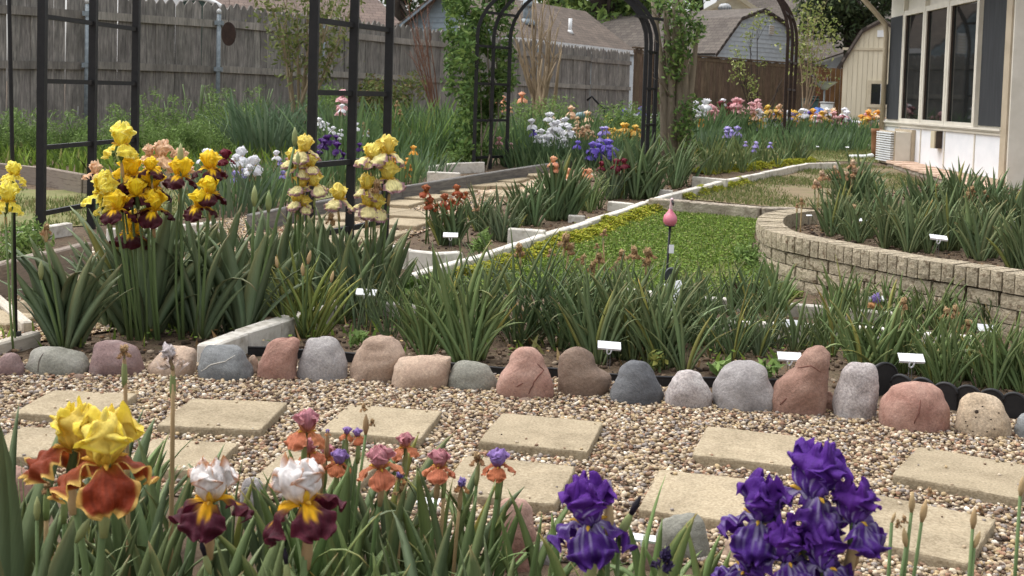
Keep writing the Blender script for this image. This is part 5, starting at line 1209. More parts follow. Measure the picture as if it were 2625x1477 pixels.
# ---------------------------------------------------------------- iris blooms
def sm(x): x = max(0.0, min(1.0, x)); return x * x * (3 - 2 * x)
def srgb(*c): return np.array(rgb(*c)[:3])
VAR = {  # standards: base, main, edge ; falls: base, main, edge, signal(colour,su,sv), veins
 'yellow_maroon': dict(S=(srgb(220, 168, 20), srgb(252, 216, 40), srgb(253, 228, 80), .1), F=(srgb(240, 180, 20), srgb(66, 18, 28), srgb(84, 26, 34), .06), sig=(srgb(250, 200, 24), .62, .6), ruf=.05),
 'lemon': dict(S=(srgb(240, 210, 50), srgb(254, 238, 96), srgb(254, 244, 140), .12), F=(srgb(240, 205, 50), srgb(247, 228, 88), srgb(250, 240, 140), .12), sig=(srgb(236, 190, 30), .3, .3), ruf=.09),
 'pale_plum': dict(S=(srgb(226, 196, 70), srgb(250, 230, 116), srgb(250, 234, 140), .1), F=(srgb(226, 190, 70), srgb(242, 230, 166), srgb(166, 128, 136), .24), sig=(srgb(232, 190, 50), .3, .35), ruf=.06),
 'peach': dict(S=(srgb(232, 190, 140), srgb(244, 208, 168), srgb(246, 216, 186), .1), F=(srgb(236, 180, 120), srgb(240, 198, 158), srgb(246, 216, 186), .1), sig=(srgb(232, 140, 60), .25, .2), ruf=.1),
 'white': dict(S=(srgb(222, 222, 226), srgb(240, 240, 244), srgb(246, 246, 248), .1), F=(srgb(226, 222, 200), srgb(238, 238, 243), srgb(246, 246, 248), .1), sig=(srgb(226, 200, 110), .2, .2), ruf=.06),
 'lilac': dict(S=(srgb(160, 148, 206), srgb(178, 166, 222), srgb(190, 180, 228), .1), F=(srgb(150, 136, 200), srgb(164, 150, 214), srgb(180, 168, 222), .1), sig=(srgb(240, 236, 240), .2, .2), ruf=.06),
 'violet': dict(S=(srgb(108, 88, 180), srgb(126, 106, 202), srgb(140, 122, 212), .1), F=(srgb(92, 70, 168), srgb(108, 86, 188), srgb(130, 110, 204), .1), sig=(srgb(226, 220, 236), .2, .2), ruf=.06),
 'purple': dict(S=(srgb(60, 26, 92), srgb(74, 34, 110), srgb(90, 46, 128), .1), F=(srgb(44, 16, 70), srgb(60, 24, 92), srgb(80, 40, 114), .1), sig=(srgb(120, 90, 160), .15, .2), ruf=.06),
 'gold': dict(S=(srgb(212, 160, 40), srgb(230, 188, 74), srgb(238, 204, 110), .1), F=(srgb(200, 140, 40), srgb(222, 178, 80), srgb(236, 206, 130), .2), sig=(srgb(200, 120, 30), .3, .3), ruf=.06),
 'rust': dict(S=(srgb(150, 84, 50), srgb(172, 98, 62), srgb(184, 116, 80), .1), F=(srgb(140, 66, 36), srgb(160, 82, 48), srgb(176, 104, 70), .1), sig=(srgb(190, 120, 40), .25, .25), ruf=.05),
 'coral': dict(S=(srgb(232, 160, 120), srgb(240, 178, 140), srgb(244, 192, 158), .1), F=(srgb(232, 150, 106), srgb(238, 168, 128), srgb(244, 190, 156), .1), sig=(srgb(230, 110, 50), .25, .25), ruf=.07),
 'maroon': dict(S=(srgb(96, 24, 40), srgb(116, 34, 50), srgb(130, 46, 62), .1), F=(srgb(80, 16, 30), srgb(98, 26, 40), srgb(118, 40, 54), .1), sig=(srgb(180, 110, 40), .2, .2), ruf=.05),
 'pink': dict(S=(srgb(216, 150, 156), srgb(228, 172, 176), srgb(236, 190, 192), .1), F=(srgb(212, 140, 146), srgb(226, 168, 170), srgb(236, 190, 190), .1), sig=(srgb(230, 130, 80), .2, .2), ruf=.08),
 'orange': dict(S=(srgb(220, 150, 50), srgb(234, 170, 70), srgb(240, 186, 100), .1), F=(srgb(210, 130, 40), srgb(228, 156, 60), srgb(238, 180, 96), .1), sig=(srgb(220, 90, 20), .2, .2), ruf=.06),
 'yellow_brown': dict(S=(srgb(214, 176, 60), srgb(238, 214, 104), srgb(246, 222, 80), .14), F=(srgb(186, 120, 40), srgb(138, 60, 28), srgb(228, 190, 104), .13), sig=(srgb(196, 110, 30), .22, .25), ruf=.1),
 'white_maroon': dict(S=(srgb(236, 190, 60), srgb(244, 240, 238), srgb(186, 122, 70), .09), F=(srgb(236, 180, 40), srgb(78, 24, 40), srgb(96, 38, 52), .1), sig=(srgb(244, 186, 30), .6, .55), ruf=.09),
 'rose_copper': dict(S=(srgb(196, 130, 90), srgb(192, 128, 136), srgb(198, 140, 142), .1), F=(srgb(190, 120, 60), srgb(192, 118, 82), srgb(204, 138, 100), .1), sig=(srgb(224, 160, 60), .25, .2), ruf=.05),
 'lilac_copper': dict(S=(srgb(150, 100, 130), srgb(152, 122, 186), srgb(166, 138, 196), .1), F=(srgb(190, 110, 60), srgb(188, 110, 74), srgb(200, 130, 94), .1), sig=(srgb(230, 190, 90), .2, .15), ruf=.05),
 'purple_white': dict(S=(srgb(110, 74, 160), srgb(86, 38, 134), srgb(98, 50, 148), .1), F=(srgb(190, 180, 214), srgb(70, 30, 116), srgb(86, 44, 130), .1), sig=(srgb(150, 136, 190), .2, .25), ruf=.13, vein=srgb(196, 190, 216)),
 'withered': dict(S=(srgb(160, 126, 90), srgb(190, 158, 116), srgb(206, 178, 138), .15), F=(srgb(120, 86, 60), srgb(164, 128, 90), srgb(192, 160, 120), .15), sig=(srgb(110, 80, 50), .2, .2), ruf=.16),
 'withered_white': dict(S=(srgb(206, 190, 186), srgb(222, 212, 210), srgb(230, 224, 224), .1), F=(srgb(160, 116, 80), srgb(196, 170, 150), srgb(220, 206, 200), .2), sig=(srgb(150, 90, 60), .3, .3), ruf=.2),
 'withered_peach': dict(S=(srgb(196, 160, 126), srgb(222, 192, 160), srgb(232, 210, 184), .15), F=(srgb(168, 120, 84), srgb(196, 152, 114), srgb(220, 188, 150), .15), sig=(srgb(150, 100, 60), .2, .2), ruf=.16),
 'withered_lilac': dict(S=(srgb(140, 116, 180), srgb(150, 130, 196), srgb(170, 150, 206), .1), F=(srgb(150, 100, 60), srgb(186, 136, 88), srgb(200, 160, 116), .15), sig=(srgb(150, 90, 40), .3, .3), ruf=.14),
 'withered_dark': dict(S=(srgb(40, 26, 60), srgb(52, 38, 78), srgb(70, 58, 96), .1), F=(srgb(30, 20, 40), srgb(46, 30, 66), srgb(70, 60, 90), .1), sig=(srgb(60, 50, 60), .2, .2), ruf=.2),
}
VAR['yellow_peach'] = VAR['coral']
M['petal'] = None
def petal_mat():
    m, nt, b = newmat('iris_petal'); a = nt.nodes.new('ShaderNodeVertexColor'); a.layer_name = 'Col'
    vec = coords(nt, True, (1, 1, 1)); n = ntex(nt, vec, 14, 4); r2 = ramp(nt, [(.3, (.84, .83, .82, 1)), (.7, (1.1, 1.1, 1.1, 1))]); nt.links.new(n.outputs['Fac'], r2.inputs[0])
    col = mixc(nt, .7, a.outputs[0], r2.outputs[0], 'MULTIPLY'); col = objvar(nt, col, .07, .006)
    nt.links.new(col, b.inputs['Base Color']); b.inputs['Roughness'].default_value = .6; b.inputs['Specular IOR Level'].default_value = .25
    w_ = ntex(nt, coords(nt, True, (1, 1, .15)), 40, 3); bump(nt, b, w_.outputs['Fac'], .35, .02)
    t = nt.nodes.new('ShaderNodeBsdfTranslucent'); nt.links.new(col, t.inputs['Color']); mx = nt.nodes.new('ShaderNodeMixShader'); mx.inputs[0].default_value = .26
    nt.links.new(b.outputs[0], mx.inputs[1]); nt.links.new(t.outputs[0], mx.inputs[2]); nt.links.new(mx.outputs[0], nt.nodes['Material Output'].inputs['Surface']); return m
M['petal'] = petal_mat()
def petal_geo(kind, var, seed, nu, nv, crumple=0.0, wscale=1.0):
    d = VAR[var]; rr = random.Random(seed); ruf = d['ruf']; V = []; F = []; Cc = []
    base, main, edge, ew = d[kind]; ph = [rr.uniform(0, 6.28) for _ in range(6)]; kf = rr.uniform(2.6, 4.4)
    if kind == 'S': L, Wm, a0, a1, a2 = .84, .80 * wscale, R(58), R(2), R(-88)
    else: L, Wm, a0, a1, a2 = .80, .70 * wscale, R(58), R(128), R(172)
    if crumple: a1 += rr.uniform(-.5, .5); a2 += rr.uniform(-.6, .6); Wm *= .6; L *= .8
    r = .02; z = 0.0
    for i in range(nu + 1):
        u = i / nu; ang = a0 + (a1 - a0) * sm(u * (1.8 if kind == 'S' else 2.2)) if u < .55 else a1 + (a2 - a1) * sm((u - .55) / .45) * (.95 if kind == 'S' else 1.0)
        if i: r += math.sin(ang) * L / nu; z += math.cos(ang) * L / nu
        w = Wm * ((.2 + .8 * sm(u / .6)) if u < .62 else math.sqrt(max(0, 1 - ((u - .62) / .40) ** 2)))
        T = Vector((math.sin(ang), 0, math.cos(ang))); N = Vector((math.cos(ang), 0, -math.sin(ang)))
        for j in range(nv + 1):
            v = j / nv * 2 - 1; av = abs(v)
            if kind == 'S': cup = -.30 * av ** 2 * w
            else: cup = .16 * av ** 2 * w
            e = av ** 1.6 * min(1, u * 1.6)
            rf = ruf * (e * math.sin(6.28 * kf * u + ph[0] + (ph[1] if v > 0 else ph[2])) + .8 * max(0, (u - .7) / .3) * math.sin(v * 7 + ph[3]) + .25 * math.sin(u * 9 + v * 5 + ph[4]))
            rf += ruf * .75 * noise.noise(Vector((u * 4.5 + ph[0], v * 2.6, ph[1]))) * min(1, u * 2.5)
            if crumple: rf += crumple * (rr.random() - .5)
            notch = -.05 * max(0, (u - .8) / .2) * (1 - av) if kind == 'F' else -.09 * max(0, (u - .8) / .2) * (1 - av * 1.2)
            fr_e = .035 * (ruf / .1) * math.sin(v * 23 + ph[5] + u * 19) * max(e, max(0, (u - .8) / .2))
            pos = Vector((r, 0, z)) + Vector((0, 1, 0)) * (v * w / 2 * (1 + fr_e)) + N * (cup + rf) + T * (notch * L + fr_e * .5 * max(0, u - .5))
            V.append(pos)
            c = base + (main - base) * sm(u / .4)
            s_ = d.get('sig')
            if kind == 'F' and s_:
                q = math.hypot(u / s_[1], v / s_[2]) + .12 * math.sin(v * 17 + ph[0]); c = s_[0] + (c - s_[0]) * sm((q - .72) / .42)
            if kind == 'S' and 'vein' in d and math.sin(v * 19 + u * 4 + ph[1]) > .86 and u < .5: c = c * .5 + d['vein'] * .5
            if kind == 'F' and 'vein' in d:
                q = noise.noise(Vector((v * 9 + ph[0], u * 2.6, ph[1]))) + .35 * math.sin(v * 21 + 2 * u + ph[2]); c = c + (d['vein'] - c) * sm((q - .16) * 4) * max(0, .95 - u * 1.15)
            c = c * (1.0 + .34 * noise.noise(Vector((v * 8 + ph[2], u * 1.8, ph[0] + 5))) + .16 * noise.noise(Vector((v * 22, u * 4, ph[1]))))
            ee = max(av, (u - .5) * 2); c = c + (edge - c) * sm((ee - (1 - ew * 1.5)) / (ew * .9 + .01))
            Cc.append((c[0], c[1], c[2], 1))
    for i in range(nu):
        for j in range(nv): k = i * (nv + 1) + j; F.append((k, k + 1, k + nv + 2, k + nv + 1))
    return V, F, Cc
PET = {}
def petal_mesh(kind, var, seed, nu, nv, crumple=0.0):
    k = (kind, var, seed, nu, nv)
    if k not in PET:
        mb = MB(); V, F, Cc = petal_geo(kind, var, seed, nu, nv, crumple); mb.add(V, F, 0, Cc); PET[k] = mb.mesh('standard_petal' if kind == 'S' else 'fall_petal', M['petal'], True, False)
    return PET[k]
GREEN = (.13, .19, .07, 1); TAN = (.36, .27, .16, 1)
def heart_mesh(var, wither):
    k = ('H', var)
    if k not in PET:
        mb = MB(); d = VAR[var]; col = tuple(d['S'][0]) + (1,); bc = (.75, .45, .06, 1) if 'sig' in d and not wither else (.3, .2, .1, 1)
        mb.tube([(0, 0, -.42), (0, 0, -.30), (0, 0, -.12), (0, 0, .02)], [.05, .085, .06, .07], 8, col=TAN if wither else GREEN)
        for q in range(3):
            a = 2.094 * q; c_, s_ = math.cos(a), math.sin(a)
            mb.tube([(0, 0, 0), (.10 * c_, .10 * s_, .07), (.2 * c_, .2 * s_, .15), (.25 * c_, .25 * s_, .24)], [.06, .055, .05, .012], 6, col=col)
            mb.tube([(.06 * c_, .06 * s_, .02), (.16 * c_, .16 * s_, .05), (.25 * c_, .25 * s_, .065), (.31 * c_, .31 * s_, .05)], [.012, .028, .028, .008], 6, col=bc)
        PET[k] = mb.mesh('flower', M['petal'], True)
    return PET[k]
def flower_single(var, seed, wither=0.0):
    """small far bloom as one mesh"""
    k = ('one', var, seed)
    if k not in PET:
        mb = MB()
        for q in range(3):
            for kind, off in (('F', 0), ('S', 1.047)):
                V, F, Cc = petal_geo(kind, var, seed * 10 + q, 5, 4, .12 if wither else 0); mt = Matrix.Rotation(2.094 * q + off, 3, 'Z'); mb.add([mt @ v for v in V], F, 0, Cc)
        mb.tube([(0, 0, -.42), (0, 0, -.2), (0, 0, .0)], [.05, .07, .05], 5, col=TAN if wither else GREEN)
        PET[k] = mb.mesh('flower', M['petal'], True, False)
    return PET[k]
M['stem'] = pmat('iris_stem', (.11, .17, .06, 1), (.15, .21, .08, 1), 12, .6, .1, 60, .15, (1, 1, .2))
M['bract'] = pmat('dry_bract', rgb(190, 166, 122), rgb(160, 132, 96), 14, .8, .3, 50, .12, (1, 1, .3))
M['bract_green'] = pmat('green_bract', rgb(120, 138, 84), rgb(150, 152, 104), 10, .6, .2, 50, .12, (1, 1, .3))
def stem(root, foot, head, r, seed=0, mat_='stem', bend=.03, bract=0):
    rr = random.Random(seed); o0 = root.location; a = Vector(foot) - Vector((0, 0, .02)); b_ = Vector(head); L = (b_ - a).length
    s1 = Vector((rr.uniform(-bend, bend) * L, rr.uniform(-bend, bend) * L, 0)); pts = [a, a.lerp(b_, .35) + s1, a.lerp(b_, .7) + s1 * .8, b_]
    mb = MB(); mb.o = o0.copy(); mb.tube(pts, [r * 1.15, r, r * .95, r * .8], 7); o = mb.build('stem', M[mat_], root, True)
    for k in range(bract):
        t = (.94, .62, .4)[k]; p = a.lerp(b_, t) + (s1 * .7 if t < .8 else Vector((0, 0, 0))); dv = (b_ - a).normalized()
        mb = MB(); mb.o = o0.copy(); mb.tube([p - dv * r * 5, p - dv * r, p + dv * r * 4, p + dv * r * 9], [r * .9, r * 1.35, r * 1.15, r * .2], 7); mb.build('bract', M['bract'] if rr.random() < .5 else M['bract_green'], o, True)
    return o
_fl = [0]
def bloom(root, px, py, hpx, var, Y, foot=None, lod=1, yaw=None, tilt=0.0, stem_r=None, bract=1, st=True):
    """iris flower: junction of petals at pixel (px,py) at depth Y, hpx tall in the photograph"""
    _fl[0] += 1; rr = random.Random(_fl[0] * 13); p = at(px, py, Y); s_ = hpx / ppm(Y) / 1.08
    yaw = rr.uniform(0, 6.28) if yaw is None else yaw; wither = var.startswith('withered'); o0 = root.location
    loc = p - o0; rot = (tilt + rr.uniform(-.12, .12), rr.uniform(-.15, .15), yaw)
    if lod == 0: link('flower', flower_single(var, rr.randrange(3), 1.0 if wither else 0), root, loc, rot, (s_, s_, s_))
    else:
        h = link('flower', heart_mesh(var, wither), root, loc, rot, (s_, s_, s_)); nu, nv = ((10, 8), (24, 22))[lod - 1]
        for q in range(3):
            for kind, off in (('F', 0), ('S', 1.047)):
                sd_ = rr.randrange(3 if lod == 1 else 6); c = link('standard_petal' if kind == 'S' else 'fall_petal', petal_mesh(kind, var, sd_, nu, nv, .1 if wither else 0), h)
                c.rotation_euler = (rr.uniform(-.1, .1), rr.uniform(-.14, .14), 2.094 * q + off + rr.uniform(-.12, .12)); k = rr.uniform(.92, 1.08); c.scale = (k, k, k)
    if st:
        f_ = Vector(foot) if foot is not None else Vector((p.x + rr.uniform(-.03, .03), p.y + rr.uniform(-.02, .04), prof(p.y)))
        hd = p + (Euler(rot).to_matrix() @ Vector((0, 0, -.40 * s_)))
        stem(root, f_, hd, stem_r or max(.0035, .04 * s_), _fl[0], 'stem' if not wither or rr.random() < .4 else 'bract', .03, bract if lod else 0)
def bud(root, px, py, hpx, Y, col, foot=None, tilt=0.0, dark=None, st=True):
    p = at(px, py, Y); s_ = hpx / ppm(Y); mb = MB(); mb.o = root.location.copy(); d = Vector((math.sin(tilt), 0, math.cos(tilt)))
    mb.tube([p - d * s_ * .5, p - d * s_ * .2, p + d * s_ * .1, p + d * s_ * .4], [s_ * .06, s_ * .14, s_ * .12, s_ * .02], 8); b_ = mb.build('bud', col, root, True)
    if dark is not None:
        mb = MB(); mb.o = root.location.copy(); mb.tube([p + d * s_ * .25, p + d * s_ * .55, p + d * s_ * .85], [s_ * .08, s_ * .11, s_ * .03], 8); mb.build('bud_tip', dark, b_, True)
    if st:
        f_ = Vector(foot) if foot is not None else Vector((p.x, p.y + .02, prof(p.y))); stem(root, f_, p - d * s_ * .48, max(.003, s_ * .07), int(px), 'stem', .02, 0)
def iris_plant(base_px, label, cat='iris', name='iris_plant', group=None, base=None):
    b_ = G(*base_px) if base is None else base
    return empty(name, b_, label, cat, group)

# ---------------------------------------------------------------- front bed
fr_r = random.Random(5)
def gp(px, Y, z=0.0): p = XY(px, Y); p.z = prof(Y) + z; return p
p1 = iris_plant(None, 'front iris with pale yellow upper petals over red brown rimmed falls', base=gp(255, 1.5))
bloom(p1, 270, 1192, 232, 'yellow_brown', 1.5, gp(262, 1.5), 2, R(-68), R(4), .006, 1)
bloom(p1, 190, 1152, 196, 'yellow_brown', 1.58, gp(250, 1.55), 2, R(-140), R(-6), .0055, 1)
bud(p1, 95, 1300, 70, 1.6, M['bract_green'], gp(100, 1.6)); bud(p1, 215, 1355, 85, 1.55, M['bract_green'], gp(245, 1.55), .5)
for (x, Y, L) in ((120, 1.75, .30), (210, 1.7, .27), (330, 1.75, .28), (60, 1.9, .34), (400, 1.85, .29)):
    fan(p1, gp(x, Y), L, 6, .42, 'mid', 'mid', fr_r, None, 0, .3)
p2 = iris_plant(None, 'front iris with white gold edged standards over maroon falls', base=gp(640, 1.58))
bloom(p2, 540, 1287, 178, 'white_maroon', 1.62, gp(560, 1.62), 2, R(-84), R(3), .0055, 1)
bloom(p2, 778, 1292, 206, 'white_maroon', 1.55, gp(785, 1.55), 2, R(-60), R(2), .006, 1)
M['wilt_dark'] = pmat('wilted_bloom', rgb(20, 18, 26), rgb(38, 30, 44), 20, .7, .5, 60)
bud(p2, 530, 1440, 70, 1.6, M['bract_green'], gp(540, 1.6), -.3, M['wilt_dark']); bud(p2, 735, 1462, 70, 1.52, M['bract_green'], gp(740, 1.52), -.1, M['wilt_dark'])
for (x, Y, L) in ((470, 1.75, .27), (560, 1.8, .30), (650, 1.75, .26), (720, 1.8, .27), (500, 2.0, .32), (610, 2.05, .32)):
    fan(p2, gp(x, Y), L, 6, .5, 'wide' if x % 20 else 'mid', 'mid', fr_r, None, 0, .4)
p3 = iris_plant(None, 'front clump of small rose and copper irises in flower', base=gp(1000, 1.98))
for (n, x, y, h, v, Y, yw) in ((16, 430, 262, 345, 'rose_copper', 1.95, -120), (16, 470, 440, 260, 'rose_copper', 2.0, -40), (16, 700, 530, 225, 'lilac_copper', 2.0, -90), (16, 1050, 560, 370, 'rose_copper', 1.92, -75), (16, 1530, 560, 270, 'rose_copper', 2.02, -95), (16, 1250, 390, 220, 'rose_copper', 2.1, -20), (16, 2020, 545, 265, 'lilac_copper', 2.0, -92), (16, 600, 470, 210, 'rose_copper', 2.05, -10)):
    X, Yp = Zc(n, x, y); bloom(p3, X, Yp, h / 3.22, v, Y, gp(X + fr_r.uniform(-15, 15), Y), 2, R(yw), 0, .0042, 1)
for (n, x, y, h, v) in ((16, 770, 280, 120, 'lilac_copper'), (16, 860, 300, 130, 'lilac_copper'), (16, 1205, 640, 150, 'withered_lilac'), (16, 1715, 710, 150, 'withered_lilac'), (16, 1850, 490, 140, 'withered'), (16, 610, 270, 70, 'withered_lilac'), (16, 1575, 620, 75, 'withered'), (16, 1225, 750, 130, 'withered')):
    X, Yp = Zc(n, x, y); bloom(p3, X, Yp, h / 3.22, v, 2.02, gp(X + fr_r.uniform(-20, 20), 2.02), 1, None, 0, .0035, 1)
for (x, Y, L) in ((840, 1.8, .29), (880, 1.95, .33), (950, 1.85, .25), (1020, 2.0, .27), (1090, 1.9, .24), (1150, 2.05, .29), (1200, 1.95, .26), (1250, 2.05, .30), (1285, 2.1, .27), (1000, 1.75, .22), (920, 1.65, .22), (1130, 1.72, .20)):
    fan(p3, gp(x, Y), L, 6, .42, 'mid' if x != 880 else 'wide', 'green' if x % 3 else 'mid', fr_r, None, 0, .3)
p4 = iris_plant(None, 'front iris with ruffled dark purple white streaked blooms in a crowded head', base=gp(2080, 1.5))
for (n, x, y, h, yw, Y) in ((18, 510, 800, 600, -80, 1.5), (18, 850, 1010, 520, -70, 1.47), (18, 70, 990, 520, -110, 1.5), (18, 300, 1330, 470, -90, 1.46), (18, 600, 1390, 450, -60, 1.45), (18, -40, 1420, 420, -120, 1.5)):
    X, Yp = Zc(n, x, y); bloom(p4, X, Yp, h / 3.22 * 1.18, 'purple_white', Y, gp(X * .5 + 1040, 1.52), 2, R(yw), R(fr_r.uniform(-8, 8)), .006, 1)
bud(p4, 2195, 1425, 75, 1.47, M['bract'], gp(2160, 1.47), .2)
p5 = iris_plant(None, 'front iris with one dark purple streaked bloom beside a pale bract and closed bud', base=gp(1540, 1.6))
bloom(p5, *Zc(17, 835, 1035), 200, 'purple_white', 1.56, gp(1520, 1.58), 2, R(-95), R(3), .007, 1)
bloom(p5, *Zc(17, 1460, 1330), 70, 'withered_dark', 1.6, gp(1700, 1.6), 1, None, 0, .006)
bud(p5, *Zc(17, 1000, 940), 105, 1.58, M['bract'], gp(1580, 1.6), .0, pmat('bud_grey', rgb(110, 100, 120), rgb(140, 130, 140), 20, .7, .4, 60)); bud(p5, *Zc(17, 1150, 1000), 90, 1.58, M['bract_green'], gp(1585, 1.6), .45, M['wilt_dark'])
for (x, Y, L) in ((1360, 1.8, .30), (1420, 1.75, .28), (1470, 1.9, .31), (1520, 1.8, .27), (1590, 1.85, .26), (1650, 1.8, .30), (1710, 1.85, .33), (1760, 1.8, .33), (1820, 1.8, .31), (1390, 1.95, .3), (1680, 1.95, .3), (1880, 1.85, .28)):
    fan(p5, gp(x, Y), L, 5, .45, 'mid', 'green', fr_r, None, 0, .25)
fan(p5, gp(1800, 1.72), .36, 2, .06, 'mid', 'green', fr_r, .2, -.02, 0); fan(p5, gp(1700, 1.75), .30, 3, .3, 'slim', 'green', fr_r, .2, -.12, 0)
for (x, Y, L, lean) in ((1950, 1.7, .27, 0), (2040, 1.75, .25, 0), (2160, 1.75, .24, 0), (2230, 1.7, .22, 0), (2330, 1.65, .18, 0)): fan(p4, gp(x, Y), L, 5, .4, 'mid', 'green', fr_r, None, lean, .2)
p6 = iris_plant(None, 'front clump of spent iris stems with papery tan seed bracts', base=gp(2400, 1.6))
for (n, x, y, h, til) in ((18, 1330, 830, 200, 0), (18, 1430, 900, 220, .15), (18, 1270, 1120, 190, -.15), (18, 1840, 960, 210, .05), (18, 1870, 1140, 170, .3), (18, 2235, 700, 190, .08), (18, 1180, 960, 110, .3)):
    X, Yp = Zc(n, x, y); bud(p6, X, Yp, h / 3.22, 1.62, M['bract'], gp(X + 6, 1.62), til)
for (n, x, y) in ((18, 1480, 760), (18, 1890, 900), (18, 1265, 990), (18, 1215, 1020)):
    X, Yp = Zc(n, x, y); bloom(p6, X, Yp, 24, 'withered', 1.62, None, 1, None, 0, .003, 0, False)
for (x, Y, L) in ((2290, 1.75, .14), (2380, 1.7, .13), (2455, 1.72, .2), (2590, 1.7, .2), (2640, 1.75, .26), (2250, 1.65, .12), (2330, 1.6, .1)): fan(p6, gp(x, Y), L, 3, .3, 'mid', 'green', fr_r, None, 0, .15)
p7 = iris_plant(None, 'tall front iris leaves with spent tan flower stalks at the frame side', base=gp(30, 1.55))
for (x, Y, L, ln) in ((-20, 1.6, .56, .06), (10, 1.65, .60, .12), (-60, 1.7, .6, .1), (20, 1.85, .42, 0), (0, 1.5, .36, .1)): fan(p7, gp(x, Y), L, 3, .14, 'mid', 'blue', fr_r, .1, ln, .1)
for (X, Yp, h, v) in ((17, 1250, 40, 'withered'), (120, 1252, 36, 'withered'), (165, 1260, 40, 'withered'), (155, 1420, 50, 'withered')): bloom(p7, X, Yp, h, v, 1.7, gp(X, 1.7), 1, None, 0, .004)
p8 = iris_plant(None, 'spent front iris stalk with one withered pale bloom on top', base=gp(440, 1.9))
bloom(p8, 436, 922, 78, 'withered_white', 1.9, gp(452, 1.95), 1, None, .4, .0042, 2); fan(p8, gp(430, 2.0), .36, 5, .25, 'mid', 'mid', fr_r)
p9 = iris_plant(None, 'spent front iris stalk with dry brown tip beside the withered pale bloom', base=gp(330, 1.95))
bloom(p9, 318, 905, 42, 'withered', 1.92, gp(345, 1.98), 1, None, 0, .004, 2); fan(p9, gp(340, 2.0), .38, 5, .2, 'mid', 'mid', fr_r)
p10 = iris_plant(None, 'tall thin spent stalk with round brown seed heads above the copper irises', base=gp(900, 1.98))
bud(p10, 938, 1085, 60, 1.98, M['bract'], gp(905, 1.98)); bloom(p10, 933, 1046, 26, 'withered', 1.98, None, 1, None, 0, .003, 0, False); bloom(p10, 954, 1085, 22, 'withered', 1.98, None, 1, None, 0, .003, 0, False); fan(p10, gp(905, 1.9), .30, 3, .1, 'wide', 'green', fr_r, .1, 0, 0)
# leafy filler rows of the front bed
fill = [(r_.randrange(-40, 1330), r_.uniform(1.55, 2.35)) for r_ in [random.Random(99)] for _ in range(60)]
for i, (x, Y) in enumerate(fill):
    if i % 6 == 0: cur = iris_plant(None, 'leafy flowerless iris clump low in the front bed between the blooming ones', group='flowerless irises of the front bed', base=gp(x, Y))
    fan(cur, gp(x, Y), fr_r.uniform(.22, .34), 6, .5, fr_r.choice(('mid', 'mid', 'slim', 'wide')), fr_r.choice(('mid', 'green', 'blue')), fr_r, None, 0, .4, .06)

# ---------------------------------------------------------------- left bed: yellow irises behind the boulders
lr = random.Random(21)
a1 = iris_plant((165, 893), 'broad leaved iris beside the hook pole behind the low grey boulder')
for (x, y, L, n) in ((165, 893, .48, 9), (150, 888, .42, 8), (190, 890, .44, 8)): fan(a1, G(x, y), L, n, .62, 'wide', 'blue', lr, lr.uniform(-.3, .3), 0, .45)
bloom(a1, 35, 450, 62, 'lemon', 3.95, None, 2, None); bloom(a1, 18, 518, 82, 'lemon', 3.9, None, 2, None)
bud(a1, 118, 598, 46, 3.95, M['bract'], G(165, 893)); bloom(a1, 118, 590, 34, 'withered', 3.95, None, 1, None, 0, .004, 0, False); bud(a1, 105, 690, 55, 3.95, M['bract_green'], G(160, 893))
a2 = iris_plant((450, 885), 'large iris clump with golden standards and velvety maroon falls')
for i in range(15):
    x = 270 + i * 27 + lr.uniform(-12, 12); y = 880 - abs(i - 7) * 1.5 - lr.uniform(0, 45)
    fan(a2, G(x, y), lr.uniform(.44, .58), 8, .55, 'wide' if i % 3 else 'mid', 'blue', lr, lr.uniform(-.4, .4), 0, .35)
for (n, x, y, h, yw) in ((5, 1075, 165, 270, -90), (5, 1235, 275, 300, -80), (5, 960, 450, 250, -100), (5, 1265, 455, 260, -85), (5, 1085, 640, 290, -75), (5, 1490, 175, 250, -95), (5, 1735, 110, 240, -60), (5, 1730, 315, 230, -90), (5, 1640, 425, 220, -110), (5, 1130, 330, 240, -140), (5, 1010, 240, 230, -60), (5, 1250, 120, 180, -30)):
    X, Yp = Zc(n, x, y); Y = 4.1 + lr.uniform(-.06, .12); bloom(a2, X, Yp, h / 3.22 * 1.14, 'yellow_maroon', Y, G(X * .75 + 115, 872), 2, R(yw))
for (n, x, y, h) in ((5, 860, 330, 260), (1, 1010, 1205, 270), (5, 900, 420, 200), (5, 870, 230, 170)):
    X, Yp = Zc(n, x, y); bloom(a2, X, Yp, h / 3.22 * 1.14, 'lemon', 4.1, G(X * .6 + 170, 872), 2)
bud(a2, *Zc(1, 1490, 1260), 60, 4.2, M['bract_green'], G(470, 870)); bud(a2, *Zc(2, 340, 1120), 55, 4.3, M['bract_green'], G(620, 860)); bud(a2, *Zc(6, 125, 365), 62, 4.3, M['bract_green'], G(660, 850)); bud(a2, *Zc(5, 2100, 320), 60, 4.3, M['bract_green'], G(650, 850))
a3 = iris_plant((420, 800), 'peach irises rising just behind the golden and maroon clump')
for (n, x, y, h) in ((1, 1330, 1300, 230), (1, 1490, 1350, 210), (5, 790, 150, 170), (1, 1230, 1290, 150)):
    X, Yp = Zc(n, x, y); bloom(a3, X, Yp, h / 3.22, 'peach', 4.7, G(X, 800), 2)
bloom(a3, *Zc(1, 1860, 1315), 44, 'maroon', 4.6, G(560, 800), 2)
for i in range(5): fan(a3, G(340 + i * 55, 800 - lr.uniform(0, 20)), .45, 6, .45, 'mid', 'blue', lr)
a4 = iris_plant((770, 790), 'pale yellow iris with plum washed falls beside the gold clump before the arbor')
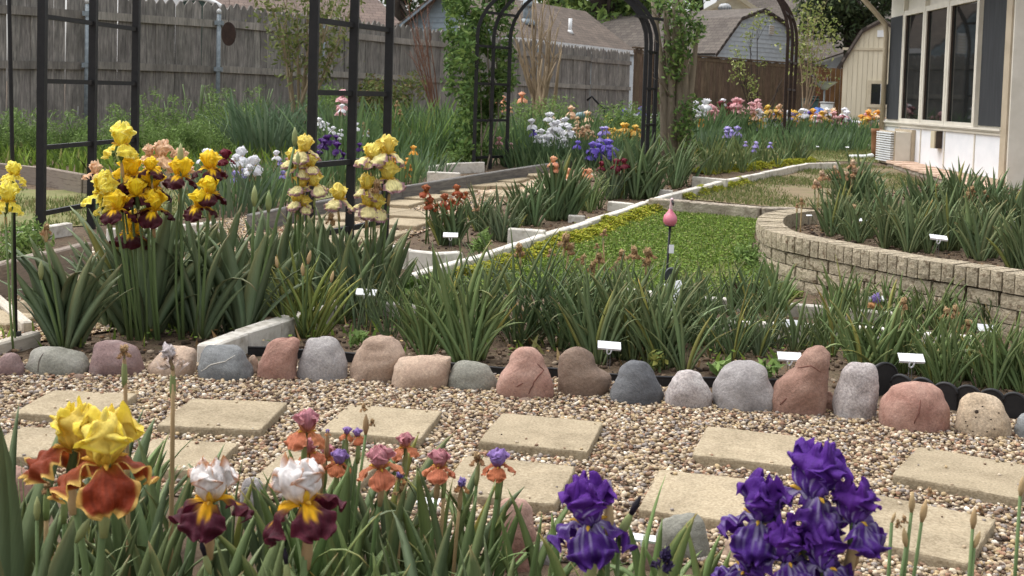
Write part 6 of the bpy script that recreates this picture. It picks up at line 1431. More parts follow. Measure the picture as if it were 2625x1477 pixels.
for (n, x, y, h) in ((2, 410, 1255, 235), (2, 385, 1400, 200), (6, 390, 260, 190), (6, 505, 250, 190), (6, 360, 385, 190), (2, 320, 1330, 170), (6, 470, 90, 170), (6, 420, 420, 140)):
    X, Yp = Zc(n, x, y); bloom(a4, X, Yp, h / 3.22 * 1.1, 'pale_plum', 4.65, G(X * .6 + 300, 800), 2)
for i in range(9): fan(a4, G(660 + i * 24 + lr.uniform(-8, 8), 800 + lr.uniform(-25, 25)), lr.uniform(.40, .5), 7, .4, 'wide' if i % 2 else 'mid', 'blue', lr, lr.uniform(-.4, .4), 0, .25)
bud(a4, *Zc(6, 365, 20), 45, 4.6, M['bract_green'], G(760, 800))
a5 = iris_plant((930, 790), 'pale yellow iris with plum washed falls before the black arbor post by the back path')
for (n, x, y, h) in ((2, 1100, 1275, 250), (2, 975, 1310, 210), (6, 1120, 200, 255), (6, 930, 275, 200), (6, 945, 420, 240), (6, 1015, 440, 200), (6, 700, 365, 215), (6, 1000, 40, 180)):
    X, Yp = Zc(n, x, y); bloom(a5, X, Yp, h / 3.22 * 1.1, 'pale_plum', 4.75, G(X * .5 + 470, 795), 2)
bloom(a5, *Zc(6, 1015, 260), 40, 'withered', 4.7, None, 1, None, 0, .004, 0, False); bloom(a5, *Zc(6, 640, 530), 34, 'withered', 4.7, None, 1, None, 0, .004, 0, False)
for i in range(8): fan(a5, G(860 + i * 17, 800 + lr.uniform(-25, 20)), lr.uniform(.36, .47), 7, .38, 'wide' if i % 2 else 'mid', 'blue', lr, lr.uniform(-.4, .4), 0, .25)
a6 = iris_plant((790, 868), 'yellowing iris clump with dry brown tips behind the pink boulder')
for (x, y, L) in ((770, 866, .36), (800, 870, .38), (740, 858, .34), (820, 862, .34), (780, 850, .4)): fan(a6, G(x, y), L, 8, .6, 'slim', 'yellow', lr, lr.uniform(-.4, .4), 0, .35, .18)
for (n, x, y, h) in ((6, 190, 870, 110), (6, 405, 930, 120), (6, 460, 830, 130), (6, 650, 990, 110)):
    X, Yp = Zc(n, x, y); bud(a6, X, Yp, h / 3.22, 4.2, M['bract'], G(780, 866), lr.uniform(-.2, .2))
a7 = iris_plant((935, 850), 'small grey green iris clump under a white plant label')
for (x, y, L) in ((915, 852, .26), (940, 848, .24), (960, 852, .27), (930, 840, .3)): fan(a7, G(x, y), L, 6, .35, 'slim', 'grey', lr)
a8 = iris_plant((880, 800), 'iris fans with leaning blue green leaves left of the clover')
for (x, y, L) in ((870, 830, .44), (990, 800, .40), (960, 815, .42)): fan(a8, G(x, y), L, 7, .5, 'mid', 'mid', lr, lr.uniform(-.4, .4), 0, .3)

# ---------------------------------------------------------------- mid bed behind the boulders
mr = random.Random(31)
MB_L = [((1105, 908), 'green', 'slim', 0.3, 4, 'iris clump with upright green leaves behind the lumpy beige boulder', 0), ((1200, 922), 'green', 'slim', 0.4, 5, 'tall upright iris clump behind the smooth dome boulder', 0), ((1030, 870), 'dark', 'grass', 0.3, 4, 'thin dark grassy iris clump near the bare soil', 0),
 ((1330, 885), 'dark', 'grass', 0.46, 8, 'dark arching grassy iris clump behind the cracked pink boulder', .75), ((1400, 850), 'blue', 'grass', 0.44, 7, 'fountain of narrow blue green iris leaves by the sedum', .7), ((1460, 905), 'dark', 'slim', 0.361, 6, 'dark iris clump behind the brown notched boulder', .5),
 ((1550, 925), 'mid', 'slim', 0.361, 6, 'iris clump carrying the white label over the brown boulder', .4), ((1640, 930), 'mid', 'slim', 0.361, 7, 'iris clump behind the slate grey boulder', .3), ((1725, 950), 'mid', 'slim', 0.344, 6, 'iris clump with an arching leaf beside the slate boulder', .4), ((1850, 920), 'dark', 'grass', 0.344, 6, 'narrow dark iris clump behind the pale speckled boulder', .4),
 ((1600, 880), 'mid', 'slim', 0.378, 6, 'iris clump at the foot of the flamingo stake', .4), ((1500, 860), 'mid', 'slim', 0.378, 6, 'iris clump with brown spent blooms nearest the clover', .5), ((1690, 890), 'dark', 'slim', 0.361, 6, 'iris clump hiding the flamingo card', .4),
 ((1920, 905), 'blue', 'mid', 0.17, 4, 'low grey green iris fan behind the round light grey boulder', .2), ((1990, 898), 'blue', 'mid', 0.204, 4, 'low iris fans behind the tall red brown boulder', .2), ((2070, 900), 'mid', 'slim', 0.221, 4, 'short iris fans under the far white label', .2),
 ((2140, 905), 'green', 'slim', 0.255, 4, 'iris fans between red brown and speckled boulders', .3), ((2230, 955), 'green', 'mid', 0.286, 7, 'tall leafy iris clump behind the speckled upright boulder', .35), ((2320, 950), 'green', 'slim', 0.286, 7, 'tall iris clump behind the big white label', .35), ((2400, 985), 'green', 'slim', 0.272, 7, 'iris clump behind the scalloped edging', .35), ((2480, 985), 'green', 'slim', 0.272, 6, 'iris clump with spent tan blooms behind the holed boulder', .35), ((2560, 1000), 'green', 'slim', 0.272, 6, 'iris clump at the end of the scalloped edging', .35), ((2640, 1000), 'green', 'mid', 0.258, 5, 'iris clump rising beyond the last scallop', .35),
 ((1900, 812), 'dark', 'slim', 0.255, 5, 'dark iris clump between the two white edging lines', .3), ((2010, 815), 'green', 'mid', 0.281, 5, 'iris clump with yellow streaked leaf between the white edging lines', .4), ((2180, 820), 'green', 'slim', 0.281, 6, 'iris clump with one fading violet bloom before the block wall', .3), ((2290, 830), 'green', 'slim', 0.245, 6, 'tall iris clump standing against the block wall', .3), ((2370, 835), 'green', 'slim', 0.245, 5, 'tall thin iris clump before the lower wall courses', .3), ((2450, 850), 'green', 'slim', 0.204, 5, 'iris clump near the small far label before the wall', .3), ((2560, 870), 'dark', 'slim', 0.204, 5, 'dark iris clump at the wall foot', .3), ((1790, 800), 'dark', 'slim', 0.241, 5, 'dark iris clump beside the flamingo stake', .3), ((1270, 850), 'blue', 'grass', 0.36, 6, 'narrow blue green iris clump between clover and boulders', .5), ((1150, 850), 'mid', 'slim', 0.34, 5, 'iris clump in front of the sedum end', .4), ((1780, 880), 'dark', 'slim', 0.292, 6, 'iris clump before the white edging right of the card', .4)]
mid_roots = {}
for (bp, tint, wk, L, nf, lb, flop) in MB_L:
    rt = iris_plant(bp, lb); mid_roots[bp] = rt
    for i in range(nf + 2):
        x = bp[0] + mr.uniform(-42, 42); y = bp[1] + mr.uniform(-16, 12)
        fan(rt, G(x, y), L * mr.uniform(.8, 1.1), 7, .55 if flop < .6 else .75, wk, tint, mr, mr.uniform(-.7, .7), 0, max(.15, flop), .07)
for (bp, items) in (((1500, 860), ((7, 265, 790, 100), (7, 640, 710, 110), (7, 680, 780, 100), (7, 960, 640, 60), (7, 520, 810, 70), (7, 905, 745, 45), (7, 1110, 830, 90), (7, 1210, 810, 100), (7, 1330, 830, 120), (7, 1060, 920, 80), (7, 780, 860, 80), (7, 920, 850, 90), (7, 860, 930, 80), (7, 1300, 885, 70))), ((2480, 985), ((14, 1830, 210, 110), (14, 1910, 180, 90), (14, 2020, 310, 90), (14, 2110, 580, 80), (14, 2280, 470, 80), (14, 1415, 110, 90)))):
    for (n, x, y, h) in items:
        X, Yp = Zc(n, x, y); Y = 4.7 if bp[0] == 1500 else 4.1; bloom(mid_roots[bp], X, Yp, h / 3.22 * 1.25, 'withered', Y, None, 1, None, mr.uniform(-.5, .5), .0035, 1)
bloom(mid_roots[(2180, 820)], *Zc(8, 1025, 1220), 52, 'withered_lilac', 4.9, None, 1, None, 0, .005)

# raised bed inside the block wall
wr_ = random.Random(41)
def GB(x, y): return G(x, y, BEDZ)
BED = [((2142, 600), .26, 6, 'leafy iris fans at the round end of the block wall'), ((2205, 615), .2, 5, 'short iris fans under a tilted label in the raised bed'), ((2291, 634), .28, 6, 'iris clump halfway along the raised bed'), ((2353, 643), .27, 6, 'iris clump left of the large raised bed label'), ((2430, 640), .3, 6, 'iris clump behind the large raised bed label'), ((2515, 664), .28, 7, 'wide iris clump with a yellow bent leaf by the wall'), ((2610, 690), .26, 6, 'iris clump at the wall by the frame side'), ((2189, 555), .36, 8, 'tall iris clump crowned with faded peach blooms beside the lawn'), ((2375, 560), .28, 6, 'iris clump at the back of the raised bed with a coral bloom'), ((2450, 565), .32, 6, 'tall leaved iris clump at the back of the raised bed'), ((2520, 575), .3, 5, 'back row iris clump with brown spent heads'), ((2600, 590), .28, 5, 'back row iris clump near the sunroom corner'), ((2250, 580), .26, 5, 'iris clump in the middle of the raised bed')]
bedr = {}
for (bp, L, nf, lb) in BED:
    rt = iris_plant(None, lb, base=GB(*bp)); bedr[bp] = rt
    for i in range(nf + 3): fan(rt, GB(bp[0] + wr_.uniform(-30, 30), bp[1] + wr_.uniform(-10, 8)), 1.22 * L * wr_.uniform(.85, 1.1), 7, .55, 'mid' if i % 2 else 'slim', 'dark' if bp[1] < 600 else 'mid', wr_, wr_.uniform(-.6, .6), 0, .25)
def zb_bloom(key, n, x, y, h, v, lod=1):
    X, Yp = Zc(n, x, y); rt = bedr[key]; Y = rt.location.y; bloom(rt, X, Yp, h / 3.22, v, Y, (at(X, Yp, Y).x, Y, rt.location.z), lod, None, 0, .004)
for (x, y, h) in ((530, 240, 90), (590, 170, 100), (690, 120, 80), (780, 170, 90), (840, 80, 100), (850, 150, 110), (905, 255, 110), (960, 165, 80), (640, 190, 80), (730, 170, 70), (560, 250, 70), (900, 130, 80), (930, 200, 90)): zb_bloom((2189, 555), 8, x, y, h, 'withered_peach')
for (x, y, h) in ((420, 380, 60), (380, 415, 50), (850, 450, 90)): zb_bloom((2142, 600), 8, x, y, h, 'withered')
zb_bloom((2375, 560), 8, 1530, 262, 60, 'coral')
for (x, y, h) in ((1810, 300, 90), (1790, 330, 70), (1935, 320, 70), (1830, 280, 70)): zb_bloom((2520, 575), 8, x, y, h, 'withered')
# lily with whorled leaves
lily = empty('lily_plant', GB(2562, 570), 'leafy lily stalk with a rosette of pointed leaves by the sunroom corner', 'lily')
st_top = at(*Zc(8, 2045, 340), lily.location.y); stem(lily, lily.location, st_top, .006, 3)
for k in range(46):
    t = .35 + .65 * k / 46; p = lily.location.lerp(st_top, t); a_ = k * 2.4; o = bpy.data.objects.new('leaf', LEAVES['wide'][3]); C.objects.link(o); o.parent = lily; l = .11 * (1.1 - .4 * abs(t - .8)); o.color = (1.2, 1.35, .8, 1)
    o.matrix_local = Matrix.Translation(p - lily.location) @ Matrix.Rotation(a_, 4, 'Z') @ Matrix.Rotation(1.1 - .6 * (t > .93), 4, 'Y') @ Matrix.Diagonal((l * 1.4, l * 1.4, l, 1))

# ---------------------------------------------------------------- diagonal bed
dr = random.Random(51)
DIAG = [((1150, 628), .27, 6, 'mid', 'dark', 'iris clump topped with rusty orange blooms inside the curved edging'), ((1225, 592), .28, 4, 'slim', 'dark', 'iris clump with clipped leaf ends behind the rusty blooms'), ((1288, 622), .27, 3, 'mid', 'grey', 'single grey green iris fan beside the concrete divider'), ((1352, 578), .30, 6, 'mid', 'dark', 'iris clump before the back path slabs'), ((1438, 566), .40, 8, 'mid', 'dark', 'tall dark iris clump with apricot blooms above the divider'), ((1517, 542), .30, 5, 'slim', 'green', 'slim iris clump with coral blooms by the sedum'), ((1585, 512), .34, 6, 'mid', 'blue', 'iris clump bearing dark wine red blooms'), ((1648, 510), .46, 9, 'mid', 'dark', 'large dark iris clump hiding the arch foot'), ((1744, 482), .42, 8, 'slim', 'dark', 'dense dark iris clump at the foot of the bare trunk'), ((1826, 446), .36, 6, 'slim', 'green', 'iris clump beyond the long divider'), ((1890, 440), .34, 6, 'slim', 'green', 'iris clump with lilac blooms left of the rusty arch'), ((1960, 430), .32, 6, 'slim', 'green', 'iris clump at the inner foot of the rusty arch'), ((2040, 418), .32, 7, 'slim', 'dark', 'iris clump at the outer foot of the rusty arch')]
dgr = {}
for (bp, L, nf, wk, tint, lb) in DIAG:
    rt = iris_plant(bp, lb); dgr[bp] = rt
    sp = 28 if bp[1] > 470 else 34
    for i in range(nf + 3): fan(rt, G(bp[0] + dr.uniform(-sp, sp), bp[1] + dr.uniform(-7, 4)), 1.2 * L * dr.uniform(.85, 1.1), 6, .5, wk, tint, dr, dr.uniform(-.7, .7), 0, .25)
def dg(key, n, lst, v, lod=1):
    rt = dgr[key]; Y = rt.location.y
    for (x, y, h) in lst: X, Yp = Zc(n, x, y); bloom(rt, X, Yp, h / 3.22, v, Y, None, lod, None, 0, .004)
dg((1150, 628), 6, ((1420, 300, 110), (1460, 395, 100), (1580, 370, 110), (1680, 290, 100), (1690, 375, 90), (1625, 405, 100), (1575, 505, 90), (1750, 330, 70), (1510, 430, 70), (1430, 410, 70)), 'rust')
dg((1225, 592), 6, ((1840, 430, 90),), 'withered_peach')
dg((1438, 566), 7, ((545, 55, 95), (565, 110, 80)), 'coral'); dg((1517, 542), 7, ((670, 150, 85), (780, 145, 80), (835, 155, 90)), 'coral')
dg((1585, 512), 7, ((940, 90, 80), (1065, 80, 100), (1125, 70, 95), (1060, 130, 70)), 'maroon')
dg((1890, 440), 3, ((2215, 1200, 55), (2195, 1235, 50), (2130, 1190, 45)), 'lilac', 0); dg((1960, 430), 4, ((40, 1190, 45), (20, 1230, 50), (160, 1200, 50)), 'lilac', 0)
# ---------------------------------------------------------------- far iris beds
er = random.Random(61)
_sd = [100]
def far_clump(px, py, h, n, rad, pal, label, wk=.05, group=None, name='iris_plant', flop=.5, cat='iris', rady=None):
    b_ = G(px, py); rt = empty(name, b_, label, cat, group); _sd[0] += 1
    far_leaves(rt, n, rad, h, wk, pal, _sd[0], flop, 'leaves', rady); return rt
def fb(rt, n, lst, v, lod=0, Y=None, more=True):
    if n == 3 and lod == 0 and v != 'withered' and len(lst) > 5: lst = list(lst) + [(x + er.uniform(-28, 28), y + er.uniform(-12, 30), h * .9) for (x, y, h) in lst]
    Y = Y or rt.location.y
    for (x, y, h) in lst:
        X, Yp = Zc(n, x, y); yy = Y + er.uniform(-.15, .15); bloom(rt, X, Yp, h / 3.22 * 1.25, v, yy, (at(X, Yp, yy).x + er.uniform(-.05, .05), yy, prof(yy)), lod, None, 0, .005)
# left of the path, behind the golden clump
c = far_clump(590, 545, .42, 90, .3, 'blue', 'iris clump with small white blooms behind the golden clump', .05); fb(c, 1, ((1710, 1310, 120), (1990, 1300, 125), (2090, 1370, 125), (1770, 1320, 90), (1950, 1330, 90), (2060, 1410, 80)), 'white', 1); fb(c, 2, ((15, 1370, 100), (190, 1290, 70), (20, 1410, 70)), 'white', 1)
c = far_clump(640, 530, .36, 80, .25, 'green', 'iris clump with a few lilac blooms behind the white ones', .05); fb(c, 5, ((1940, 180, 80), (2010, 150, 70), (2110, 60, 50)), 'lilac', 1); fb(c, 6, ((245, 160, 60), (215, 55, 50)), 'lilac', 1)
for i, (x, y) in enumerate(((700, 515), (560, 500), (760, 490))): far_clump(x, y, .34, 80, .25, 'green', 'flowerless iris clump on the lawn edge left of the arbor side', .05, 'flowerless irises left of the arbor side')
c = far_clump(860, 470, .38, 90, .3, 'green', 'iris clump with deep purple blooms seen through the arbor side', .05); fb(c, 2, ((560, 1190, 75), (600, 1165, 75), (585, 1200, 70), (690, 1230, 85), (680, 1155, 60), (875, 1220, 60), (540, 1295, 75), (740, 1300, 60), (660, 1310, 60), (620, 1150, 60)), 'purple', 0)
c = far_clump(900, 440, .55, 70, .3, 'green', 'iris clump with white blooms seen through the arbor side', .05); fb(c, 2, ((540, 1010, 60), (570, 1030, 50), (605, 1050, 60), (655, 1080, 55), (720, 1100, 50), (845, 1050, 60), (930, 1105, 45), (700, 1130, 45), (730, 900, 60), (545, 1240, 45)), 'white', 0)
c = far_clump(880, 415, .75, 60, .3, 'green', 'tall iris with pale pink blooms above the arbor rung', .045); fb(c, 2, ((735, 800, 90), (735, 870, 85), (715, 915, 75)), 'pink', 0)
c = far_clump(1020, 470, .32, 100, .28, 'green', 'iris clump with small yellow blooms right of the arbor post', .05); fb(c, 2, ((1320, 1245, 65), (1155, 1330, 60), (1160, 1365, 60), (1230, 1365, 55), (1270, 1335, 50), (1295, 1385, 45), (1265, 1435, 60), (1140, 1345, 45)), 'orange', 0)
VAR['butter'] = dict(VAR['lemon']); 
c = far_clump(1085, 455, .30, 90, .25, 'blue', 'flowerless iris clump beside the banded stone', .06)
# tall strap leaved lilies by the fence
for i, (x, y, h, n) in enumerate(((690, 400, .72, 240), (640, 380, .62, 160), (760, 385, .66, 160), (930, 395, .62, 160), (990, 380, .62, 130))):
    far_clump(x, y, h, n, .45, 'green' if i % 2 else 'blue', 'tall arching strap leaved daylily clump in front of the picket fence', .035, 'daylilies along the picket fence', 'daylily_plant', 1.0, 'daylily')
for i, (x, y, h, n) in enumerate(((1060, 400, .6, 180), (1110, 390, .62, 180), (1150, 380, .6, 160), (1080, 370, .66, 160), (1010, 420, .45, 120), (960, 430, .4, 100), (1190, 400, .5, 120), (1130, 410, .5, 140))):
    c = far_clump(x, y, h, n, .5, 'green' if i % 3 else 'bright', 'iris clump with a few pale spent blooms between arbor and vine arch', .04, 'irises between arbor and vine arch', 'iris_plant', .7)
    if i in (0, 1, 4): fb(c, 2, [(x_, y_, 45) for (x_, y_) in (((1210, 930), (1300, 1110), (1180, 860)), ((1400, 1120), (1310, 1090)), None, None, ((910, 1040), (940, 1090)))[i]], 'withered')
# beyond the vine arch
c = far_clump(1345, 400, .55, 150, .4, 'green', 'iris clump with tall peach blooms just right of the vine arch', .045); fb(c, 3, ((285, 810, 75), (130, 830, 55), (135, 900, 50), (70, 850, 40), (185, 910, 40)), 'coral')
c = far_clump(1320, 425, .3, 100, .3, 'green', 'iris clump with dusty pink blooms at the vine arch foot', .05); fb(c, 3, ((95, 1165, 55), (195, 1210, 45), (90, 1210, 40)), 'pink')
WH = [(365, 1030, 75), (520, 970, 65), (575, 1040, 75), (645, 1010, 65), (660, 1070, 80), (440, 1110, 70), (525, 1100, 70), (540, 1170, 70), (490, 1180, 65), (600, 1130, 65), (620, 1190, 65), (655, 1200, 60), (410, 1150, 55), (690, 1220, 60), (550, 1045, 70), (600, 1060, 60), (470, 1150, 55), (680, 1110, 55), (500, 1120, 60), (400, 1110, 50)]
c = far_clump(1400, 425, .36, 220, .45, 'dark', 'white iris clump with many blooms past the vine arch', .045); fb(c, 3, WH[0::2], 'white'); fb(c, 3, ((380, 1095, 60),), 'violet')
c = far_clump(1465, 418, .36, 220, .45, 'dark', 'white iris clump with many blooms beside the spent gold ones', .045); fb(c, 3, WH[1::2], 'white')
c = far_clump(1470, 385, .55, 160, .4, 'green', 'tall iris clump with cream blooms near the blue ornament', .045); fb(c, 3, ((690, 925, 75), (825, 970, 80), (700, 960, 50), (740, 995, 45)), 'peach'); fb(c, 3, ((545, 1000, 60), (510, 1040, 55), (600, 1000, 50)), 'withered_peach')
c = far_clump(1520, 410, .42, 160, .4, 'green', 'fading buff iris clump between white and gold ones', .045); fb(c, 3, ((780, 1080, 65), (830, 1070, 65), (770, 1110, 55), (810, 1130, 55), (720, 1080, 50), (850, 1120, 50), (740, 1050, 45)), 'withered_peach')
c = far_clump(1595, 400, .42, 200, .4, 'green', 'golden iris clump before the brown gate', .045); fb(c, 3, ((990, 1090, 60), (1040, 1095, 60), (1080, 1110, 60), (1120, 1060, 70), (1170, 1110, 60), (1220, 1080, 75), (1210, 1145, 60), (1120, 1130, 55), (1000, 1130, 50), (1060, 1140, 50), (910, 1160, 50), (960, 1150, 45), (1020, 1110, 50)), 'gold')
c = far_clump(1560, 380, .5, 120, .35, 'green', 'iris clump with two clear yellow blooms before the cart', .045); fb(c, 3, ((985, 990, 55), (1030, 1020, 50)), 'lemon')
c = far_clump(1610, 380, .6, 140, .35, 'green', 'tall violet iris clump before the brown gate', .045); fb(c, 3, ((1130, 950, 75), (1150, 1000, 70), (1275, 930, 75), (1260, 970, 65), (1110, 960, 55)), 'violet'); fb(c, 3, ((1240, 985, 55), (1215, 970, 45)), 'white')
c = far_clump(1545, 440, .32, 160, .35, 'dark', 'bright violet iris clump at the bend of the back path', .05); fb(c, 3, ((870, 1225, 85), (925, 1245, 85), (1000, 1205, 85), (985, 1265, 80), (1045, 1275, 85), (850, 1285, 80), (740, 1200, 60), (920, 1220, 70), (1010, 1245, 80)), 'violet'); fb(c, 3, ((945, 1085, 60), (980, 1080, 55), (930, 1140, 60)), 'lilac')
for i, (x, y) in enumerate(((1630, 415), (1590, 425), (1700, 400), (1440, 430), (1370, 432))): far_clump(x, y, .32, 130, .35, 'dark', 'flowerless iris clump edging the bend of the back path', .05, 'flowerless irises at the back path bend')
# far row before the board fence
c = far_clump(1770, 372, .62, 200, .5, 'green', 'white iris clump right behind the bare trunk', .04); fb(c, 3, ((1590, 870, 65), (1720, 880, 70), (1790, 870, 80), (1765, 920, 70), (1640, 920, 60), (1580, 940, 60), (1700, 940, 60), (1770, 900, 60), (1600, 900, 50), (1720, 950, 50), (1380, 970, 50)), 'white'); fb(c, 3, ((1765, 1020, 60), (1750, 1030, 45)), 'orange')
c = far_clump(1830, 368, .62, 200, .5, 'green', 'rose pink iris clump before the board fence', .04); fb(c, 3, ((1840, 915, 80), (1860, 950, 80), (1830, 950, 70), (1870, 920, 60), (1880, 985, 60), (1850, 985, 60), (1930, 1030, 50)), 'pink')
c = far_clump(1865, 366, .66, 200, .5, 'green', 'dark wine iris clump before the board fence', .04); fb(c, 3, ((1930, 885, 80), (2000, 905, 85), (1990, 945, 80), (1940, 960, 80), (1960, 920, 70), (2010, 940, 70), (1915, 930, 70), (1965, 985, 60), (2020, 970, 60)), 'maroon'); fb(c, 3, ((1945, 855, 60), (1890, 975, 70), (1960, 960, 40)), 'white')
c = far_clump(1900, 368, .68, 200, .5, 'green', 'pale pink iris clump next to the wine coloured one', .04); fb(c, 3, ((2055, 850, 65), (2085, 865, 75), (2100, 930, 75), (2110, 970, 70), (2060, 910, 60), (2180, 880, 60), (2230, 860, 65), (2100, 1000, 60), (2070, 950, 60)), 'pink')
c = far_clump(1870, 385, .32, 140, .4, 'green', 'low lilac iris clump on the lawn edge', .05); fb(c, 3, ((1985, 1095, 75), (2060, 1090, 75), (2010, 1110, 60), (1970, 1110, 50)), 'lilac')
ROW = [(60, 940, 'white'), (90, 960, 'white'), (130, 920, 'gold'), (180, 960, 'peach'), (225, 920, 'orange'), (245, 960, 'orange'), (240, 900, 'peach'), (210, 950, 'gold'), (30, 960, 'peach'), (120, 1000, 'gold'), (160, 1010, 'white'), (90, 1010, 'peach'), (50, 860, 'pink'), (5, 880, 'pink'), (300, 960, 'white'), (340, 970, 'lilac'), (370, 990, 'gold'),
       (430, 935, 'white'), (480, 960, 'violet'), (510, 945, 'orange'), (430, 975, 'lilac'), (560, 985, 'pink'), (560, 1025, 'pink'), (540, 1030, 'pink'), (620, 960, 'lilac'), (640, 1000, 'white'), (600, 990, 'lilac'), (690, 955, 'pink'), (710, 1010, 'white'), (690, 1045, 'white'), (660, 1020, 'white'), (750, 1000, 'maroon'), (740, 990, 'pink'), (770, 1045, 'white'), (800, 1030, 'lilac'), (840, 1040, 'white'), (480, 1000, 'white'), (500, 1020, 'peach'),
       (910, 990, 'orange'), (965, 955, 'orange'), (990, 985, 'gold'), (1030, 965, 'orange'), (1070, 970, 'pink'), (1010, 1040, 'white'), (920, 1020, 'gold'), (950, 1010, 'gold'), (1050, 1030, 'white'), (870, 1045, 'white'), (1040, 1000, 'peach'), (900, 1040, 'white')]
NM = ['left of the rusty arch', 'behind the rusty arch', 'before the blue tarp', 'before the grey bucket', 'before the cream shed wall', 'beside the clay planter']
ROW += [(er.uniform(-20, 1090), er.uniform(930, 1060), er.choice(('white', 'white', 'white', 'pink', 'peach', 'pink', 'lilac', 'gold', 'coral'))) for _ in range(46)]
for k in range(6):
    lo_, hi_ = (-20, 150, 400, 590, 760, 960)[k], (150, 400, 590, 760, 960, 1100)[k]
    xs = Zc(4, (lo_ + hi_) / 2, 0)[0]; c = far_clump(xs, 372, .5, 330, .62, 'green', 'mixed colour iris clump of the far row ' + NM[k], .04, None, 'iris_plant', .5, 'iris', .9)
    for v in set(r_[2] for r_ in ROW):
        fb(c, 4, [(x + q_ * er.uniform(-26, 26), y + q_ * er.uniform(-14, 34), er.uniform(52, 72)) for (x, y, vv) in ROW for q_ in (0, 1) if vv == v and lo_ <= x < hi_], v)
for i, (x, y) in enumerate(((1800, 382), (1960, 380), (2100, 385), (2160, 385), (2220, 380), (2060, 388))): far_clump(x, y, .36, 150, .5, 'green' if i % 2 else 'blue', 'low leafy iris edging of the far flower row', .05, 'leafy edging of the far row')
c = far_clump(2240, 385, .2, 30, .2, 'green', 'small grassy tuft by the flat slab', .05, None, 'grass_tuft', .6, 'grass')

# ---------------------------------------------------------------- feathery and shrubby foliage
def cloud(root, cen, rad, n, size, pal, seed, name='foliage', thin=1.0, squash=1.0, clumps=0, down=0.0):
    """leaf faces spread through lumps about cen (world points) as one part"""
    g = np.random.default_rng(seed); cen = np.array(cen, float).reshape(-1, 3); rad = np.array(rad, float) * np.ones(len(cen))
    w_ = rad ** 2; k = g.choice(len(cen), n, p=w_ / w_.sum())
    d = g.normal(size=(n, 3)); d /= np.linalg.norm(d, axis=1)[:, None]; r = g.random(n) ** .45
    P = cen[k] + d * (r * rad[k])[:, None] * np.array([1, 1, squash])
    t1 = g.normal(size=(n, 3)); t1[:, 2] -= down; t1 /= np.linalg.norm(t1, axis=1)[:, None]; t2 = np.cross(t1, g.normal(size=(n, 3))); t2 /= np.linalg.norm(t2, axis=1)[:, None]
    s_ = size * (.6 + .8 * g.random(n))[:, None]
    V = np.stack([P - t1 * s_, P - t2 * s_ * .42 * thin, P + t1 * s_, P + t2 * s_ * .42 * thin], 1).reshape(-1, 3) - np.array(root.location)
    pal = np.array(pal); col = np.ones((n, 4)); col[:, :3] = pal[g.integers(0, len(pal), n)] * (.6 + .7 * g.random((n, 1)))
    o = link(name, np_mesh(name, V, np.arange(4 * n).reshape(n, 4), M['blade'], np.repeat(col, 4, 0)), root); tag(o, None, None, None, 'stuff'); return o
FE = [(.17, .26, .07), (.21, .31, .09), (.12, .19, .055), (.25, .34, .12)]
ft = [(30, 395, .5), (85, 400, .55), (150, 405, .52), (200, 400, .55), (310, 400, .6), (395, 385, .78), (450, 395, .7), (505, 375, .9), (560, 385, .8), (610, 390, .62), (355, 410, .5), (255, 410, .45), (660, 370, .85), (-20, 400, .6), (540, 410, .5), (470, 415, .45)]
for i, (x, y, h) in enumerate(ft):
    b_ = G(x, y); rt = empty('feathery_plant', b_, 'feathery bright green larkspur mound in front of the picket fence', 'larkspur', 'feathery green mounds along the picket fence')
    cen = []; rad = []
    for q in range(11):
        a_ = er.uniform(0, 6.28); rr_ = er.uniform(0, .3); hh = h * er.uniform(.3, .95)
        for t in (.35, .65, .9): cen.append((b_.x + rr_ * math.cos(a_) * (1.1 - .5 * t), b_.y + rr_ * math.sin(a_), b_.z + hh * t)); rad.append(.15 * (1.15 - .75 * t))
    cloud(rt, cen, rad, 2600, .022, FE, 200 + i, thin=.45)
    for q in range(4):
        a_ = er.uniform(0, 6.28); stem(rt, b_, b_ + Vector((.18 * math.cos(a_), .18 * math.sin(a_), h * .8)), .006, q + i)
# low leafy ground cover behind the timber board
gl = np.random.default_rng(4)
P, g = scatter(pxpoly([(-60, 425), (330, 460), (560, 440), (560, 405), (300, 395), (-60, 395)]), 900, 44)
blades('ground_cover', P, g, .16, CL, .75, 'leafy green ground cover behind the brown timber board', .012, .8)
P, g = scatter(pxpoly([(560, 440), (1200, 430), (1240, 350), (560, 380)]), 260, 45)
blades('ground_cover', P, g, .16, CL, .3, 'weedy green undergrowth before the picket fence', .01, .8)
P, g = scatter(pxpoly([(1290, 420), (1760, 400), (1780, 340), (1290, 350)]), 200, 46)
blades('ground_cover', P, g, .2, CL, .2, 'weedy green undergrowth among the far irises', .012, .8)
# weeds and litter on the mid bed soil
P, g = scatter(pxpoly([(640, 900), (900, 800), (1100, 790), (1700, 800), (2200, 850), (2640, 900), (2640, 1010), (2200, 960), (1700, 945), (1200, 925), (800, 890)]), 420, 47)
blades('ground_cover', P, g, .05, CL + [rgb(150, 120, 84) + (3,), rgb(188, 164, 120) + (2,)], .6, 'scattered weeds and dry leaf litter on the soil behind the boulders', .006, .9)
P, g = scatter(pxpoly([(0, 900), (250, 893), (640, 893), (640, 830), (0, 860)]), 420, 48)
blades('ground_cover', P, g, .05, CL + [rgb(150, 120, 84) + (5,), rgb(188, 150, 100) + (3,)], .6, 'dry leaf litter under the golden irises', .006, .9)
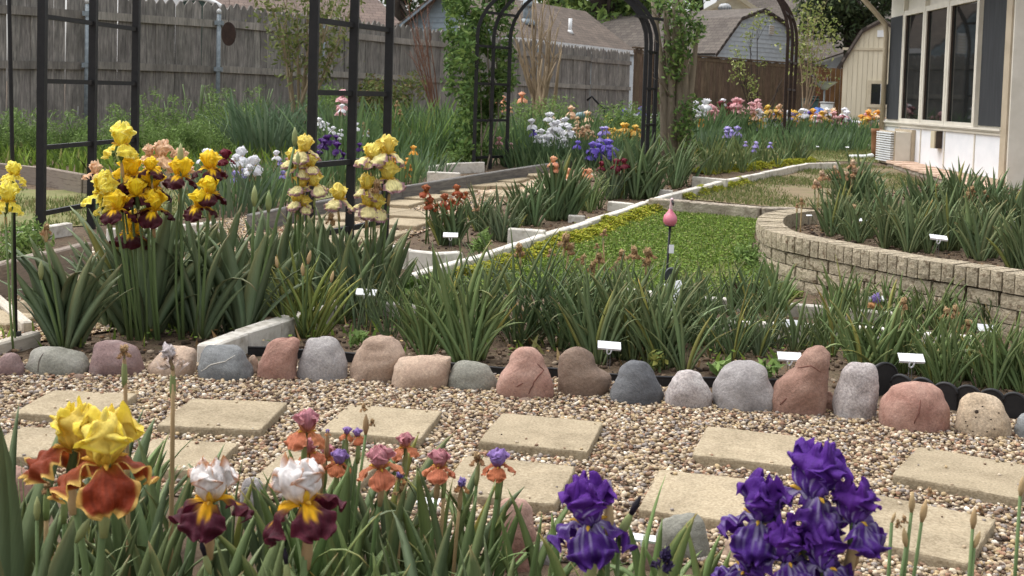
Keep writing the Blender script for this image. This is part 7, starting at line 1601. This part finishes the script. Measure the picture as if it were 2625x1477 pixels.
# clods, bark scraps and little stones lying on the beds
CLOD = [rgb(84, 68, 54) + (5,), rgb(108, 90, 72) + (4,), rgb(62, 50, 40) + (3,), rgb(150, 134, 114) + (1,), rgb(134, 104, 76) + (1.5,)]
for k, (poly, dn, zo, lb) in enumerate(((pxpoly([(640, 945), (900, 800), (1100, 790), (1700, 800), (2200, 850), (2640, 900), (2640, 1060), (2200, 1020), (1700, 985), (1200, 950), (800, 930)]), 900, 0, 'crumbly soil clods behind the boulders'), (bedpoly, 700, BEDZ, 'crumbly soil clods in the raised bed'),
        (pxpoly([(1000, 640), (1060, 605), (1320, 515), (1640, 430), (1800, 415), (1860, 455), (1650, 512), (1390, 598), (1180, 645)]), 420, 0, 'crumbly soil clods of the diagonal bed'), (pxpoly([(-60, 930), (640, 935), (640, 830), (0, 860)]), 800, 0, 'crumbly soil clods under the golden irises'), (pxpoly([(-100, 1480), (1300, 1480), (2300, 1590), (2300, 1900), (-100, 1900)]), 900, 0, 'crumbly soil clods of the front bed'))):
    P, g = scatter(poly, dn, 500 + k); P = P[np.abs(P[:, 0]) < .47 * P[:, 1] + .25]
    V_, F_, c_ = pebbles(P, g, .004, .016, .003, CLOD, lambda y, zo=zo: nprof(y) + zo - .002)
    tag(link('soil_clods', np_mesh('soil_clods', V_, F_, M['pebble'], c_, True)), lb, 'soil', None, 'stuff')
# soft low plants
def tuft(px, py, h, w, n, pal, label, size, seed, cat='plant', name='leafy_plant', thin=.8):
    b_ = G(px, py); rt = empty(name, b_, label, cat); k = 1
    cen = [(b_.x + er.uniform(-w, w) * .6, b_.y + er.uniform(-w, w) * .6, b_.z + h * er.uniform(.2, .75)) for _ in range(9)]
    cloud(rt, cen, [w * .45] * 9, n, size, pal, seed, thin=thin); stem(rt, b_, b_ + Vector((0, 0, h * .5)), .006, seed); return rt
tuft(15, 690, .22, .22, 1600, FE, 'bright green herb mound at the left path edge', .018, 301)
tuft(1185, 432, .28, .22, 900, FE, 'small fresh green bush between pale edging blocks', .03, 302)
tuft(1580, 385, .62, .5, 2600, FE, 'rounded feathery green mound before the cart handle', .035, 303, thin=.4)
tuft(1390, 375, .7, .55, 2600, FE, 'feathery green mound at the foot of the bare crape stems', .035, 304, thin=.4)
tuft(830, 370, .85, .4, 2400, FE, 'tall feathery bush against the picket fence behind the arbor', .035, 305, thin=.4)
tuft(1000, 345, 1.0, .6, 2600, [(.12, .16, .05), (.16, .2, .06), (.2, .16, .07)], 'olive and bronze bush against the fence behind the arbor', .04, 306)
tuft(2000, 720, .12, .2, 1200, FE, 'fresh green weeds at the wall foot', .016, 307)
tuft(1955, 690, .14, .16, 900, FE, 'light green weed mound beside the curved wall end', .016, 308)
tuft(1230, 660, .2, .06, 160, FE, 'pale green lily shoot by the sedum', .03, 309, thin=.5)
tuft(1080, 800, .18, .1, 260, FE, 'round leaved weed by the white edging', .025, 310, thin=1.6)
tuft(930, 895, .09, .05, 60, FE, 'little weed above the plastic strip', .022, 311); tuft(1845, 965, .07, .05, 46, FE, 'pale weed beside the speckled boulder', .025, 312); tuft(1690, 955, .09, .05, 50, [(.3, .3, .08), (.2, .26, .08)], 'yellowing weed beside the slate boulder', .025, 313); tuft(1965, 970, .07, .045, 36, FE, 'pale green seedling above the round grey boulder', .03, 314)
tuft(1905, 790, .14, .07, 260, [(.06, .02, .02), (.09, .04, .03)], 'dark red leaved plant behind the white edging', .02, 315)

# ---------------------------------------------------------------- bare shrubs, vines, trees
M['bark_tan'] = pmat('bark_tan', rgb(128, 112, 90), rgb(162, 144, 118), 10, .9, .5, 40, 0, (1, 1, .25)); M['bark_dark'] = pmat('bark_dark', rgb(44, 38, 34), rgb(66, 58, 50), 8, .95, .8, 30, 0, (1, 1, .25)); M['twig_red'] = pmat('twig_red', rgb(96, 66, 54), rgb(124, 90, 72), 10, .9, .2)
M['bark_grey'] = pmat('bark_grey', rgb(110, 100, 86), rgb(150, 138, 118), 9, .95, .9, 30, 0, (1, 1, .2), dist=.02)
def shrub(px, py, tops, Y=None, r0=.02, mat_='bark_tan', twigs=5, label='', name='shrub', leaves=None, seed=0, spread=.06, cat='shrub'):
    b_ = G(px, py) if Y is None else gp(px, Y); Yb = b_.y; rt = empty(name, b_, label, cat); rr = random.Random(seed); tw = []
    for i, (tx, ty) in enumerate(tops):
        e = at(tx, ty, Yb + rr.uniform(-.25, .25)); s_ = b_ + Vector((rr.uniform(-spread, spread), rr.uniform(-spread, spread), -.03)); m_ = s_.lerp(e, .5) + Vector((rr.uniform(-.05, .05), 0, .05))
        q = s_.lerp(m_, .5) + Vector(((s_.x - e.x) * .06, 0, .02))
        mb = MB(); mb.o = b_.copy(); mb.tube([s_, q, m_, m_.lerp(e, .6) + Vector((rr.uniform(-.03, .03), 0, 0)), e], [r0, r0 * .8, r0 * .6, r0 * .4, r0 * .18], 6); st_ = mb.build('stem', M[mat_], rt, True)
        mb = MB(); mb.o = b_.copy()
        for k in range(twigs):
            t = rr.uniform(.35, .95); p = m_.lerp(e, max(0, (t - .5) * 2)) if t > .5 else s_.lerp(m_, t * 2); L = (e - s_).length * rr.uniform(.12, .28)
            d = ((e - s_).normalized() + Vector((rr.uniform(-.7, .7), rr.uniform(-.5, .5), rr.uniform(-.1, .4)))).normalized(); mb.tube([p, p + d * L * .5 + Vector((0, 0, .02)), p + d * L], [r0 * .25, r0 * .18, r0 * .08], 4); tw.append(p + d * L)
        mb.build('twigs', M[mat_], st_); tw.append(e)
    if leaves:
        cloud(rt, [t[:] for t in tw], [leaves[1]] * len(tw), leaves[0], leaves[2], leaves[3], seed + 50)
    return rt
OL = [(.16, .19, .06), (.2, .22, .07), (.12, .15, .05)]
shrub(760, 300, [(700, 20), (735, -20), (760, 10), (790, -30), (830, 20), (880, 60), (905, 10), (720, 60), (860, 0), (800, 40)], 13.2, .022, 'bark_tan', 7, 'slender multi stemmed shrub with sparse olive leaves before the picket fence', 'crape_myrtle', (1500, .22, .035, OL), 71)
shrub(1390, 330, [(1310, 60), (1330, 20), (1350, 90), (1365, 10), (1380, 50), (1395, 0), (1410, 40), (1420, 20), (1430, 70), (1325, 120), (1372, -20)], 19, .035, 'bark_tan', 6, 'bare tan multi stemmed crape myrtle past the vine arch', 'crape_myrtle', None, 72, .12)
shrub(1395, 360, [(1400, 170), (1440, 130), (1425, 160), (1390, 150), (1380, 160)], 18.6, .05, 'bark_tan', 2, 'cut back thick tan stumps beside the bare crape myrtle', 'crape_myrtle', None, 73, .15)
shrub(1125, 300, [(1045, 0), (1055, 30), (1065, 60), (1075, 10), (1085, 50), (1060, 90), (1095, 20), (1050, 130), (1080, 110)], 15.5, .012, 'twig_red', 7, 'thin reddish bare bush leaning against the fence by the vine arch', 'bare_bush', None, 74, .05)
PG = [(.28, .32, .09), (.22, .28, .08), (.34, .36, .14)]
shrub(1945, 330, [(1885, 130), (1905, 180), (1925, 90), (1940, 60), (1890, 160)], 20, .016, 'bark_dark', 4, 'young sapling with hanging yellow green shoots left of the rusty arch', 'sapling', (520, .14, .03, PG), 75)
shrub(1958, 345, [(1995, 220), (2006, 200), (2010, 260)], 18.2, .02, 'bark_dark', 1, 'dark leaning sticks beside the rusty arch', 'sapling', None, 76)
shrub(2065, 330, [(2045, 60), (2070, 30), (2090, 40), (2110, 60), (2060, 110), (2120, 110)], 24, .02, 'bark_tan', 5, 'small tree with pale yellow green spring leaves right of the rusty arch', 'sapling', (900, .32, .045, PG), 77)
shrub(2060, 300, [(2100, 196), (2120, 190), (2080, 200)], 30.5, .02, 'twig_red', 3, 'bare pinkish branches over the dark fence corner', 'sapling', None, 78)
# trunk bundle at the second arch leg
tb = gp(1735, fA[1].y + .55); trunk = empty('vine_trunk', tb, 'stout grey bundle of bare vine trunks with leafy shoots beside the arch legs', 'vine')
for i, (dx, top, tx) in enumerate(((-.09, -40, 1668), (-.03, -40, 1700), (.04, -60, 1722), (.1, -30, 1745), (.13, 60, 1790), (0, -30, 1735), (.07, 150, 1770))):
    e = at(tx, top, tb.y); s_ = tb + Vector((dx, er.uniform(-.06, .06), -.03)); m_ = s_.lerp(e, .5); m_.x = s_.x * .75 + e.x * .25 + er.uniform(-.02, .02)
    mb = MB(); mb.o = tb.copy(); mb.tube([s_, s_.lerp(m_, .5) + Vector((er.uniform(-.015, .015), 0, 0)), m_, m_.lerp(e, .5), e], [.06, .05, .042, .032, .015], 8); mb.build('stem', M['bark_grey'], trunk, True)
mb = MB(); mb.o = tb.copy()
for k in range(22):
    y0 = er.uniform(60, 400); p = at(1728 + er.uniform(-15, 25), y0, tb.y - .05); q = at(1728 + er.uniform(-70, 90), y0 - er.uniform(30, 120), tb.y - er.uniform(-.1, .3)); mb.tube([p, p.lerp(q, .5) + Vector((0, 0, .03)), q], [.008, .006, .003], 5)
mb.build('side_shoots', M['bark_grey'], trunk)
VG = [(.11, .19, .05), (.15, .24, .07), (.08, .14, .045), (.2, .28, .08)]
pts = [at(x, y, tb.y - er.uniform(-.1, .25)) for (x, y) in ((1700, 10), (1740, 30), (1770, 20), (1720, 60), (1780, 80), (1760, 110), (1745, 150), (1730, 190), (1720, 230), (1735, 120), (1790, 65), (1710, 250), (1770, 270), (1760, 290), (1765, 320), (1755, 350), (1770, 380), (1725, 90), (1750, 60), (1715, 150), (1780, 390), (1745, 330))]
cloud(trunk, [p[:] for p in pts], [.13] * len(pts), 1700, .03, VG, 81)
# vine on the first arch
vb = G(1228, 440); vine = empty('climbing_vine', vb, 'leafy green vine climbing the leg of the black arch', 'vine')
pts = []
for y in range(-30, 435, 14):
    wl, wr2 = (1150, 1310) if y < 230 else (1185, 1290) if y < 300 else (1165, 1240)
    for k in range(4): xx = er.uniform(wl, wr2); pts.append(at(xx, y + er.uniform(-8, 8), fA[2].y + (er.uniform(.15, .5) if xx > 1205 else er.uniform(-.6, .4))))
cloud(vine, [p[:] for p in pts], [.11] * len(pts), 8500, .034, VG, 82)
for k in range(5):
    xx = 1190 + k * 22; mb = MB(); mb.o = vb.copy(); mb.tube([vb + Vector((er.uniform(-.08, .08), er.uniform(.02, .2), -.02)), at(xx, 300, fA[2].y + .25), at(xx - 5, 150, fA[2].y + .3), at(xx + er.uniform(-20, 30), -20, fA[2].y + .3)], [.010, .008, .006, .003], 6); mb.build('stem', M['bark_grey'], vine, True)
# trees behind the houses
def tree(px, Y, trunk_px, crown, n, size, pal, label, seed, name='tree', bark='bark_dark', r0=.28, lumps=None, group=None):
    b_ = gp(px, Y); rt = empty(name, b_, label, 'tree', group); rr = random.Random(seed)
    x0, x1, y0, y1 = crown; cc = [at(rr.uniform(x0, x1), rr.uniform(y0, y1), Y + rr.uniform(-2.2, 2.2)) for _ in range(lumps or 34)]
    for (tx, ty, r_) in trunk_px:
        s_ = gp(tx, Y); e = at(tx + rr.uniform(-10, 10), ty, Y); mb = MB(); mb.o = b_.copy(); mb.tube([s_ - Vector((0, 0, .1)), s_.lerp(e, .5) + Vector((rr.uniform(-.1, .1), 0, 0)), e], [r_ * 1.2, r_, r_ * .6], 10); tk = mb.build('trunk', M[bark], rt, True)
        for k in range(9):
            c_ = rr.choice(cc); t = rr.uniform(.45, .95); p = s_.lerp(e, t); mb = MB(); mb.o = b_.copy(); mb.tube([p, p.lerp(c_, .5) + Vector((0, 0, .15)), c_], [r_ * .35, r_ * .2, r_ * .06], 6); mb.build('limb', M[bark], tk, True)
    cloud(rt, [c_[:] for c_ in cc], [rr.uniform(.45, 1.0) for _ in cc], n, size, pal, seed + 5, 'crown', .9, .75); return rt
TG = [(.13, .2, .06), (.18, .26, .07), (.24, .32, .09), (.08, .13, .045)]
tree(1555, 44, [(1538, -260, .42), (1572, -260, .36)], (1440, 1680, -330, 70), 7000, .17, TG, 'green leafy tree with two dark trunks behind the brown house roof', 91, lumps=52)
tree(1470, 52, [(1470, -160, .3)], (1400, 1545, -200, 150), 5000, .16, TG, 'green tree filling the gap behind the roof slope', 92, lumps=34)
tree(1030, 46, [(1030, -160, .25)], (985, 1075, -220, 120), 4200, .14, [(.07, .11, .035), (.1, .15, .05), (.05, .08, .03)], 'dark green tree between the pink roof and the blue grey gable', 93, lumps=26)
PN = [(.035, .055, .025), (.05, .075, .03), (.03, .04, .022), (.07, .09, .04)]
tree(2190, 40, [(2190, -120, .3)], (2075, 2330, -200, 110), 8000, .12, PN, 'dark conifer with drooping boughs behind the cream shed', 94, 'conifer', lumps=46)
tree(1790, 56, [(1790, -200, .35)], (1690, 1860, -250, -10), 4200, .18, TG, 'tree crown high behind the grey barn', 95, lumps=26)
# ---------------------------------------------------------------- plant labels
m, nt, b = newmat('label_print'); vec = coords(nt, True, (260, 60, 1)); n_ = ntex(nt, vec, 1.0, 2); rp = ramp(nt, [(.46, rgb(150, 152, 158)), (.54, rgb(238, 239, 242))]); nt.links.new(n_.outputs['Fac'], rp.inputs[0])
nt.links.new(rp.outputs[0], b.inputs['Base Color']); b.inputs['Roughness'].default_value = .35; M['label_print'] = m
_pl = {}
mb = MB(); mb.prism([(-.5, -.2, 0), (.5, -.2, 0), (.5, .2, 0), (-.5, .2, 0)], (0, 0, .012)); mb.prism([(-.5, -.2, 0), (.5, -.2, 0), (.5, -.2, -.10), (-.5, -.2, -.10)], (0, .012, 0)); _pl['plate'] = mb.mesh('plate', M['white_metal'])
mb = MB(); [mb.box((-.22 + .02 * k, .08 - .1 * k, .0125), (.22 - .03 * k, .11 - .1 * k, .014)) for k in range(2)]; _pl['print'] = mb.mesh('print', M['label_print'])
mb = MB(); mb.tube([(-.09, -.16, -.02), (-.09, -.22, -.13), (-.07, -.24, -.25), (0, -.25, -.31), (.07, -.24, -.25), (.09, -.22, -.13), (.09, -.16, -.02)], .034, 6); _pl['loop'] = mb.mesh('wire_loop', M['white_metal'], True)
def marker(px, py, wpx, base_dy, label, tilt=38, yaw=0, Y=None, z=None, group=None):
    Yb = G(px, py + base_dy, z or 0).y if Y is None else Y; p = at(px, py, Yb); s_ = wpx / ppm(Yb); zb = prof(Yb) + (z or 0)
    rt = empty('plant_label', (p.x, p.y, zb), label, 'plant label', group); lp = p - rt.location
    pl = link('plate', _pl['plate'], rt, lp, (R(tilt), R(er.uniform(-5, 5)), R(yaw)), (s_, s_, s_)); link('print', _pl['print'], pl)
    if wpx > 20: link('wire_loop', _pl['loop'], pl)
    for sx in (-.06, .06):
        mb = MB(); mb.tube([lp + Vector((sx * s_, 0, -.02 * s_)), Vector((lp.x + sx * s_, .01, -.03))], max(.0012, .012 * s_), 5); mb.build('wire_leg', M['wire'], rt)
marker(939, 749, 53, 92, 'white plant label before the pale edging corner'); marker(1155, 602, 38, 60, 'white plant label in front of the rusty iris blooms'); marker(1562, 885, 60, 62, 'white plant label right above the brown notched boulder'); marker(2024, 913, 62, 62, 'white plant label partly hidden by the tall red brown boulder'); marker(2336, 917, 66, 75, 'white plant label above the scalloped edging'); marker(2022, 829, 54, 50, 'white plant label resting against the white edging', 55)
marker(2248, 763, 48, 60, 'white plant label behind the fading violet bloom', 20); marker(2530, 841, 48, 60, 'white plant label at the wall foot among leaves', 60); marker(1919, 735, 43, 40, 'white plant label seen edge on at the clover edge', 12)
marker(2406, 608, 44, 50, 'large white plant label in the raised bed', 28, -6, None, BEDZ); marker(2209, 563, 29, 36, 'white plant label midway in the raised bed round end', 30, 10, None, BEDZ); marker(2152, 549, 26, 46, 'slanting white plant label in the raised bed round end', 15, 25, None, BEDZ); marker(2074, 552, 15, 30, 'tiny white plant label just inside the curved wall end', 20, 10, None, BEDZ); marker(2620, 628, 30, 50, 'white plant label cut by the frame side in the raised bed', 30, 0, None, BEDZ); marker(2594, 566, 16, 30, 'small tilted plant label at the back of the raised bed', 15, 30, None, BEDZ)
marker(35, 1470, 78, 0, 'white plant label low among the front tall leaves', 20, 0, 1.85); marker(1098, 1284, 62, 0, 'white plant label lying by the copper irises', 18, -16, 2.15); marker(1650, 1378, 62, 0, 'white plant label beside the single purple bloom', 16, -8, 2.0); marker(845, 1420, 26, 0, 'small bright label glimpsed under the white and maroon iris', 30, 0, 2.0); marker(2172, 1464, 15, 0, 'tiny square label under the crowded purple blooms', 40, 0, 1.8); marker(152, 1440, 14, 0, 'tiny label glimpsed under the yellow and brown iris', 40, 0, 1.9)
for (n, x, y, w) in ((3, 340, 1280, 40), (3, 490, 1300, 42), (3, 1795, 1167, 36), (3, 1970, 1170, 36), (2, 1265, 1210, 38), (2, 1420, 1360, 60), (2, 1335, 1405, 56), (4, 985, 1157, 36), (4, 795, 1215, 30), (4, 365, 1170, 30), (4, 680, 1155, 24), (3, 1125, 1225, 30), (3, 810, 1195, 22), (4, 550, 1210, 26)):
    X, Yp = Zc(n, x, y); marker(X, Yp, w / 3.22, 16, 'small distant white plant label standing among the back irises', 25, er.uniform(-15, 15), None, None, 'distant plant labels')
# ---------------------------------------------------------------- flamingo stake
fY = 4.95; fp = gp(1722, fY); fl_ = empty('flamingo_stake', fp, 'pink flamingo garden stake with dark solar disc on a black rod', 'garden stake'); k = 1 / ppm(fY) / 3.22
def fz(x, y, dy=0.0): q = at(*Zc(7, x, y), fY); return q + Vector((0, dy, 0))
M['flam_pink'] = pmat('flamingo_pink', rgb(196, 104, 122), rgb(214, 128, 144), 14, .3, .05, 40, spec=.5); M['flam_white'] = pmat('flamingo_pale', rgb(232, 200, 204), rgb(240, 214, 216), 14, .4, .05)
bc = fz(1507, 525); mb = MB(); mb.o = fp.copy(); mb.lathe([(2 * k, -56 * k), (34 * k, -50 * k), (54 * k, -25 * k), (59 * k, 0), (54 * k, 25 * k), (38 * k, 50 * k), (20 * k, 72 * k), (14 * k, 90 * k)], bc, 18, 0, 1, 1.25); mb.build('body', M['flam_pink'], fl_, True)
mb = MB(); mb.o = fp.copy(); mb.tube([bc + Vector((2 * k, 0, 70 * k)), fz(1512, 420, -.005), fz(1516, 385, -.012), fz(1516, 360, -.02), fz(1514, 350, -.03)], [16 * k, 13 * k, 13 * k, 15 * k, 11 * k], 10); nk = mb.build('neck', M['flam_white'], fl_, True)
mb = MB(); mb.o = fp.copy(); mb.tube([fz(1517, 366, -.028), fz(1520, 385, -.04), fz(1521, 408, -.038)], [10 * k, 9 * k, 2 * k], 8); mb.build('beak', M['black_plastic'], nk, True)
mb = MB(); mb.o = fp.copy(); mb.lathe([(20 * k, -6 * k), (46 * k, 0), (46 * k, 6 * k)], fz(1507, 578), 16); mb.build('collar', M['black_plastic'], fl_, True)
mb = MB(); mb.o = fp.copy(); mb.tube([fp - Vector((0, 0, .05)), fz(1506, 580)], 10 * k, 8); mb.build('rod', M['black_metal'], fl_, True)
for s_ in (-1, 1):
    mb = MB(); mb.o = fp.copy(); mb.lathe([(2 * k, -40 * k), (24 * k, -20 * k), (26 * k, 10 * k), (8 * k, 42 * k)], bc + Vector((s_ * 44 * k, .006, -2 * k)), 10, 0, .5, 1.3); mb.build('wing', M['flam_pink'], fl_, True)
tgc = fz(1514, 765, -.012); mb = MB(); mb.o = fp.copy(); mb.obox(tgc, (20 * k, 0, 0), (0, .002, 0), (0, 0, 35 * k)); mb.build('paper_tag', M['white_metal'], fl_)
dc = fz(1507, 990, -.03); mb = MB(); mb.o = fp.copy(); n_ = 24; mb.prism([dc + Vector((54 * k * math.cos(a_), 0, 72 * k * math.sin(a_))) for a_ in [6.283 * q / n_ for q in range(n_)]], (0, .012, .004)); mb.build('solar_disc', pmat('solar_dark', rgb(38, 46, 46), rgb(56, 64, 62), 16, .35, .05, spec=.5), fl_)
cd = empty('white_card', gp(1735, fY - .25), 'leaning white card tucked among leaves under the flamingo', 'card'); cc_ = at(*Zc(7, 1555, 1160), fY - .25); mb = MB(); mb.o = cd.location.copy(); ux = Vector((.034, 0, .01)); uz = Vector((-.014, .02, .056)); mb.obox(cc_, ux, Vector((0, .003, 0)), uz); mb.build('card_sheet', M['white_metal'], cd)
mb = MB(); mb.o = cd.location.copy(); mb.tube([cc_ + Vector((0, .006, 0)), Vector((cc_.x, cc_.y + .01, -.04))], .004, 6); mb.build('peg', M['wire'], cd)
# small blue bird ornament among the far irises
ob_ = empty('bird_ornament', gp(1487, 15.5), 'small blue grey bird ornament on a stake among the cream irises', 'ornament'); p = at(1487, 300, 15.5); mb = MB(); mb.o = ob_.location.copy(); mb.tube([p + Vector((-.09, 0, -.02)), p + Vector((-.03, 0, .01)), p + Vector((.05, 0, .02)), p + Vector((.1, 0, .05)), p + Vector((.13, 0, .045))], [.01, .05, .055, .03, .004], 10); mb.build('body', pmat('bird_blue', rgb(104, 130, 140), rgb(130, 152, 158), 14, .5, .1), ob_, True)
mb = MB(); mb.o = ob_.location.copy(); mb.tube([gp(1487, 15.5) - Vector((0, 0, .03)), p], .008, 6); mb.build('stake', M['black_metal'], ob_)
